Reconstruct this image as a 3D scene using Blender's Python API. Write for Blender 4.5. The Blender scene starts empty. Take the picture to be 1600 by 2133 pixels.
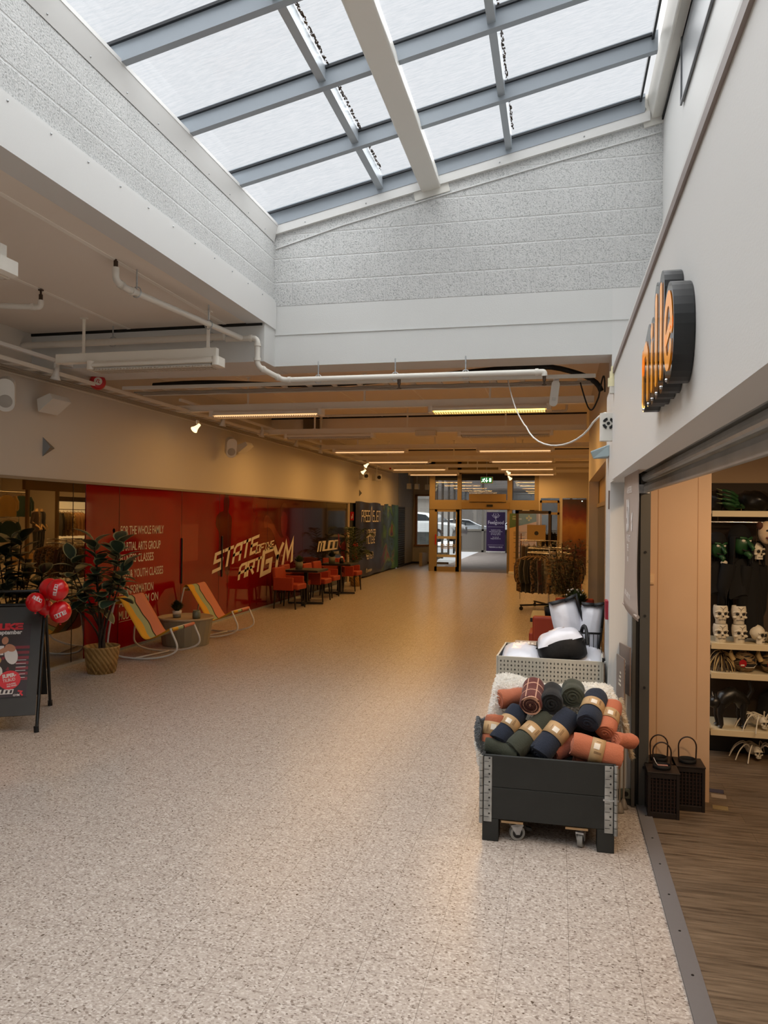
EXPOSURE=0.13; WORLD=0.85; SUN=8.6; LP=22.0; SHOPL=250.0; SHOPR=32.0
import bpy, math, random
from mathutils import Matrix, Vector, Euler
random.seed(7)
SC = bpy.context.scene
COL = SC.collection
PI = math.pi

def S(h):
    """hex sRGB -> linear rgba"""
    h = h.lstrip('#')
    o = []
    for i in (0, 2, 4):
        c = int(h[i:i+2], 16) / 255.0
        o.append(c / 12.92 if c <= 0.04045 else ((c + 0.055) / 1.055) ** 2.4)
    return (o[0], o[1], o[2], 1.0)

# ------------------------------------------------------------------ materials
def mat(name, col='#808080', rough=0.5, metal=0.0, spec=0.5, coat=0.0, sheen=0.0, bump=0.0, bscale=60.0,
        var=0.0, vscale=8.0, emit=None, estr=0.0):
    m = bpy.data.materials.new(name)
    m.use_nodes = True
    nt = m.node_tree
    b = nt.nodes['Principled BSDF']
    c = S(col) if isinstance(col, str) else col
    b.inputs['Base Color'].default_value = c
    b.inputs['Roughness'].default_value = rough
    b.inputs['Metallic'].default_value = metal
    b.inputs['Specular IOR Level'].default_value = spec
    b.inputs['Coat Weight'].default_value = coat
    b.inputs['Coat Roughness'].default_value = 0.05
    b.inputs['Sheen Weight'].default_value = sheen
    if emit:
        b.inputs['Emission Color'].default_value = S(emit)
        b.inputs['Emission Strength'].default_value = estr
    if bump or var:
        tc = nt.nodes.new('ShaderNodeTexCoord')
        if bump:
            n = nt.nodes.new('ShaderNodeTexNoise')
            n.inputs['Scale'].default_value = bscale
            n.inputs['Detail'].default_value = 4
            nt.links.new(tc.outputs['Object'], n.inputs['Vector'])
            bp = nt.nodes.new('ShaderNodeBump')
            bp.inputs['Strength'].default_value = bump
            bp.inputs['Distance'].default_value = 0.01
            nt.links.new(n.outputs['Fac'], bp.inputs['Height'])
            nt.links.new(bp.outputs['Normal'], b.inputs['Normal'])
        if var:
            n2 = nt.nodes.new('ShaderNodeTexNoise')
            n2.inputs['Scale'].default_value = vscale
            n2.inputs['Detail'].default_value = 5
            nt.links.new(tc.outputs['Object'], n2.inputs['Vector'])
            r = nt.nodes.new('ShaderNodeValToRGB')
            r.color_ramp.elements[0].position = 0.3
            r.color_ramp.elements[1].position = 0.7
            lo = tuple(x * (1 - var) for x in c[:3]) + (1,)
            hi = tuple(min(1, x * (1 + var)) for x in c[:3]) + (1,)
            r.color_ramp.elements[0].color = lo
            r.color_ramp.elements[1].color = hi
            nt.links.new(n2.outputs['Fac'], r.inputs['Fac'])
            nt.links.new(r.outputs['Color'], b.inputs['Base Color'])
    return m

def glass_mat(name, tint=(0.92, 0.95, 0.96), refl=0.12, rough=0.0, fres=True):
    m = bpy.data.materials.new(name)
    m.use_nodes = True
    nt = m.node_tree
    nt.nodes.remove(nt.nodes['Principled BSDF'])
    out = nt.nodes['Material Output']
    t = nt.nodes.new('ShaderNodeBsdfTransparent')
    t.inputs['Color'].default_value = tint + (1,)
    g = nt.nodes.new('ShaderNodeBsdfGlossy')
    g.inputs['Roughness'].default_value = rough
    g.inputs['Color'].default_value = (1, 1, 1, 1)
    mx = nt.nodes.new('ShaderNodeMixShader')
    if fres:
        lw = nt.nodes.new('ShaderNodeLayerWeight')
        lw.inputs['Blend'].default_value = 0.35
        mp = nt.nodes.new('ShaderNodeMapRange')
        mp.inputs['To Min'].default_value = refl
        mp.inputs['To Max'].default_value = 0.9
        nt.links.new(lw.outputs['Fresnel'], mp.inputs['Value'])
        nt.links.new(mp.outputs['Result'], mx.inputs['Fac'])
    else:
        mx.inputs['Fac'].default_value = refl
    nt.links.new(t.outputs[0], mx.inputs[1])
    nt.links.new(g.outputs[0], mx.inputs[2])
    nt.links.new(mx.outputs[0], out.inputs['Surface'])
    return m

class NB:
    """small node helper"""
    def __init__(s, m):
        s.nt = m.node_tree
        s.b = s.nt.nodes.get('Principled BSDF')
        s.tc = s.nt.nodes.new('ShaderNodeTexCoord')
    def n(s, t, **k):
        nd = s.nt.nodes.new(t)
        for a, v in k.items():
            if a in nd.inputs: nd.inputs[a].default_value = v
            else: setattr(nd, a, v)
        return nd
    def l(s, a, b): s.nt.links.new(a, b)
    def ramp(s, fac, stops):
        r = s.nt.nodes.new('ShaderNodeValToRGB')
        while len(r.color_ramp.elements) < len(stops): r.color_ramp.elements.new(0.5)
        for e, (p, c) in zip(r.color_ramp.elements, stops):
            e.position = p
            e.color = S(c) if isinstance(c, str) else c
        s.l(fac, r.inputs['Fac'])
        return r.outputs['Color']
    def mix(s, fac, a, b, mode='MIX'):
        m = s.nt.nodes.new('ShaderNodeMix')
        m.data_type = 'RGBA'; m.blend_type = mode
        for sock, v in ((m.inputs[0], fac), (m.inputs[6], a), (m.inputs[7], b)):
            if hasattr(v, 'is_output'): s.l(v, sock)
            else: sock.default_value = v
        return m.outputs[2]

# ------------------------------------------------------------------ mesh builder
class B:
    def __init__(s):
        s.v = []; s.f = []; s.m = []; s.s = []
    def add(s, verts, faces, mi=0, smooth=False, M=None):
        o = len(s.v)
        for p in verts:
            p = Vector(p)
            s.v.append(M @ p if M is not None else p)
        for f in faces:
            s.f.append([i + o for i in f]); s.m.append(mi); s.s.append(smooth)
        return s
    def box(s, x0, x1, y0, y1, z0, z1, mi=0, M=None):
        vs = [(x, y, z) for x in (x0, x1) for y in (y0, y1) for z in (z0, z1)]
        fs = [(0, 1, 3, 2), (4, 6, 7, 5), (0, 4, 5, 1), (2, 3, 7, 6), (0, 2, 6, 4), (1, 5, 7, 3)]
        return s.add(vs, fs, mi, False, M)
    def cbox(s, c, d, mi=0, M=None):
        return s.box(c[0]-d[0]/2, c[0]+d[0]/2, c[1]-d[1]/2, c[1]+d[1]/2, c[2]-d[2]/2, c[2]+d[2]/2, mi, M)
    def rbox(s, c, d, r, n=4, mi=0, M=None, axis='z'):
        """box with rounded vertical edges (rounded-rect prism) with small chamfered ends"""
        w, h = d[0]/2, d[1]/2
        pts = []
        for cx, cy, a0 in ((w-r, h-r, 0), (-w+r, h-r, 90), (-w+r, -h+r, 180), (w-r, -h+r, 270)):
            for k in range(n+1):
                a = math.radians(a0 + 90*k/n)
                pts.append((cx + r*math.cos(a), cy + r*math.sin(a)))
        T = Matrix.Translation(Vector(c))
        if M is not None: T = M @ T
        return s.prism(pts, -d[2]/2, d[2]/2, mi, T, True)
    def prism(s, poly, z0, z1, mi=0, M=None, smooth=False, cap=True, mi_cap=None):
        n = len(poly)
        vs = [(p[0], p[1], z0) for p in poly] + [(p[0], p[1], z1) for p in poly]
        fs = [(i, (i+1) % n, n+(i+1) % n, n+i) for i in range(n)]
        s.add(vs, fs, mi, False, M)
        if cap:
            k = mi if mi_cap is None else mi_cap
            s.add([(p[0], p[1], z0) for p in poly], [tuple(range(n))[::-1]], k, False, M)
            s.add([(p[0], p[1], z1) for p in poly], [tuple(range(n))], k, False, M)
        return s
    def ring_loft(s, rings, mi=0, smooth=True, cap=True, M=None, closed=False):
        n = len(rings[0]); o = []
        vs = [p for r in rings for p in r]
        fs = []
        R = len(rings)
        for i in range(R if closed else R-1):
            a = i*n; b = ((i+1) % R)*n
            for j in range(n):
                k = (j+1) % n
                fs.append((a+j, a+k, b+k, b+j))
        s.add(vs, fs, mi, smooth, M)
        if cap and not closed:
            s.add(rings[0], [tuple(range(n))[::-1]], mi, False, M)
            s.add(rings[-1], [tuple(range(n))], mi, False, M)
        return s
    def tube(s, pts, r, n=8, mi=0, closed=False, cap=True, M=None, sq=1.0):
        pts = [Vector(p) for p in pts]
        rr = r if isinstance(r, (list, tuple)) else [r]*len(pts)
        N = len(pts)
        tang = []
        for i in range(N):
            a = pts[(i-1) % N] if (closed or i > 0) else pts[i]
            b = pts[(i+1) % N] if (closed or i < N-1) else pts[i]
            t = b - a
            tang.append(t.normalized() if t.length > 1e-9 else Vector((0, 0, 1)))
        t0 = tang[0]
        up = Vector((0, 0, 1)) if abs(t0.z) < 0.9 else Vector((1, 0, 0))
        u = t0.cross(up).normalized()
        rings = []
        for i in range(N):
            t = tang[i]
            u = (u - t*u.dot(t))
            u = u.normalized() if u.length > 1e-6 else t.orthogonal().normalized()
            w = t.cross(u)
            rings.append([pts[i] + (u*math.cos(2*PI*k/n) + w*math.sin(2*PI*k/n)*sq)*rr[i] for k in range(n)])
        return s.ring_loft(rings, mi, True, cap, M, closed)
    def cyl(s, p0, p1, r0, r1=None, n=16, mi=0, M=None, cap=True):
        return s.tube([p0, p1], [r0, r0 if r1 is None else r1], n, mi, False, cap, M)
    def lathe(s, prof, n=24, mi=0, c=(0, 0, 0), M=None, cap=True):
        rings = [[(c[0]+r*math.cos(2*PI*k/n), c[1]+r*math.sin(2*PI*k/n), c[2]+z) for k in range(n)] for r, z in prof]
        return s.ring_loft(rings, mi, True, cap, M)
    def ell(s, c, d, nu=20, nv=12, mi=0, M=None, f=None):
        vs = []; fs = []
        for j in range(nv+1):
            th = PI*j/nv
            for i in range(nu):
                ph = 2*PI*i/nu
                p = Vector((math.sin(th)*math.cos(ph), math.sin(th)*math.sin(ph), math.cos(th)))
                k = f(p) if f else 1.0
                vs.append((c[0]+p.x*d[0]*k, c[1]+p.y*d[1]*k, c[2]+p.z*d[2]*k))
        for j in range(nv):
            for i in range(nu):
                a = j*nu+i; b = j*nu+(i+1) % nu
                fs.append((a, a+nu, b+nu, b))
        return s.add(vs, fs, mi, True, M)
    def grid(s, fn, nu, nv, mi=0, M=None, mif=None):
        vs = [fn(i/nu, j/nv) for j in range(nv+1) for i in range(nu+1)]
        o = len(s.v)
        for j in range(nv):
            for i in range(nu):
                pass
        fs = [(j*(nu+1)+i, j*(nu+1)+i+1, (j+1)*(nu+1)+i+1, (j+1)*(nu+1)+i) for j in range(nv) for i in range(nu)]
        if mif is None: return s.add(vs, fs, mi, True, M)
        o = len(s.v)
        for p in vs: s.v.append(M @ Vector(p) if M is not None else Vector(p))
        k = 0
        for j in range(nv):
            for i in range(nu):
                s.f.append([q+o for q in fs[k]]); s.m.append(mif((i+.5)/nu, (j+.5)/nv)); s.s.append(True); k += 1
        return s
    def build(s, name, mats, parent=None, loc=None, rot=None, bevel=0.0, sub=0, solid=0.0, bseg=2):
        me = bpy.data.meshes.new(name)
        me.from_pydata([tuple(p) for p in s.v], [], s.f)
        if not isinstance(mats, (list, tuple)): mats = [mats]
        for m in mats: me.materials.append(m)
        me.polygons.foreach_set('material_index', s.m)
        me.polygons.foreach_set('use_smooth', s.s)
        me.update()
        o = bpy.data.objects.new(name, me)
        COL.objects.link(o)
        if parent is not None: o.parent = parent
        if loc is not None: o.location = loc
        if rot is not None: o.rotation_euler = rot
        if solid:
            md = o.modifiers.new('solid', 'SOLIDIFY'); md.thickness = solid; md.offset = 0
        if bevel:
            md = o.modifiers.new('bevel', 'BEVEL'); md.width = bevel; md.segments = bseg; md.limit_method = 'ANGLE'
            md.angle_limit = 0.7
        if sub:
            md = o.modifiers.new('sub', 'SUBSURF'); md.levels = sub; md.render_levels = sub
        return o

def tag(o, label, cat, group=None):
    o['label'] = label; o['category'] = cat
    if group: o['group'] = group
    return o
def thing(name, label, cat, loc=(0, 0, 0), rot=(0, 0, 0), group=None):
    o = bpy.data.objects.new(name, None)
    COL.objects.link(o)
    o.location = loc; o.rotation_euler = rot
    return tag(o, label, cat, group)
def struct(name, b, mats, parent=None, **k):
    o = b.build(name, mats, parent, **k)
    if parent is None: o['kind'] = 'structure'
    return o
def dup(root, loc, rot=None, label=None, group=None):
    r = root.copy(); COL.objects.link(r); r.location = loc
    if rot is not None: r.rotation_euler = rot
    if label: r['label'] = label
    if group: r['group'] = group
    for ch in list(root.children):
        c = ch.copy(); COL.objects.link(c); c.parent = r
        for g in list(ch.children):
            d = g.copy(); COL.objects.link(d); d.parent = c
    return r

# ------------------------------------------------------------------ lettering
def text_b(b, s, M, size=1.0, sx=1.0, bold=0.0, align='LEFT', mi=0, depth=0.0, spacing=1.0):
    cu = bpy.data.curves.new('lettering', 'FONT')
    cu.body = s; cu.size = size; cu.align_x = align; cu.offset = bold; cu.extrude = depth
    cu.space_character = spacing
    cu.resolution_u = 3
    o = bpy.data.objects.new('lettering', cu)
    COL.objects.link(o)
    dg = bpy.context.evaluated_depsgraph_get()
    me = bpy.data.meshes.new_from_object(o.evaluated_get(dg))
    b.add([(v.co.x*sx, v.co.y, v.co.z) for v in me.vertices], [tuple(p.vertices) for p in me.polygons], mi, False, M)
    bpy.data.objects.remove(o); bpy.data.curves.remove(cu); bpy.data.meshes.remove(me)
    return b
GL = {
 'S': [[(4,6),(0,6),(0,3.2),(4,3.2),(4,0),(0,0)]], 'T': [[(0,6),(4,6)],[(2,6),(2,0)]],
 'A': [[(0,0),(0,5),(1,6),(4,6),(4,0)],[(0,2.6),(4,2.6)]], 'E': [[(4,6),(0,6),(0,0),(4,0)],[(0,3.1),(3.6,3.1)]],
 'O': [[(0,0),(0,6),(4,6),(4,0),(0,0)]], 'D': [[(0,0),(0,6),(3.4,6),(4,5.4),(4,0),(0,0)]],
 'F': [[(4,6),(0,6),(0,0)],[(0,3.1),(3.4,3.1)]], 'H': [[(0,0),(0,6)],[(4,0),(4,6)],[(0,3),(4,3)]],
 'R': [[(0,0),(0,6),(4,6),(4,3),(0,3)],[(2,3),(4,0)]], 'G': [[(4,6),(0,6),(0,0),(4,0),(4,3),(2,3)]],
 'Y': [[(0,6),(2,3),(4,6)],[(2,3),(2,0)]], 'W': [[(0,6),(0.8,0),(2.5,4),(4.2,0),(5,6)]],
 'M': [[(0,0),(0,6),(5,6),(5,0)],[(2.5,6),(2.5,0)]], 'V': [[(0,6),(2,0),(4,6)]], 'm': [[(0,0),(0.6,6),(2.5,1.6),(4.4,6),(5,0)]],
 'U': [[(0,6),(0,0),(4,0),(4,6)]], 'P': [[(0,0),(0,6),(4,6),(4,3),(0,3)]], 'N': [[(0,0),(0,6),(4,6),(4,0)]],
 'J': [[(4,6),(4,0),(0,0)]], 'I': [[(2,0),(2,6)]], 'L': [[(0,6),(0,0),(4,0)]], 'K': [[(0,0),(0,6)],[(4,6),(0,3),(4,0)]],
 '8': [[(0,0),(0,6),(4,6),(4,0),(0,0)],[(0,3),(4,3)]], '9': [[(4,3),(0,3),(0,6),(4,6),(4,0)]], '1': [[(2,0),(2,6)]],
 '0': [[(0,0),(0,6),(4,6),(4,0),(0,0)]], '5': [[(4,6),(0,6),(0,3),(4,3),(4,0),(0,0)]], '2': [[(0,6),(4,6),(4,3),(0,3),(0,0),(4,0)]],
 '4': [[(0,6),(0,3),(4,3)],[(4,6),(4,0)]], '&': [[(0,0),(0,6),(3,6),(3,3),(0,3)],[(3,3),(4,0),(0,0)]],
 'a': [[(0,0),(1.2,6.8),(2.4,8.6),(3.6,6.8),(4.8,0)]],
}
def stroke(b, pts, w, M, z=0.0, mi=0, closed=False):
    n = len(pts)
    P = [Vector((p[0], p[1])) for p in pts]
    if n > 2 and (P[0]-P[-1]).length < 1e-6: closed = True; P = P[:-1]; n -= 1
    L = []; R = []
    for i in range(n):
        d0 = (P[i]-P[i-1]) if (i > 0 or closed) else None
        d1 = (P[(i+1) % n]-P[i]) if (i < n-1 or closed) else None
        d0 = d0.normalized() if d0 else None; d1 = d1.normalized() if d1 else None
        if d0 is None: d0 = d1
        if d1 is None: d1 = d0
        n0 = Vector((-d0.y, d0.x)); n1 = Vector((-d1.y, d1.x))
        m = (n0+n1)
        m = m.normalized() if m.length > 1e-4 else n0
        k = w/max(0.45, m.dot(n0))
        e = Vector((0, 0))
        if not closed and i == 0: e = -d1*w*0.95
        if not closed and i == n-1: e = d0*w*0.95
        L.append(P[i]+m*k+e); R.append(P[i]-m*k+e)
    vs = [(p.x, p.y, z) for p in L]+[(p.x, p.y, z) for p in R]
    fs = [(i, (i+1) % n, n+(i+1) % n, n+i) for i in range(n if closed else n-1)]
    b.add(vs, fs, mi, False, M)
def stroke_text(b, s, M, w=0.55, gap=1.7, mi=0):
    """letters on a 4x6 grid; returns advance width. M maps grid units"""
    x = 0.0
    for ch in s:
        if ch == ' ': x += 3.2; continue
        g = GL[ch]
        for pl in g: stroke(b, [(p[0]+x, p[1]) for p in pl], w, M, 0.0, mi)
        x += max(p[0] for pl in g for p in pl)+gap
    return x-gap
def stroke_width(s, gap=1.7):
    x = 0.0
    for ch in s:
        if ch == ' ': x += 3.2; continue
        x += max(p[0] for pl in GL[ch] for p in pl)+gap
    return x-gap
def aff(O, U, V, W=(0, 0, 0)):
    """matrix mapping (u,v,w) -> O + uU + vV + wW"""
    return Matrix(((U[0], V[0], W[0], O[0]), (U[1], V[1], W[1], O[1]), (U[2], V[2], W[2], O[2]), (0, 0, 0, 1)))
def bez(p0, p1, p2, p3, n=12):
    out = []
    for i in range(n+1):
        t = i/n; a = 1-t
        out.append(Vector(p0)*a**3+Vector(p1)*3*a*a*t+Vector(p2)*3*a*t*t+Vector(p3)*t**3)
    return out
def arcs(pts, r, n=6):
    """polyline with rounded corners"""
    pts = [Vector(p) for p in pts]
    out = [pts[0]]
    for i in range(1, len(pts)-1):
        a = (pts[i-1]-pts[i]); c = (pts[i+1]-pts[i])
        k = min(r, a.length*0.49, c.length*0.49)
        p0 = pts[i]+a.normalized()*k; p2 = pts[i]+c.normalized()*k
        for j in range(n+1):
            t = j/n
            out.append(p0*(1-t)**2+pts[i]*2*t*(1-t)+p2*t*t)
    out.append(pts[-1])
    return out
# ------------------------------------------------------------------ shared materials
WHITE = mat('white_paint', '#d6d6d4', 0.55, bump=0.05, bscale=180)
CONC = mat('painted_concrete', '#d2d3d1', 0.6, bump=0.12, bscale=90)
CEIL = mat('ceiling_board', '#e6dcd0', 0.65)
LWALL = mat('left_plaster', '#cfc7bb', 0.6, bump=0.04, bscale=220)
ALU = mat('grey_aluminium', '#a9b1b8', 0.42, metal=0.35)
WMET = mat('white_metal', '#dcdad5', 0.4)
WPLA = mat('white_plastic', '#dddad2', 0.4)
BLACK = mat('black_rubber', '#121212', 0.55)
DARK = mat('dark_metal', '#1b1a19', 0.4, metal=0.3)
BLK = mat('black_matte', '#0d0d0e', 0.7)
CHROME = mat('chrome', '#c9c9c9', 0.2, metal=1.0)
ZINC = mat('galvanised_steel', '#b9bcbe', 0.35, metal=0.75, var=0.25, vscale=30)
BRONZE = mat('bronze_frame', '#8b7a63', 0.45, metal=0.2)
DBRONZE = mat('dark_bronze_frame', '#4a3c2c', 0.4, metal=0.3)
GLASS = glass_mat('clear_glass', (0.93, 0.95, 0.95), 0.04)
SHOPGLASS = glass_mat('shop_window_glass', (0.5, 0.45, 0.38), 0.34)
ENTGLASS = glass_mat('entrance_glass', (0.70, 0.71, 0.72), 0.05)
DARKGLASS = glass_mat('smoked_glass', (0.25, 0.22, 0.18), 0.12)
SKYGLASS = glass_mat('rainy_roof_glass', (0.95, 0.97, 0.99), 0.03, fres=False)
_nt = SKYGLASS.node_tree
_tc = _nt.nodes.new('ShaderNodeTexCoord'); _mp = _nt.nodes.new('ShaderNodeMapping'); _mp.inputs['Scale'].default_value = (3.0, 22, 10); _mp.inputs['Rotation'].default_value = (0, 0, 0.5)
_nz = _nt.nodes.new('ShaderNodeTexNoise'); _nz.inputs['Scale'].default_value = 2.5; _nz.inputs['Detail'].default_value = 6; _nz.inputs['Roughness'].default_value = 0.7
_rp = _nt.nodes.new('ShaderNodeValToRGB'); _rp.color_ramp.elements[0].position = 0.33; _rp.color_ramp.elements[0].color = (0.84, 0.87, 0.90, 1); _rp.color_ramp.elements[1].position = 0.6; _rp.color_ramp.elements[1].color = (0.97, 0.98, 1.0, 1)
_nt.links.new(_tc.outputs['Object'], _mp.inputs['Vector']); _nt.links.new(_mp.outputs[0], _nz.inputs['Vector']); _nt.links.new(_nz.outputs['Fac'], _rp.inputs['Fac'])
_nt.links.new(_rp.outputs['Color'], [n for n in _nt.nodes if n.type == 'BSDF_TRANSPARENT'][0].inputs['Color'])
LETTERW = mat('white_lettering', '#d8cfc0', 0.5)
REDPLAS = mat('red_plastic', '#b5141c', 0.35)

def block_mat():
    m = mat('painted_block', '#c9cac9', 0.75)
    q = NB(m)
    mp = q.n('ShaderNodeSeparateXYZ'); q.l(q.tc.outputs['Object'], mp.inputs[0])
    ad = q.n('ShaderNodeMath', operation='ADD'); q.l(mp.outputs[0], ad.inputs[0]); q.l(mp.outputs[1], ad.inputs[1])
    cb = q.n('ShaderNodeCombineXYZ'); q.l(ad.outputs[0], cb.inputs[0]); q.l(mp.outputs[2], cb.inputs[1])
    br = q.n('ShaderNodeTexBrick')
    br.inputs['Scale'].default_value = 1.0
    br.inputs['Brick Width'].default_value = 0.5; br.inputs['Row Height'].default_value = 0.25
    br.inputs['Mortar Size'].default_value = 0.010; br.inputs['Mortar Smooth'].default_value = 0.6
    br.inputs['Color1'].default_value = (1, 1, 1, 1); br.inputs['Color2'].default_value = (0.93, 0.93, 0.93, 1)
    br.inputs['Mortar'].default_value = (0, 0, 0, 1)
    q.l(cb.outputs[0], br.inputs['Vector'])
    vo = q.n('ShaderNodeTexVoronoi'); vo.inputs['Scale'].default_value = 85; q.l(q.tc.outputs['Object'], vo.inputs['Vector'])
    no = q.n('ShaderNodeTexNoise'); no.inputs['Scale'].default_value = 95; no.inputs['Detail'].default_value = 3
    q.l(q.tc.outputs['Object'], no.inputs['Vector'])
    spk = q.ramp(no.outputs['Fac'], [(0.30, '#959796'), (0.40, '#b6b8b7'), (0.50, '#c9cac9'), (0.75, '#d4d4d2')])
    # wide mask keeps the mortar joints smooth and light
    bf = q.n('ShaderNodeMath', operation='SMOOTH_MIN'); 
    col = q.mix(br.outputs['Fac'], spk, S('#cbcccb'))
    q.l(col, q.b.inputs['Base Color'])
    inv = q.n('ShaderNodeMath', operation='MULTIPLY_ADD'); q.l(br.outputs['Fac'], inv.inputs[0])
    inv.inputs[1].default_value = -0.8; q.l(no.outputs['Fac'], inv.inputs[2])
    bp = q.n('ShaderNodeBump'); bp.inputs['Strength'].default_value = 0.55; bp.inputs['Distance'].default_value = 0.012
    q.l(inv.outputs[0], bp.inputs['Height']); q.l(bp.outputs['Normal'], q.b.inputs['Normal'])
    return m
BLOCK = block_mat()

def floor_mat():
    m = mat('terrazzo_vinyl_tiles', '#b7ab9c', 0.28)
    q = NB(m)
    n1 = q.n('ShaderNodeTexNoise'); n1.inputs['Scale'].default_value = 95; n1.inputs['Detail'].default_value = 2.5
    n1.inputs['Roughness'].default_value = 0.6
    q.l(q.tc.outputs['Object'], n1.inputs['Vector'])
    n2 = q.n('ShaderNodeTexNoise'); n2.inputs['Scale'].default_value = 42; n2.inputs['Detail'].default_value = 1
    q.l(q.tc.outputs['Object'], n2.inputs['Vector'])
    n3 = q.n('ShaderNodeTexNoise'); n3.inputs['Scale'].default_value = 0.9; q.l(q.tc.outputs['Object'], n3.inputs['Vector'])
    base = q.ramp(n1.outputs['Fac'], [(0.30, '#6f635b'), (0.40, '#a2958b'), (0.52, '#b5a99f'), (0.72, '#c6bcb3')])
    dk = q.ramp(n2.outputs['Fac'], [(0.0, (1, 1, 1, 1)), (0.25, (1, 1, 1, 1)), (0.27, (0, 0, 0, 1)), (1, (0, 0, 0, 1))])
    vc = q.n('ShaderNodeTexVoronoi'); vc.inputs['Scale'].default_value = 105; vc.inputs['Randomness'].default_value = 1.0
    mpv = q.n('ShaderNodeMapping'); mpv.inputs['Scale'].default_value = (1.0, 1.35, 1.0); mpv.inputs['Rotation'].default_value = (0, 0, 0.6)
    q.l(q.tc.outputs['Object'], mpv.inputs['Vector']); q.l(mpv.outputs[0], vc.inputs['Vector'])
    sv = q.n('ShaderNodeSeparateColor'); q.l(vc.outputs['Color'], sv.inputs[0])
    chip = q.ramp(sv.outputs[0], [(0.0, '#5f5046'), (0.055, '#6d5e53'), (0.07, '#968a80'), (0.25, '#a3978d'), (0.32, '#b5a99f'), (0.84, '#bdb2a8'), (0.86, '#d2cac1'), (1.0, '#d6cec6')])
    base2 = q.mix(0.68, base, chip)
    c1 = q.mix(dk, base2, S('#57493c'))
    br = q.n('ShaderNodeTexBrick')
    br.offset = 0.0
    br.inputs['Scale'].default_value = 1.0
    br.inputs['Brick Width'].default_value = 0.272; br.inputs['Row Height'].default_value = 0.272
    br.inputs['Mortar Size'].default_value = 0.0014; br.inputs['Mortar Smooth'].default_value = 0.3
    mp = q.n('ShaderNodeMapping'); mp.inputs['Location'].default_value = (-0.055, 0.06, 0)
    q.l(q.tc.outputs['Object'], mp.inputs['Vector']); q.l(mp.outputs[0], br.inputs['Vector'])
    mf = q.n('ShaderNodeMath', operation='MULTIPLY'); q.l(br.outputs['Fac'], mf.inputs[0]); mf.inputs[1].default_value = 0.55
    c2 = q.mix(mf.outputs[0], c1, S('#5a5046'))
    c3 = q.mix(n3.outputs['Fac'], c2, S('#a89a88'))
    mx = q.n('ShaderNodeMath', operation='MULTIPLY'); q.l(n3.outputs['Fac'], mx.inputs[0]); mx.inputs[1].default_value = 0.3
    c4 = q.mix(mx.outputs[0], c2, S('#ad9f8d'))
    q.l(c2, q.b.inputs['Base Color'])
    q.b.inputs['Specular IOR Level'].default_value = 0.33
    q.b.inputs['Roughness'].default_value = 0.27
    return m
FLOOR = floor_mat()

def wood_floor_mat():
    m = mat('oak_plank_floor', '#6e5c47', 0.42)
    q = NB(m)
    br = q.n('ShaderNodeTexBrick'); br.inputs['Scale'].default_value = 1.0
    br.inputs['Brick Width'].default_value = 1.1; br.inputs['Row Height'].default_value = 0.14
    br.inputs['Mortar Size'].default_value = 0.0012
    br.inputs['Color1'].default_value = (0, 0, 0, 1); br.inputs['Color2'].default_value = (1, 1, 1, 1)
    q.l(q.tc.outputs['Object'], br.inputs['Vector'])
    mp = q.n('ShaderNodeMapping'); mp.inputs['Scale'].default_value = (1.6, 22, 1)
    q.l(q.tc.outputs['Object'], mp.inputs['Vector'])
    n1 = q.n('ShaderNodeTexNoise'); n1.inputs['Scale'].default_value = 2.2; n1.inputs['Detail'].default_value = 6
    n1.inputs['Distortion'].default_value = 0.6
    q.l(mp.outputs[0], n1.inputs['Vector'])
    g = q.ramp(n1.outputs['Fac'], [(0.3, '#4b3d30'), (0.5, '#6c5c4b'), (0.7, '#7e6d5a')])
    t = q.mix(br.outputs['Color'], (0.86, 0.86, 0.86, 1), (1.1, 1.08, 1.05, 1))
    c = q.mix(1.0, g, t, 'MULTIPLY')
    mk = q.n('ShaderNodeMath', operation='MULTIPLY'); q.l(br.outputs['Fac'], mk.inputs[0]); mk.inputs[1].default_value = 0.6
    c2 = q.mix(mk.outputs[0], c, S('#33271c'))
    q.l(c2, q.b.inputs['Base Color'])
    return m
WOODFLOOR = wood_floor_mat()

# ------------------------------------------------------------------ camera (phone held at 1.8 m)
R = ((0.9742795, 0.0090808, -0.2251600), (0.2250744, 0.0095580, 0.9742947), (0.0109995, -0.9999131, 0.0072683))
cd = bpy.data.cameras.new('camera')
cam = bpy.data.objects.new('camera', cd)
COL.objects.link(cam)
cam.matrix_world = Matrix(((R[0][0], -R[0][1], -R[0][2], 0), (R[1][0], -R[1][1], -R[1][2], 0),
                           (R[2][0], -R[2][1], -R[2][2], 1.8), (0, 0, 0, 1)))
cd.sensor_fit = 'VERTICAL'; cd.sensor_height = 36.0; cd.lens = 1580.0/2133.0*36.0
cd.clip_start = 0.05; cd.clip_end = 300
SC.camera = cam
SC.view_settings.view_transform = 'Standard'; SC.view_settings.look = 'None'
SC.view_settings.gamma = 1.0; SC.view_settings.use_curve_mapping = False
SC.view_settings.exposure = EXPOSURE
# ================================================================== THE SETTING
CZ = 3.763                      # flat ceiling height
LX = -5.66                      # left shop-front line
FZ = 25.5                       # entrance wall
def gz(x): return 4.96+0.215*(x+3.08)        # roof-glazing plane

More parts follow.
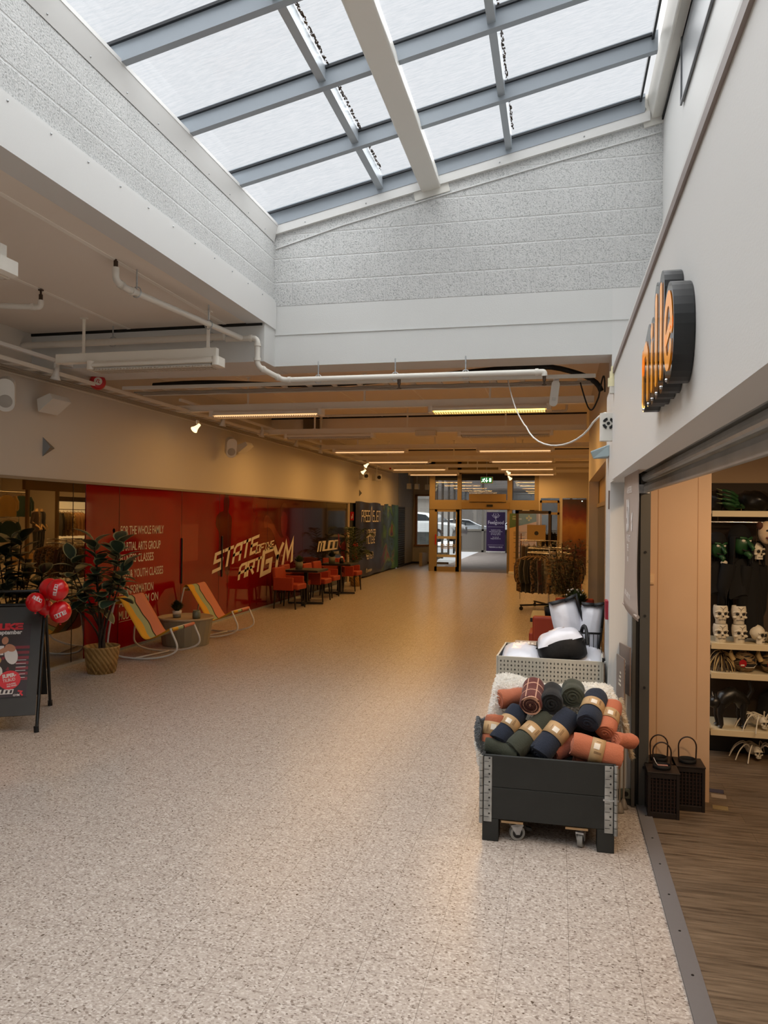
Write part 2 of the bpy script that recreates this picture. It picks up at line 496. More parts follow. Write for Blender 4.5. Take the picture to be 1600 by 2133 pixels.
struct('floor', B().box(LX-0.05, 0.487, -5, FZ, -0.1, 0).box(0.487, 10, 5.3, FZ, -0.1, -0.0).box(LX-0.05, -4.2, FZ, 29.5, -0.1, 0), FLOOR)
GREYFL = mat('grey_entrance_mat', '#7f7670', 0.8, bump=0.1, bscale=150, var=0.12, vscale=3)
struct('floor_entrance', B().box(-4.2, 1.0, FZ, 41, -0.1, 0), GREYFL)
struct('floor_shop', B().box(0.565, 5, -2, 8, -0.09, 0.004), WOODFLOOR)
b = B().box(0.487, 0.565, -2, 5.06, -0.02, 0.012)
th = struct('trim_threshold', b, mat('grey_threshold_rubber', '#6e6a6a', 0.55, bump=0.05, bscale=40))
b = B()
for i in range(16): b.lathe([(0.006, 0), (0.005, 0.002)], 8, 0, (0.528, -0.1+i*0.33, 0.012))
struct('screw', b, DARK, th)

# left bay
struct('ceiling', B().box(LX-0.3, -2.95, -5, 7.2, CZ, CZ+0.12).box(LX-0.3, 10, 7.9, FZ+4, CZ, CZ+0.12), CEIL)
b = B()
for x in (-3.36, -4.45): b.box(x-0.02, x+0.02, -5, 7.2, CZ-0.004, CZ)
for x in (-4.45, -3.36, -2.2, -1.1): b.box(x-0.012, x+0.012, 7.9, FZ, CZ-0.004, CZ)
struct('trim_1', b, mat('ceiling_joint', '#f2ece2', 0.5))
# upper left wall above the shop fronts with a small lip
b = B().box(LX-0.2, LX+0.02, -5, 20.6, 2.2, CZ).box(LX-0.2, LX+0.02, 20.6, 26.6, 2.2, CZ)
struct('wall_left', b, LWALL)
PLANK = mat('grey_wood_panel', '#a9a49c', 0.5, var=0.1, vscale=12)
b = B()
for k in range(19): b.box(LX+0.02, LX+0.035, 26.6+k*0.155, 26.75+k*0.155, 2.2, CZ)
struct('wall_left_panelled', b, PLANK)
struct('wall_left_core', B().box(LX-0.2, LX+0.02, 26.6, 29.6, 2.2, CZ), PLANK)
struct('trim_2', B().box(LX-0.05, LX+0.03, -1, 20.1, 2.17, 2.2), mat('dull_soffit_trim', '#8f8271', 0.5))
# concrete end beam
struct('wall_end', B().box(-2.95, 0.475, 7.5, 7.9, 3.375, 4.0), CONC)
struct('trim_3', B().box(-2.95, 0.92, 7.492, 7.5, 3.70, 3.712), CONC)
struct('wall_end_left_beam', B().box(LX-0.1, -2.93, 7.2, 7.9, 3.37, CZ), CONC)
struct('trim_4', B().box(LX, -2.95, 7.185, 7.2, 3.735, CZ), BLK)
b = B()
b.prism([(-2.95, 4.0), (0.94, 4.0), (0.94, gz(0.94)-0.02), (-2.95, gz(-2.95)-0.02)], 0, 0.35, 0, aff((0, 7.5, 0), (1, 0, 0), (0, 0, 1), (0, 1, 0)))
struct('wall_end_blocks', b, BLOCK)
# raised ridge along cut blocks
b = B()
b.prism([(-2.93, gz(-2.95)-0.37), (-2.2, gz(-2.2)-0.335), (-1.4, gz(-1.4)-0.335), (-0.2, gz(-0.2)-0.34), (0.9, gz(0.9)-0.36), (0.9, gz(0.9)-0.368), (-0.2, gz(-0.2)-0.35), (-1.4, gz(-1.4)-0.345), (-2.2, gz(-2.2)-0.345), (-2.93, gz(-2.95)-0.38)], 0, 0.012, 0,
        aff((0, 7.488, 0), (1, 0, 0), (0, 0, 1), (0, 1, 0)))
struct('trim_5', b, CONC)
# skylight well, left side
struct('wall_left_well', B().box(-3.10, -2.95, -5, 7.5, 3.9, 4.9), BLOCK)
b = B().box(-3.12, -2.915, -5, 7.49, CZ-0.005, 4.045)
struct('trim_6', b, WHITE)
b = B().box(-2.95, -2.925, -5, 7.49, 4.045, 4.07)
struct('trim_7', b, WHITE)
# right hand side: recessed high wall, stub beside the beam, right corridor wall
struct('wall_right', B().box(0.92, 1.1, -5, 7.9, 2.5, 7.2).box(0.475, 1.1, 7.5, 7.9, 0, 4.0), WHITE)
GLZ = mat('clerestory_panel', '#85888b', 0.4, metal=0.2)
wn = struct('window_1', B().box(0.905, 0.93, -5, 6.28, 5.08, 6.4), GLZ)
struct('window_frame', B().box(0.895, 0.91, -5, 6.3, 5.06, 5.085).box(0.895, 0.91, 6.28, 6.3, 5.08, 6.4), mat('louvre_edge', '#6e7174', 0.4), wn)
RWALL = mat('right_plaster', '#c9beb0', 0.6)
b = B().box(0.475, 0.63, 7.9, 13.1, 2.43, CZ).box(0.475, 0.63, 12.95, 13.1, 0, 2.43).box(0.475, 0.63, 7.5, 8.4, 0, 2.43).box(0.63, 0.7, 13.0, 13.1, 2.43, CZ)
struct('wall_right_corridor', b, RWALL)
struct('wall_right_far', B().box(9.9, 10, 7.9, FZ, 0, CZ).box(0.63, 10, 13.0, 13.1, 0, CZ), RWALL)
struct('wall_right_bulkhead', B().box(2.7, 2.8, 17.75, FZ, 2.45, CZ), mat('bulkhead_tan', '#7c6237', 0.6))
struct('trim_17', B().box(2.7, 2.78, 17.85, 17.93, 0, 2.45).box(2.7, 2.78, 19.1, 19.18, 0, 2.45), mat('tan_shop_post', '#7c6237', 0.5))
# shop front fascia and pier beside the camera
b = B().box(0.305, 0.40, -2, 4.72, 2.04, 2.655).box(0.40, 0.49, -2, 5.06, 2.15, 2.655)
b.box(0.40, 0.95, -2, 7.5, 2.655, 2.66)
struct('wall_right_fascia', b, WHITE)
b = B().box(0.318, 0.47, 5.06, 5.52, 0, 2.655).box(0.318, 0.45, 4.72, 5.06, 2.04, 2.655)
struct('wall_right_pier', b, WHITE)
b = B().box(0.296, 0.34, -2, 4.72, 2.655, 2.685)
struct('trim_8', b, mat('fascia_edge', '#8a7f7a', 0.5))
struct('trim_9', B().box(0.30, 0.36, -2, 4.72, 2.685, 2.71), WHITE)
struct('baseboard_right', B().box(0.335, 0.47, 5.035, 5.06, 0.0, 0.09), mat('dark_skirting', '#3a3f3d', 0.5))
# shop interior shell
SHOPW = mat('shop_wall_warm', '#c9a983', 0.6)
struct('wall_shop_back', B().box(0.6, 5, 6.56, 6.65, 0, 2.6).box(4.0, 4.1, -2, 6.6, 0, 2.6).box(0.6, 4.1, -2.1, -2.0, 0, 2.6), SHOPW)
struct('ceiling_shop', B().box(0.60, 4.1, -2, 6.6, 2.42, 2.5), mat('shop_ceiling', '#cdb692', 0.6))
PEACH = mat('peach_partition', '#cfac8a', 0.5, var=0.03, vscale=3)
pt = struct('wall_shop_partition', B().box(0.535, 0.948, 5.2, 5.25, 0, 2.42), PEACH)
pt['label'] = 'tall peach partition panel beside the roller shutter'
struct('panel_joint', B().box(0.625, 0.629, 5.198, 5.2, 0.02, 2.4).box(0.868, 0.871, 5.198, 5.2, 0.4, 2.4), mat('panel_joint', '#b88a5c', 0.5), pt)
# wall behind camera and light-tight sides
struct('wall_back', B().box(-8.5, 5, -5.2, -5, 0, 6.5), WHITE)
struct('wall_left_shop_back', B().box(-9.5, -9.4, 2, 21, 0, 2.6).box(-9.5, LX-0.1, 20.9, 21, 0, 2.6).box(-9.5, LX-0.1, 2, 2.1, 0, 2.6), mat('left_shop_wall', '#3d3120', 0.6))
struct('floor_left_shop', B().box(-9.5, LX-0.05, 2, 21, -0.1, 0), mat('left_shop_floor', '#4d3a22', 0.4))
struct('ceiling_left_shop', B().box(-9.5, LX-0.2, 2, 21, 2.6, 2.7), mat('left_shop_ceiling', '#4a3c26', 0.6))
struct('wall_left_front', B().box(LX-0.1, LX, -5, 3.0, 0, 2.2), LWALL)

# cross beams of the far ceiling
for k, y in enumerate((14.3, 21.5)):
    struct('trim_%d' % (10+k), B().box(LX, 0.475 if k == 0 else 9.9, y, y+0.35, 3.44, CZ), CEIL)
    struct('trim_%d' % (12+k), B().box(LX, 0.475 if k == 0 else 9.9, y-0.012, y, 3.735, CZ), BLK)

# ---------------- roof glazing
sk = B()
GL0 = []
ys = [7.46-0.97*k for k in range(13)]
g = B().add([(-3.08, -5, gz(-3.08)), (0.72, -5, gz(0.72)), (0.72, 7.46, gz(0.72)), (-3.08, 7.46, gz(-3.08))], [(0, 1, 2, 3)])
sky = struct('window_2', g, SKYGLASS)
sky['label'] = 'large sloping roof skylight of wet glass panes with grey aluminium bars'
def sloped(b, x0, x1, y0, y1, d0, d1):
    """bar following the roof slope; d = depth below the glass"""
    vs = [(x, y, gz(x)-d) for x in (x0, x1) for y in (y0, y1) for d in (d1, d0)]
    b.add(vs, [(0, 1, 3, 2), (4, 6, 7, 5), (0, 4, 5, 1), (2, 3, 7, 6), (0, 2, 6, 4), (1, 5, 7, 3)])
ALUW = mat('rafter_aluminium', '#98a1aa', 0.45)
for y in ys[1:]:
    b = B(); sloped(b, -3.08, 0.75, y, y+0.06, -0.02, 0.145); struct('rafter', b, ALUW, sky)
b = B(); sloped(b, -3.08, 0.75, 7.46, 7.5, -0.02, 0.145); sloped(b, -3.08, 0.75, 7.44, 7.46, -0.02, 0.012); struct('end_rafter', b, ALUW, sky)
GASK = mat('black_gasket', '#23262b', 0.5)
b = B()
for y in ys[1:]: sloped(b, -3.08, 0.72, y-0.022, y-0.002, 0.0, 0.02)
sloped(b, -3.08, 0.72, 7.42, 7.44, 0, 0.02); sloped(b, -3.08, -3.05, -5, 7.44, 0, 0.02); sloped(b, 0.70, 0.72, -5, 7.44, 0, 0.05)
struct('gasket', b, GASK, sky)
for x in (-1.80, -0.513):
    b = B(); sloped(b, x-0.03, x+0.03, -5, 7.46, -0.015, 0.105); struct('purlin', b, ALU, sky)
RUST = mat('rusty_debris', '#4b3a2b', 0.9, bump=0.4, bscale=50, var=0.5, vscale=40)
b = B()
random.seed(3)
for x in (-1.765, -0.478):
    for k in range(700):
        y = random.uniform(1.5, 7.3)
        w = random.uniform(0.004, 0.010); q_ = x+random.uniform(0, 0.02)
        sloped(b, q_, q_+w, y, y+random.uniform(0.006, 0.03), -0.008, -0.003)
struct('leaf_litter', b, RUST, sky)
b = B(); sloped(b, -3.06, -2.90, -5, 7.48, 0.13, 0.16)
b.add([(-2.945, -5, 4.68), (-2.90, -5, 4.85), (-2.90, 7.48, 4.85), (-2.945, 7.48, 4.68)], [(0, 1, 2, 3)])
struct('edge_trim', b, WHITE, sky)
b = B(); sloped(b, -2.95, 0.80, 7.465, 7.5, 0.145, 0.235); struct('end_trim', b, WHITE, sky)
# screws along the trims
b = B()
for k in range(20):
    b.ell((-2.942+0.004, 7.2-k*0.42, 4.715), (0.008, 0.008, 0.008), 6, 4)
    b.ell((-2.913, 7.1-k*0.36, 4.02), (0.007, 0.007, 0.007), 6, 4)
for x in (-2.6, -1.95, -0.6, 0.2): b.ell((x, 7.463, gz(x)-0.2), (0.008, 0.008, 0.008), 6, 4)
struct('screw', b, ZINC, sky)
# steel tubes carrying the rafters
TUBEW = mat('white_steel_tube', '#d9d7d0', 0.35)
def roof_tube(xc, zc, w, h, lab):
    M = Matrix.Translation(Vector((xc, 0, zc))) @ Matrix.Rotation(-math.atan(0.215), 4, 'Y')
    t = struct('trim_tube', B().box(-w/2, w/2, -5, 7.5, -h/2, h/2, 0, M), TUBEW, sky, bevel=0.018)
    b = B().box(-w/2-0.08, w/2+0.08, 7.485, 7.5, -h/2-0.06, h/2+0.02, 0, M)
    struct('mounting_plate', b, TUBEW, t)
    b = B()
    for sx in (-1, 1): b.ell(M @ Vector((sx*(w/2+0.045), 7.483, 0.0)), (0.018, 0.01, 0.018), 10, 6)
    struct('bolt', b, ZINC, t)
roof_tube(-1.30, 5.185, 0.20, 0.20, '')
roof_tube(0.865, 5.70, 0.15, 0.22, '')
struct('trim_14', B().box(0.905, 0.92, -5, 7.5, 5.56, 5.6), BLK)  # black strip standing in for the shaded gap between tube and wall

# ---------------- skylight left neighbour: roof outside is not seen
# ================================================================== LIGHT
w = bpy.data.worlds.new('world'); SC.world = w
w.use_nodes = True
nt = w.node_tree
bg = nt.nodes['Background']
tc = nt.nodes.new('ShaderNodeTexCoord'); sx = nt.nodes.new('ShaderNodeSeparateXYZ')
nt.links.new(tc.outputs['Generated'], sx.inputs[0])
rp = nt.nodes.new('ShaderNodeValToRGB')
rp.color_ramp.elements[0].position = 0.0; rp.color_ramp.elements[0].color = (0.80, 0.81, 0.82, 1)
rp.color_ramp.elements[1].position = 1.0; rp.color_ramp.elements[1].color = (0.98, 1.0, 1.02, 1)
nz = nt.nodes.new('ShaderNodeTexNoise'); nz.inputs['Scale'].default_value = 3.0; nz.inputs['Detail'].default_value = 5
nt.links.new(tc.outputs['Generated'], nz.inputs['Vector'])
ad = nt.nodes.new('ShaderNodeMath'); ad.operation = 'MULTIPLY_ADD'
nt.links.new(nz.outputs['Fac'], ad.inputs[0]); ad.inputs[1].default_value = 0.25; nt.links.new(sx.outputs[2], ad.inputs[2])
nt.links.new(ad.outputs[0], rp.inputs['Fac'])
nt.links.new(rp.outputs['Color'], bg.inputs['Color'])
bg.inputs['Strength'].default_value = WORLD

sd = bpy.data.lights.new('overcast_sun', 'SUN'); sd.energy = SUN; sd.angle = math.radians(115); sd.color = (1.0, 0.985, 0.96)
so = bpy.data.objects.new('overcast_sun', sd); COL.objects.link(so); so.rotation_euler = (math.radians(-8), math.radians(6), 0)

def area(name, loc, sx_, sy_, power, col, rot=(0, 0, 0), spread=180):
    ld = bpy.data.lights.new(name, 'AREA'); ld.shape = 'RECTANGLE'; ld.size = sx_; ld.size_y = sy_
    ld.energy = power; ld.color = col; ld.spread = math.radians(spread)
    o = bpy.data.objects.new(name, ld); COL.objects.link(o); o.location = loc; o.rotation_euler = rot
    return o
def spot(name, loc, tgt, power, col, ang=60, blend=0.6, r=0.03):
    ld = bpy.data.lights.new(name, 'SPOT'); ld.energy = power; ld.color = col; ld.spot_size = math.radians(ang); ld.spot_blend = blend
    ld.shadow_soft_size = r
    o = bpy.data.objects.new(name, ld); COL.objects.link(o); o.location = loc
    o.rotation_euler = (Vector(tgt)-Vector(loc)).to_track_quat('-Z', 'Y').to_euler()
    return o
WARM = (1.0, 0.53, 0.15)
# ================================================================== CEILING FITTINGS
LAMPW = mat('lamp_body_white', '#efeadf', 0.45)
TUBEON = mat('lit_tube', '#fff0c8', 0.5, emit='#ffd978', estr=2.0)
TUBEWARM = mat('lit_tube_warm', '#ffe0b0', 0.5, emit='#ffcf98', estr=0.8)
LOUV = mat('louvre_white', '#cbbfae', 0.4)
def luminaire(x0, x1, y, z, lit, label, power, group):
    """hanging fluorescent fitting, long axis along x, bottom at z"""
    t = thing('fluorescent_lamp', label, 'lamp', ((x0+x1)/2, y, z), group=group)
    L = x1-x0
    b = B()
    prof = [(-0.09, 0.0), (-0.085, 0.05), (-0.05, 0.085), (0.05, 0.085), (0.085, 0.05), (0.09, 0.0), (0.075, 0.0), (0.07, 0.035), (-0.07, 0.035), (-0.075, 0.0)]
    prof = [(-0.09, 0.03), (-0.085, 0.06), (-0.05, 0.085), (0.05, 0.085), (0.085, 0.06), (0.09, 0.03)]
    b.prism(prof, -L/2+0.02, L/2-0.02, 0, aff((0, 0, 0), (0, 1, 0), (0, 0, 1), (1, 0, 0)))
    for s in (-1, 1): b.rbox((s*(L/2-0.02), 0, 0.045), (0.07, 0.186, 0.085), 0.03)
    b.build('housing', LAMPW, t, bevel=0.004)
    b = B()
    n = int(L/0.035)
    for i in range(n):
        x = -L/2+0.06+i*(L-0.12)/(n-1)
        b.box(x-0.003, x+0.003, -0.077, 0.077, -0.012, 0.006)
    b.box(-L/2+0.05, L/2-0.05, -0.078, -0.074, -0.012, -0.006); b.box(-L/2+0.05, L/2-0.05, 0.074, 0.078, -0.012, -0.006); b.box(-L/2+0.05, L/2-0.05, -0.082, -0.078, 0.022, 0.03)
    b.build('louvre', LOUV, t)
    b = B()
    for yy in (-0.045, 0.045): b.cyl((-L/2+0.07, yy, 0.012), (L/2-0.07, yy, 0.012), 0.017, n=10)
    b.build('tube', TUBEON if lit == 2 else (TUBEWARM if lit == 1 else WPLA), t)
    if power: area('lamp_light', ((x0+x1)/2, y, z-0.02), L-0.15, 0.13, power, WARM)
    return t
def rail(y, x0, x1, z, label, hang, power=0):
    t = thing('lamp_rail', label, 'rail', ((x0+x1)/2, y, z), group='white ceiling lamp rails')
    L = x1-x0
    b = B().box(-L/2, L/2, -0.03, 0.03, -0.045, 0.045).box(-L/2, L/2, -0.045, 0.045, -0.05, -0.042)
    b.build('channel', LAMPW, t, bevel=0.004)
    for x in hang:
        xx = x-(x0+x1)/2; b = B().box(xx-0.014, xx+0.014, -0.006, 0.006, 0.045, CZ-z).box(x-(x0+x1)/2-0.03, x-(x0+x1)/2+0.03, -0.025, 0.025, 0.03, 0.05)
        b.box(x-(x0+x1)/2-0.035, x-(x0+x1)/2+0.035, -0.02, 0.02, CZ-z-0.01, CZ-z)
        b.build('hanger', LAMPW, t)
    return t
RY = (10.0, 13.0, 16.0, 19.0, 22.0, 24.6)
words = ('first behind the concrete beam', 'second behind the concrete beam', 'third behind the concrete beam', 'fourth behind the concrete beam', 'fifth behind the concrete beam', 'last before the glass entrance')
for i, y in enumerate(RY):
    rail(y, -5.4, 0.42 if y < 13.2 else 1.6, 3.335, 'white lamp rail across the corridor ceiling, ' + words[i], (-4.3, -2.6, -0.9))
    lit = (1, 0, 1, 1, 1, 1)[i]
    luminaire(-4.85, -3.2, y, 3.20, lit, 'left lamp on the ceiling rail ' + words[i], LP*(0.5 if i == 0 else 1.0), 'left row of fluorescent lamps')
    luminaire(-1.70, -0.12, y, 3.20, 2 if i == 0 else lit, ('brightly lit yellow lamp on the ceiling rail ' if i == 0 else 'right lamp on the ceiling rail ') + words[i], LP*(1.2 if i == 0 else 1.0), 'right row of fluorescent lamps')
rl = rail(6.7, -4.95, -3.2, 3.36, 'white lamp rail hung under the left ceiling in front of the beam', (-4.65, -3.3))
luminaire(-4.55, -3.17, 6.7, 3.225, 0, 'unlit louvred lamp under the left ceiling in front of the concrete beam', 0, 'lamps of the left bay')
rl2 = rail(3.95, -4.8, -3.30, 3.39, 'white lamp rail cut by the left photo edge', (-4.4,))
luminaire(-4.6, -3.27, 3.95, 3.255, 0, 'round ended lamp at the upper left photo edge', 0, 'lamps of the left bay')

# cable ladder along the left wall with rungs
LAD = mat('cable_ladder_white', '#dcd6ca', 0.45)
CABG = mat('grey_cable', '#9a9083', 0.6)
def ladder(name, label, p0, p1, wdir, width, rungs, mats=LAD):
    t = thing(name, label, 'cable tray', p0)
    d = Vector(p1)-Vector(p0); L = d.length; d.normalize(); wv = Vector(wdir)
    M = aff((0, 0, 0), d, wv, d.cross(wv))
    b = B().box(0, L, -0.012, 0.012, -0.036, 0.004, 0, M); b.build('side_rail', mats, t)
    b = B().box(0, L, width-0.012, width+0.012, -0.036, 0.004, 0, M); b.build('side_rail', mats, t)
    b = B()
    n = int(L/rungs)
    for i in range(n):
        x = (i+0.5)*L/n
        b.box(x-0.025, x+0.025, 0, width, -0.038, -0.02, 0, M)
    o = b.build('rung', mats, t); o['kind'] = 'stuff'
    b = B()
    for q in range(4):
        pts = [M @ Vector((L*i/24, 0.06+q*0.05+0.015*math.sin(i*1.7+q), -0.006+0.004*math.sin(i*2.3+q*2))) for i in range(25)]
        b.tube(pts, 0.009, 6)
    o = b.build('cable', CABG, t)
    return t
ladder('cable_ladder', 'long cable ladder running along the left wall near the ceiling', (-5.60, 0.5, 3.26), (-5.60, 24.5, 3.29), (1, 0, 0), 0.42, 0.28)
ladder('cable_ladder', 'cable ladder crossing the corridor just behind the concrete beam', (-5.05, 8.50, 3.28), (0.35, 8.50, 3.26), (0, -1, 0), 0.46, 0.30)
# thick black cable resting over the crossing ladder
b = B().tube(bez((-4.8, 8.3, 3.37), (-3.9, 8.3, 3.42), (-3.6, 8.3, 3.33), (-2.9, 8.3, 3.32))+bez((-2.4, 8.3, 3.32), (-1.5, 8.3, 3.33), (-0.6, 8.3, 3.48), (-0.1, 8.3, 3.43))+bez((0.0, 8.3, 3.41), (0.2, 8.3, 3.35), (0.38, 8.3, 3.3), (0.42, 8.3, 3.16), 8), 0.028, 8)
tag(b.build('black_cable', BLK), 'thick black cable lying along the crossing cable ladder', 'cable')
# light track with spots on the wall ladder
def trackhead(loc, aim, label, lit=False, grp='white spot lamps on the left track'):
    t = thing('spot_lamp', label, 'spotlight', loc, group=grp)
    a = Vector(aim).normalized()
    b = B().box(-0.012, 0.012, -0.03, 0.03, -0.05, 0.0).cyl((0, 0, -0.04), (0, 0, -0.09), 0.008, n=8); b.build('bracket', WMET, t)
    q = Vector((0, 0, -0.09)); M = Matrix.Translation(q) @ a.to_track_quat('Z', 'Y').to_matrix().to_4x4()
    b = B().lathe([(0.0, -0.05), (0.022, -0.045), (0.026, 0.0), (0.038, 0.05), (0.056, 0.085), (0.05, 0.085), (0.03, 0.05), (0.0, 0.045)], 16, 0, (0, 0, 0), M, cap=False)
    b.build('shade', mat('lit_spot_shade', '#fff2d0', 0.4, emit='#ffe7b0', estr=1.5) if lit else WMET, t)
    return t
t = thing('light_track', 'thin white light track along the left cable ladder', 'track', (-5.14, 3.0, 3.40))
B().box(-0.018, 0.018, 0, 4.75, -0.018, 0.018).build('track', WMET, t)
t = thing('light_track', 'thin white light track far along the left wall', 'track', (-5.14, 9.6, 3.40))
B().box(-0.018, 0.018, 0, 11.5, -0.018, 0.018).build('track', WMET, t)
for (y, lab) in ((5.55, 'white cone spot lamp nearest the camera on the left track'), (6.95, 'white cone spot lamp just before the red alarm bell'), (11.0, 'white cone spot lamp first after the crossing ladder'),
                 (12.6, 'white cone spot lamp second after the crossing ladder'), (14.4, 'white cone spot lamp third after the crossing ladder'), (16.0, 'white cone spot lamp fourth after the crossing ladder')):
    trackhead((-5.14, y, 3.38), (-0.25, 0.1, -1), lab)
trackhead((-5.2, 10.25, 3.2), (-0.3, -0.6, -0.6), 'lit spot lamp under the left end of the first ceiling rail', True)
trackhead((-5.0, 19.6, 3.3), (-0.5, -0.4, -0.6), 'lit twin spot lamp upper head far along the left track', True)
trackhead((-5.05, 19.5, 3.12), (-0.6, -0.4, -0.6), 'lit twin spot lamp lower head far along the left track', True)
trackhead((-1.55, 23.4, 3.32), (0.7, 0.6, -0.6), 'lit spot lamp before the entrance, upper head', True, 'spots near the entrance')
trackhead((-1.5, 23.4, 3.16), (0.8, 0.8, -1), 'lit spot lamp before the entrance, lower head', True, 'spots near the entrance')

# red alarm bell
t = thing('alarm_bell', 'round red alarm bell on the cable ladder junction', 'bell', (-5.2, 7.76, 3.32))
M = Matrix.Rotation(math.radians(62), 4, 'Z') @ Matrix.Rotation(PI/2, 4, 'X')
B().lathe([(0.0, 0.0), (0.085, 0.0), (0.092, 0.02), (0.085, 0.075), (0.07, 0.09), (0.0, 0.092)], 28, 0, (0, 0, 0), Matrix.Rotation(math.radians(38), 4, 'Z') @ Matrix.Rotation(PI/2, 4, 'X')).build('shell', REDPLAS, t)
bb = B().lathe([(0.0, 0.0), (0.045, 0.0), (0.045, 0.003), (0, 0.003)], 24, 0, (0, 0, 0.0925), Matrix.Rotation(math.radians(38), 4, 'Z') @ Matrix.Rotation(PI/2, 4, 'X'))
bb.build('badge', LETTERW, t)
bb = B(); stroke(bb, [(-0.02, -0.01), (-0.005, 0.02), (0.012, 0.012), (0.0, -0.015), (0.02, -0.02)], 0.004, Matrix.Rotation(math.radians(38), 4, 'Z') @ Matrix.Rotation(PI/2, 4, 'X') @ Matrix.Translation((0, 0, 0.097)))
bb.build('badge_mark', REDPLAS, t)

# sprinkler pipes
PIPE = mat('white_pipe', '#d9d4ca', 0.4)
def pipe(label, pts, r, parts=None, corner=0.06):
    t = thing('sprinkler_pipe', label, 'pipe', pts[0])
    o = Vector(pts[0])
    P = [Vector(p)-o for p in pts]
    B().tube(arcs(P, corner), r, 12).build('pipe', PIPE, t)
    b = B()
    for i in range(1, len(P)-1):
        for q in (P[i-1], P[i+1]):
            d = (q-P[i]).normalized()
            if (q-P[i]).length > 0.12: B().cyl(P[i]+d*0.055, P[i]+d*0.085, r*1.25, n=12).build('elbow_collar', PIPE, t)
    return t, o
BRASS = mat('brown_brass', '#4a3a2e', 0.5, metal=0.6)
def nozzle(t, p, up=1):
    b = B().cyl(p, (p[0], p[1], p[2]+0.05*up), 0.017, n=10).cyl((p[0], p[1], p[2]+0.05*up), (p[0], p[1], p[2]+0.085*up), 0.009, n=8).cyl((p[0], p[1], p[2]+0.085*up), (p[0], p[1], p[2]+0.092*up), 0.024, n=12)
    b.build('sprinkler_head', BRASS, t)
def clip(t, p, top, r):
    b = B().cyl((p[0], p[1], p[2]+r), (p[0], p[1], top), 0.007, n=8)
    b.tube([(p[0]+(r+0.012)*math.cos(a*PI/6), p[1], p[2]+(r+0.016)*math.sin(a*PI/6)) for a in range(12)], 0.005, 6, closed=True)
    b.build('pipe_hanger', ZINC, t)
t, o = pipe('white sprinkler pipe running under the left ceiling along the skylight well', [(-3.34, 5.2, 3.70), (-3.34, 5.2, 3.60), (-3.34, 5.35, 3.58), (-3.12, 7.05, 3.58)], 0.027)
nozzle(t, (0, 0, 0)); clip(t, Vector((-3.31, 5.45, 3.58))-o, CZ-o.z, 0.027); clip(t, Vector((-3.2, 6.5, 3.58))-o, CZ-o.z, 0.027)
t, o = pipe('white sprinkler pipe dropping in a step below the concrete beam', [(-3.3, 7.1, 3.585), (-2.96, 7.1, 3.585), (-2.96, 7.1, 3.30), (-2.78, 7.35, 3.20), (-0.15, 7.35, 3.20), (-0.15, 7.35, 3.16)], 0.028)
clip(t, Vector((-2.4, 7.35, 3.2))-o, 3.38-o.z, 0.028); clip(t, Vector((-1.6, 7.35, 3.2))-o, 3.38-o.z, 0.028); clip(t, Vector((-0.9, 7.35, 3.2))-o, 3.38-o.z, 0.028)
nozzle(t, Vector((-1.56, 7.35, 3.17))-o, -1); nozzle(t, Vector((-0.15, 7.35, 3.165))-o, -1)
t, o = pipe('thick white pipe running level across the face of the left concrete beam', [(-5.75, 7.05, 3.60), (-3.3, 7.05, 3.60)], 0.036)
clip(t, Vector((-4.55, 7.05, 3.6))-o, CZ-o.z, 0.036); clip(t, Vector((-3.45, 7.05, 3.6))-o, CZ-o.z, 0.036)
t, o = pipe('short white sprinkler pipe entering at the left photo edge', [(-5.6, 5.35, 3.60), (-4.42, 5.75, 3.60), (-4.42, 5.75, 3.66)], 0.026, corner=0.05)
nozzle(t, Vector((-4.42, 5.75, 3.66))-o)
t, o = pipe('thin white pipe across the corridor behind the first lamp rail', [(-4.9, 12.2, 3.5), (0.1, 12.2, 3.5), (0.1, 12.2, 3.6)], 0.02)
t, o = pipe('thin brown pipe across the corridor behind the third lamp rail', [(-4.6, 17.6, 3.45), (0.4, 17.6, 3.45)], 0.022)

# speaker and white sensor boxes on the left wall
def wall_speaker(loc, rz, label):
    t = thing('wall_speaker', label, 'speaker', loc, (0, 0, rz), 'white speakers on the left wall')
    M = Matrix.Rotation(math.radians(18), 4, 'X')
    b = B().rbox((0, 0, 0), (0.17, 0.33, 0.17), 0.08, 6, 0, M @ Matrix.Rotation(PI/2, 4, 'X')); b.build('body', WPLA, t, bevel=0.012)
    M2 = M @ Matrix.Translation((0, -0.088, -0.06)) @ Matrix.Rotation(PI/2, 4, 'X')
    B().lathe([(0.0, 0.006), (0.055, 0.004), (0.065, 0.0)], 20, 0, (0, 0, 0), M2).build('cone', mat('speaker_cone_grey', '#a9a49b', 0.6), t)
    B().box(-0.015, 0.015, 0.08, 0.2, -0.02, 0.02).build('arm', DARK, t)
    return t
wall_speaker((-5.42, 6.55, 3.00), math.radians(35), 'white oval speaker on the left wall nearest the camera')
wall_speaker((-5.42, 11.9, 2.96), math.radians(35), 'white oval speaker on the left wall behind the alarm bell')
t = thing('wall_box', 'folded white box on the left wall between the speaker and the alarm bell', 'box', (-5.56, 7.35, 3.05))
b = B(); b.prism([(0, 0), (0.16, 0.06), (0.2, 0.0), (0.02, -0.14)], -0.16, 0.16, 0, aff((0, 0, 0), (1, 0, 0), (0, 0, 1), (0, 1, 0))); b.build('case', WPLA, t, bevel=0.006)
t = thing('wall_box', 'small white box beside the second speaker on the left wall', 'box', (-5.56, 12.6, 3.05))
b = B(); b.prism([(0, 0), (0.16, 0.06), (0.2, 0.0), (0.02, -0.14)], -0.14, 0.14, 0, aff((0, 0, 0), (1, 0, 0), (0, 0, 1), (0, 1, 0))); b.build('case', WPLA, t, bevel=0.006)
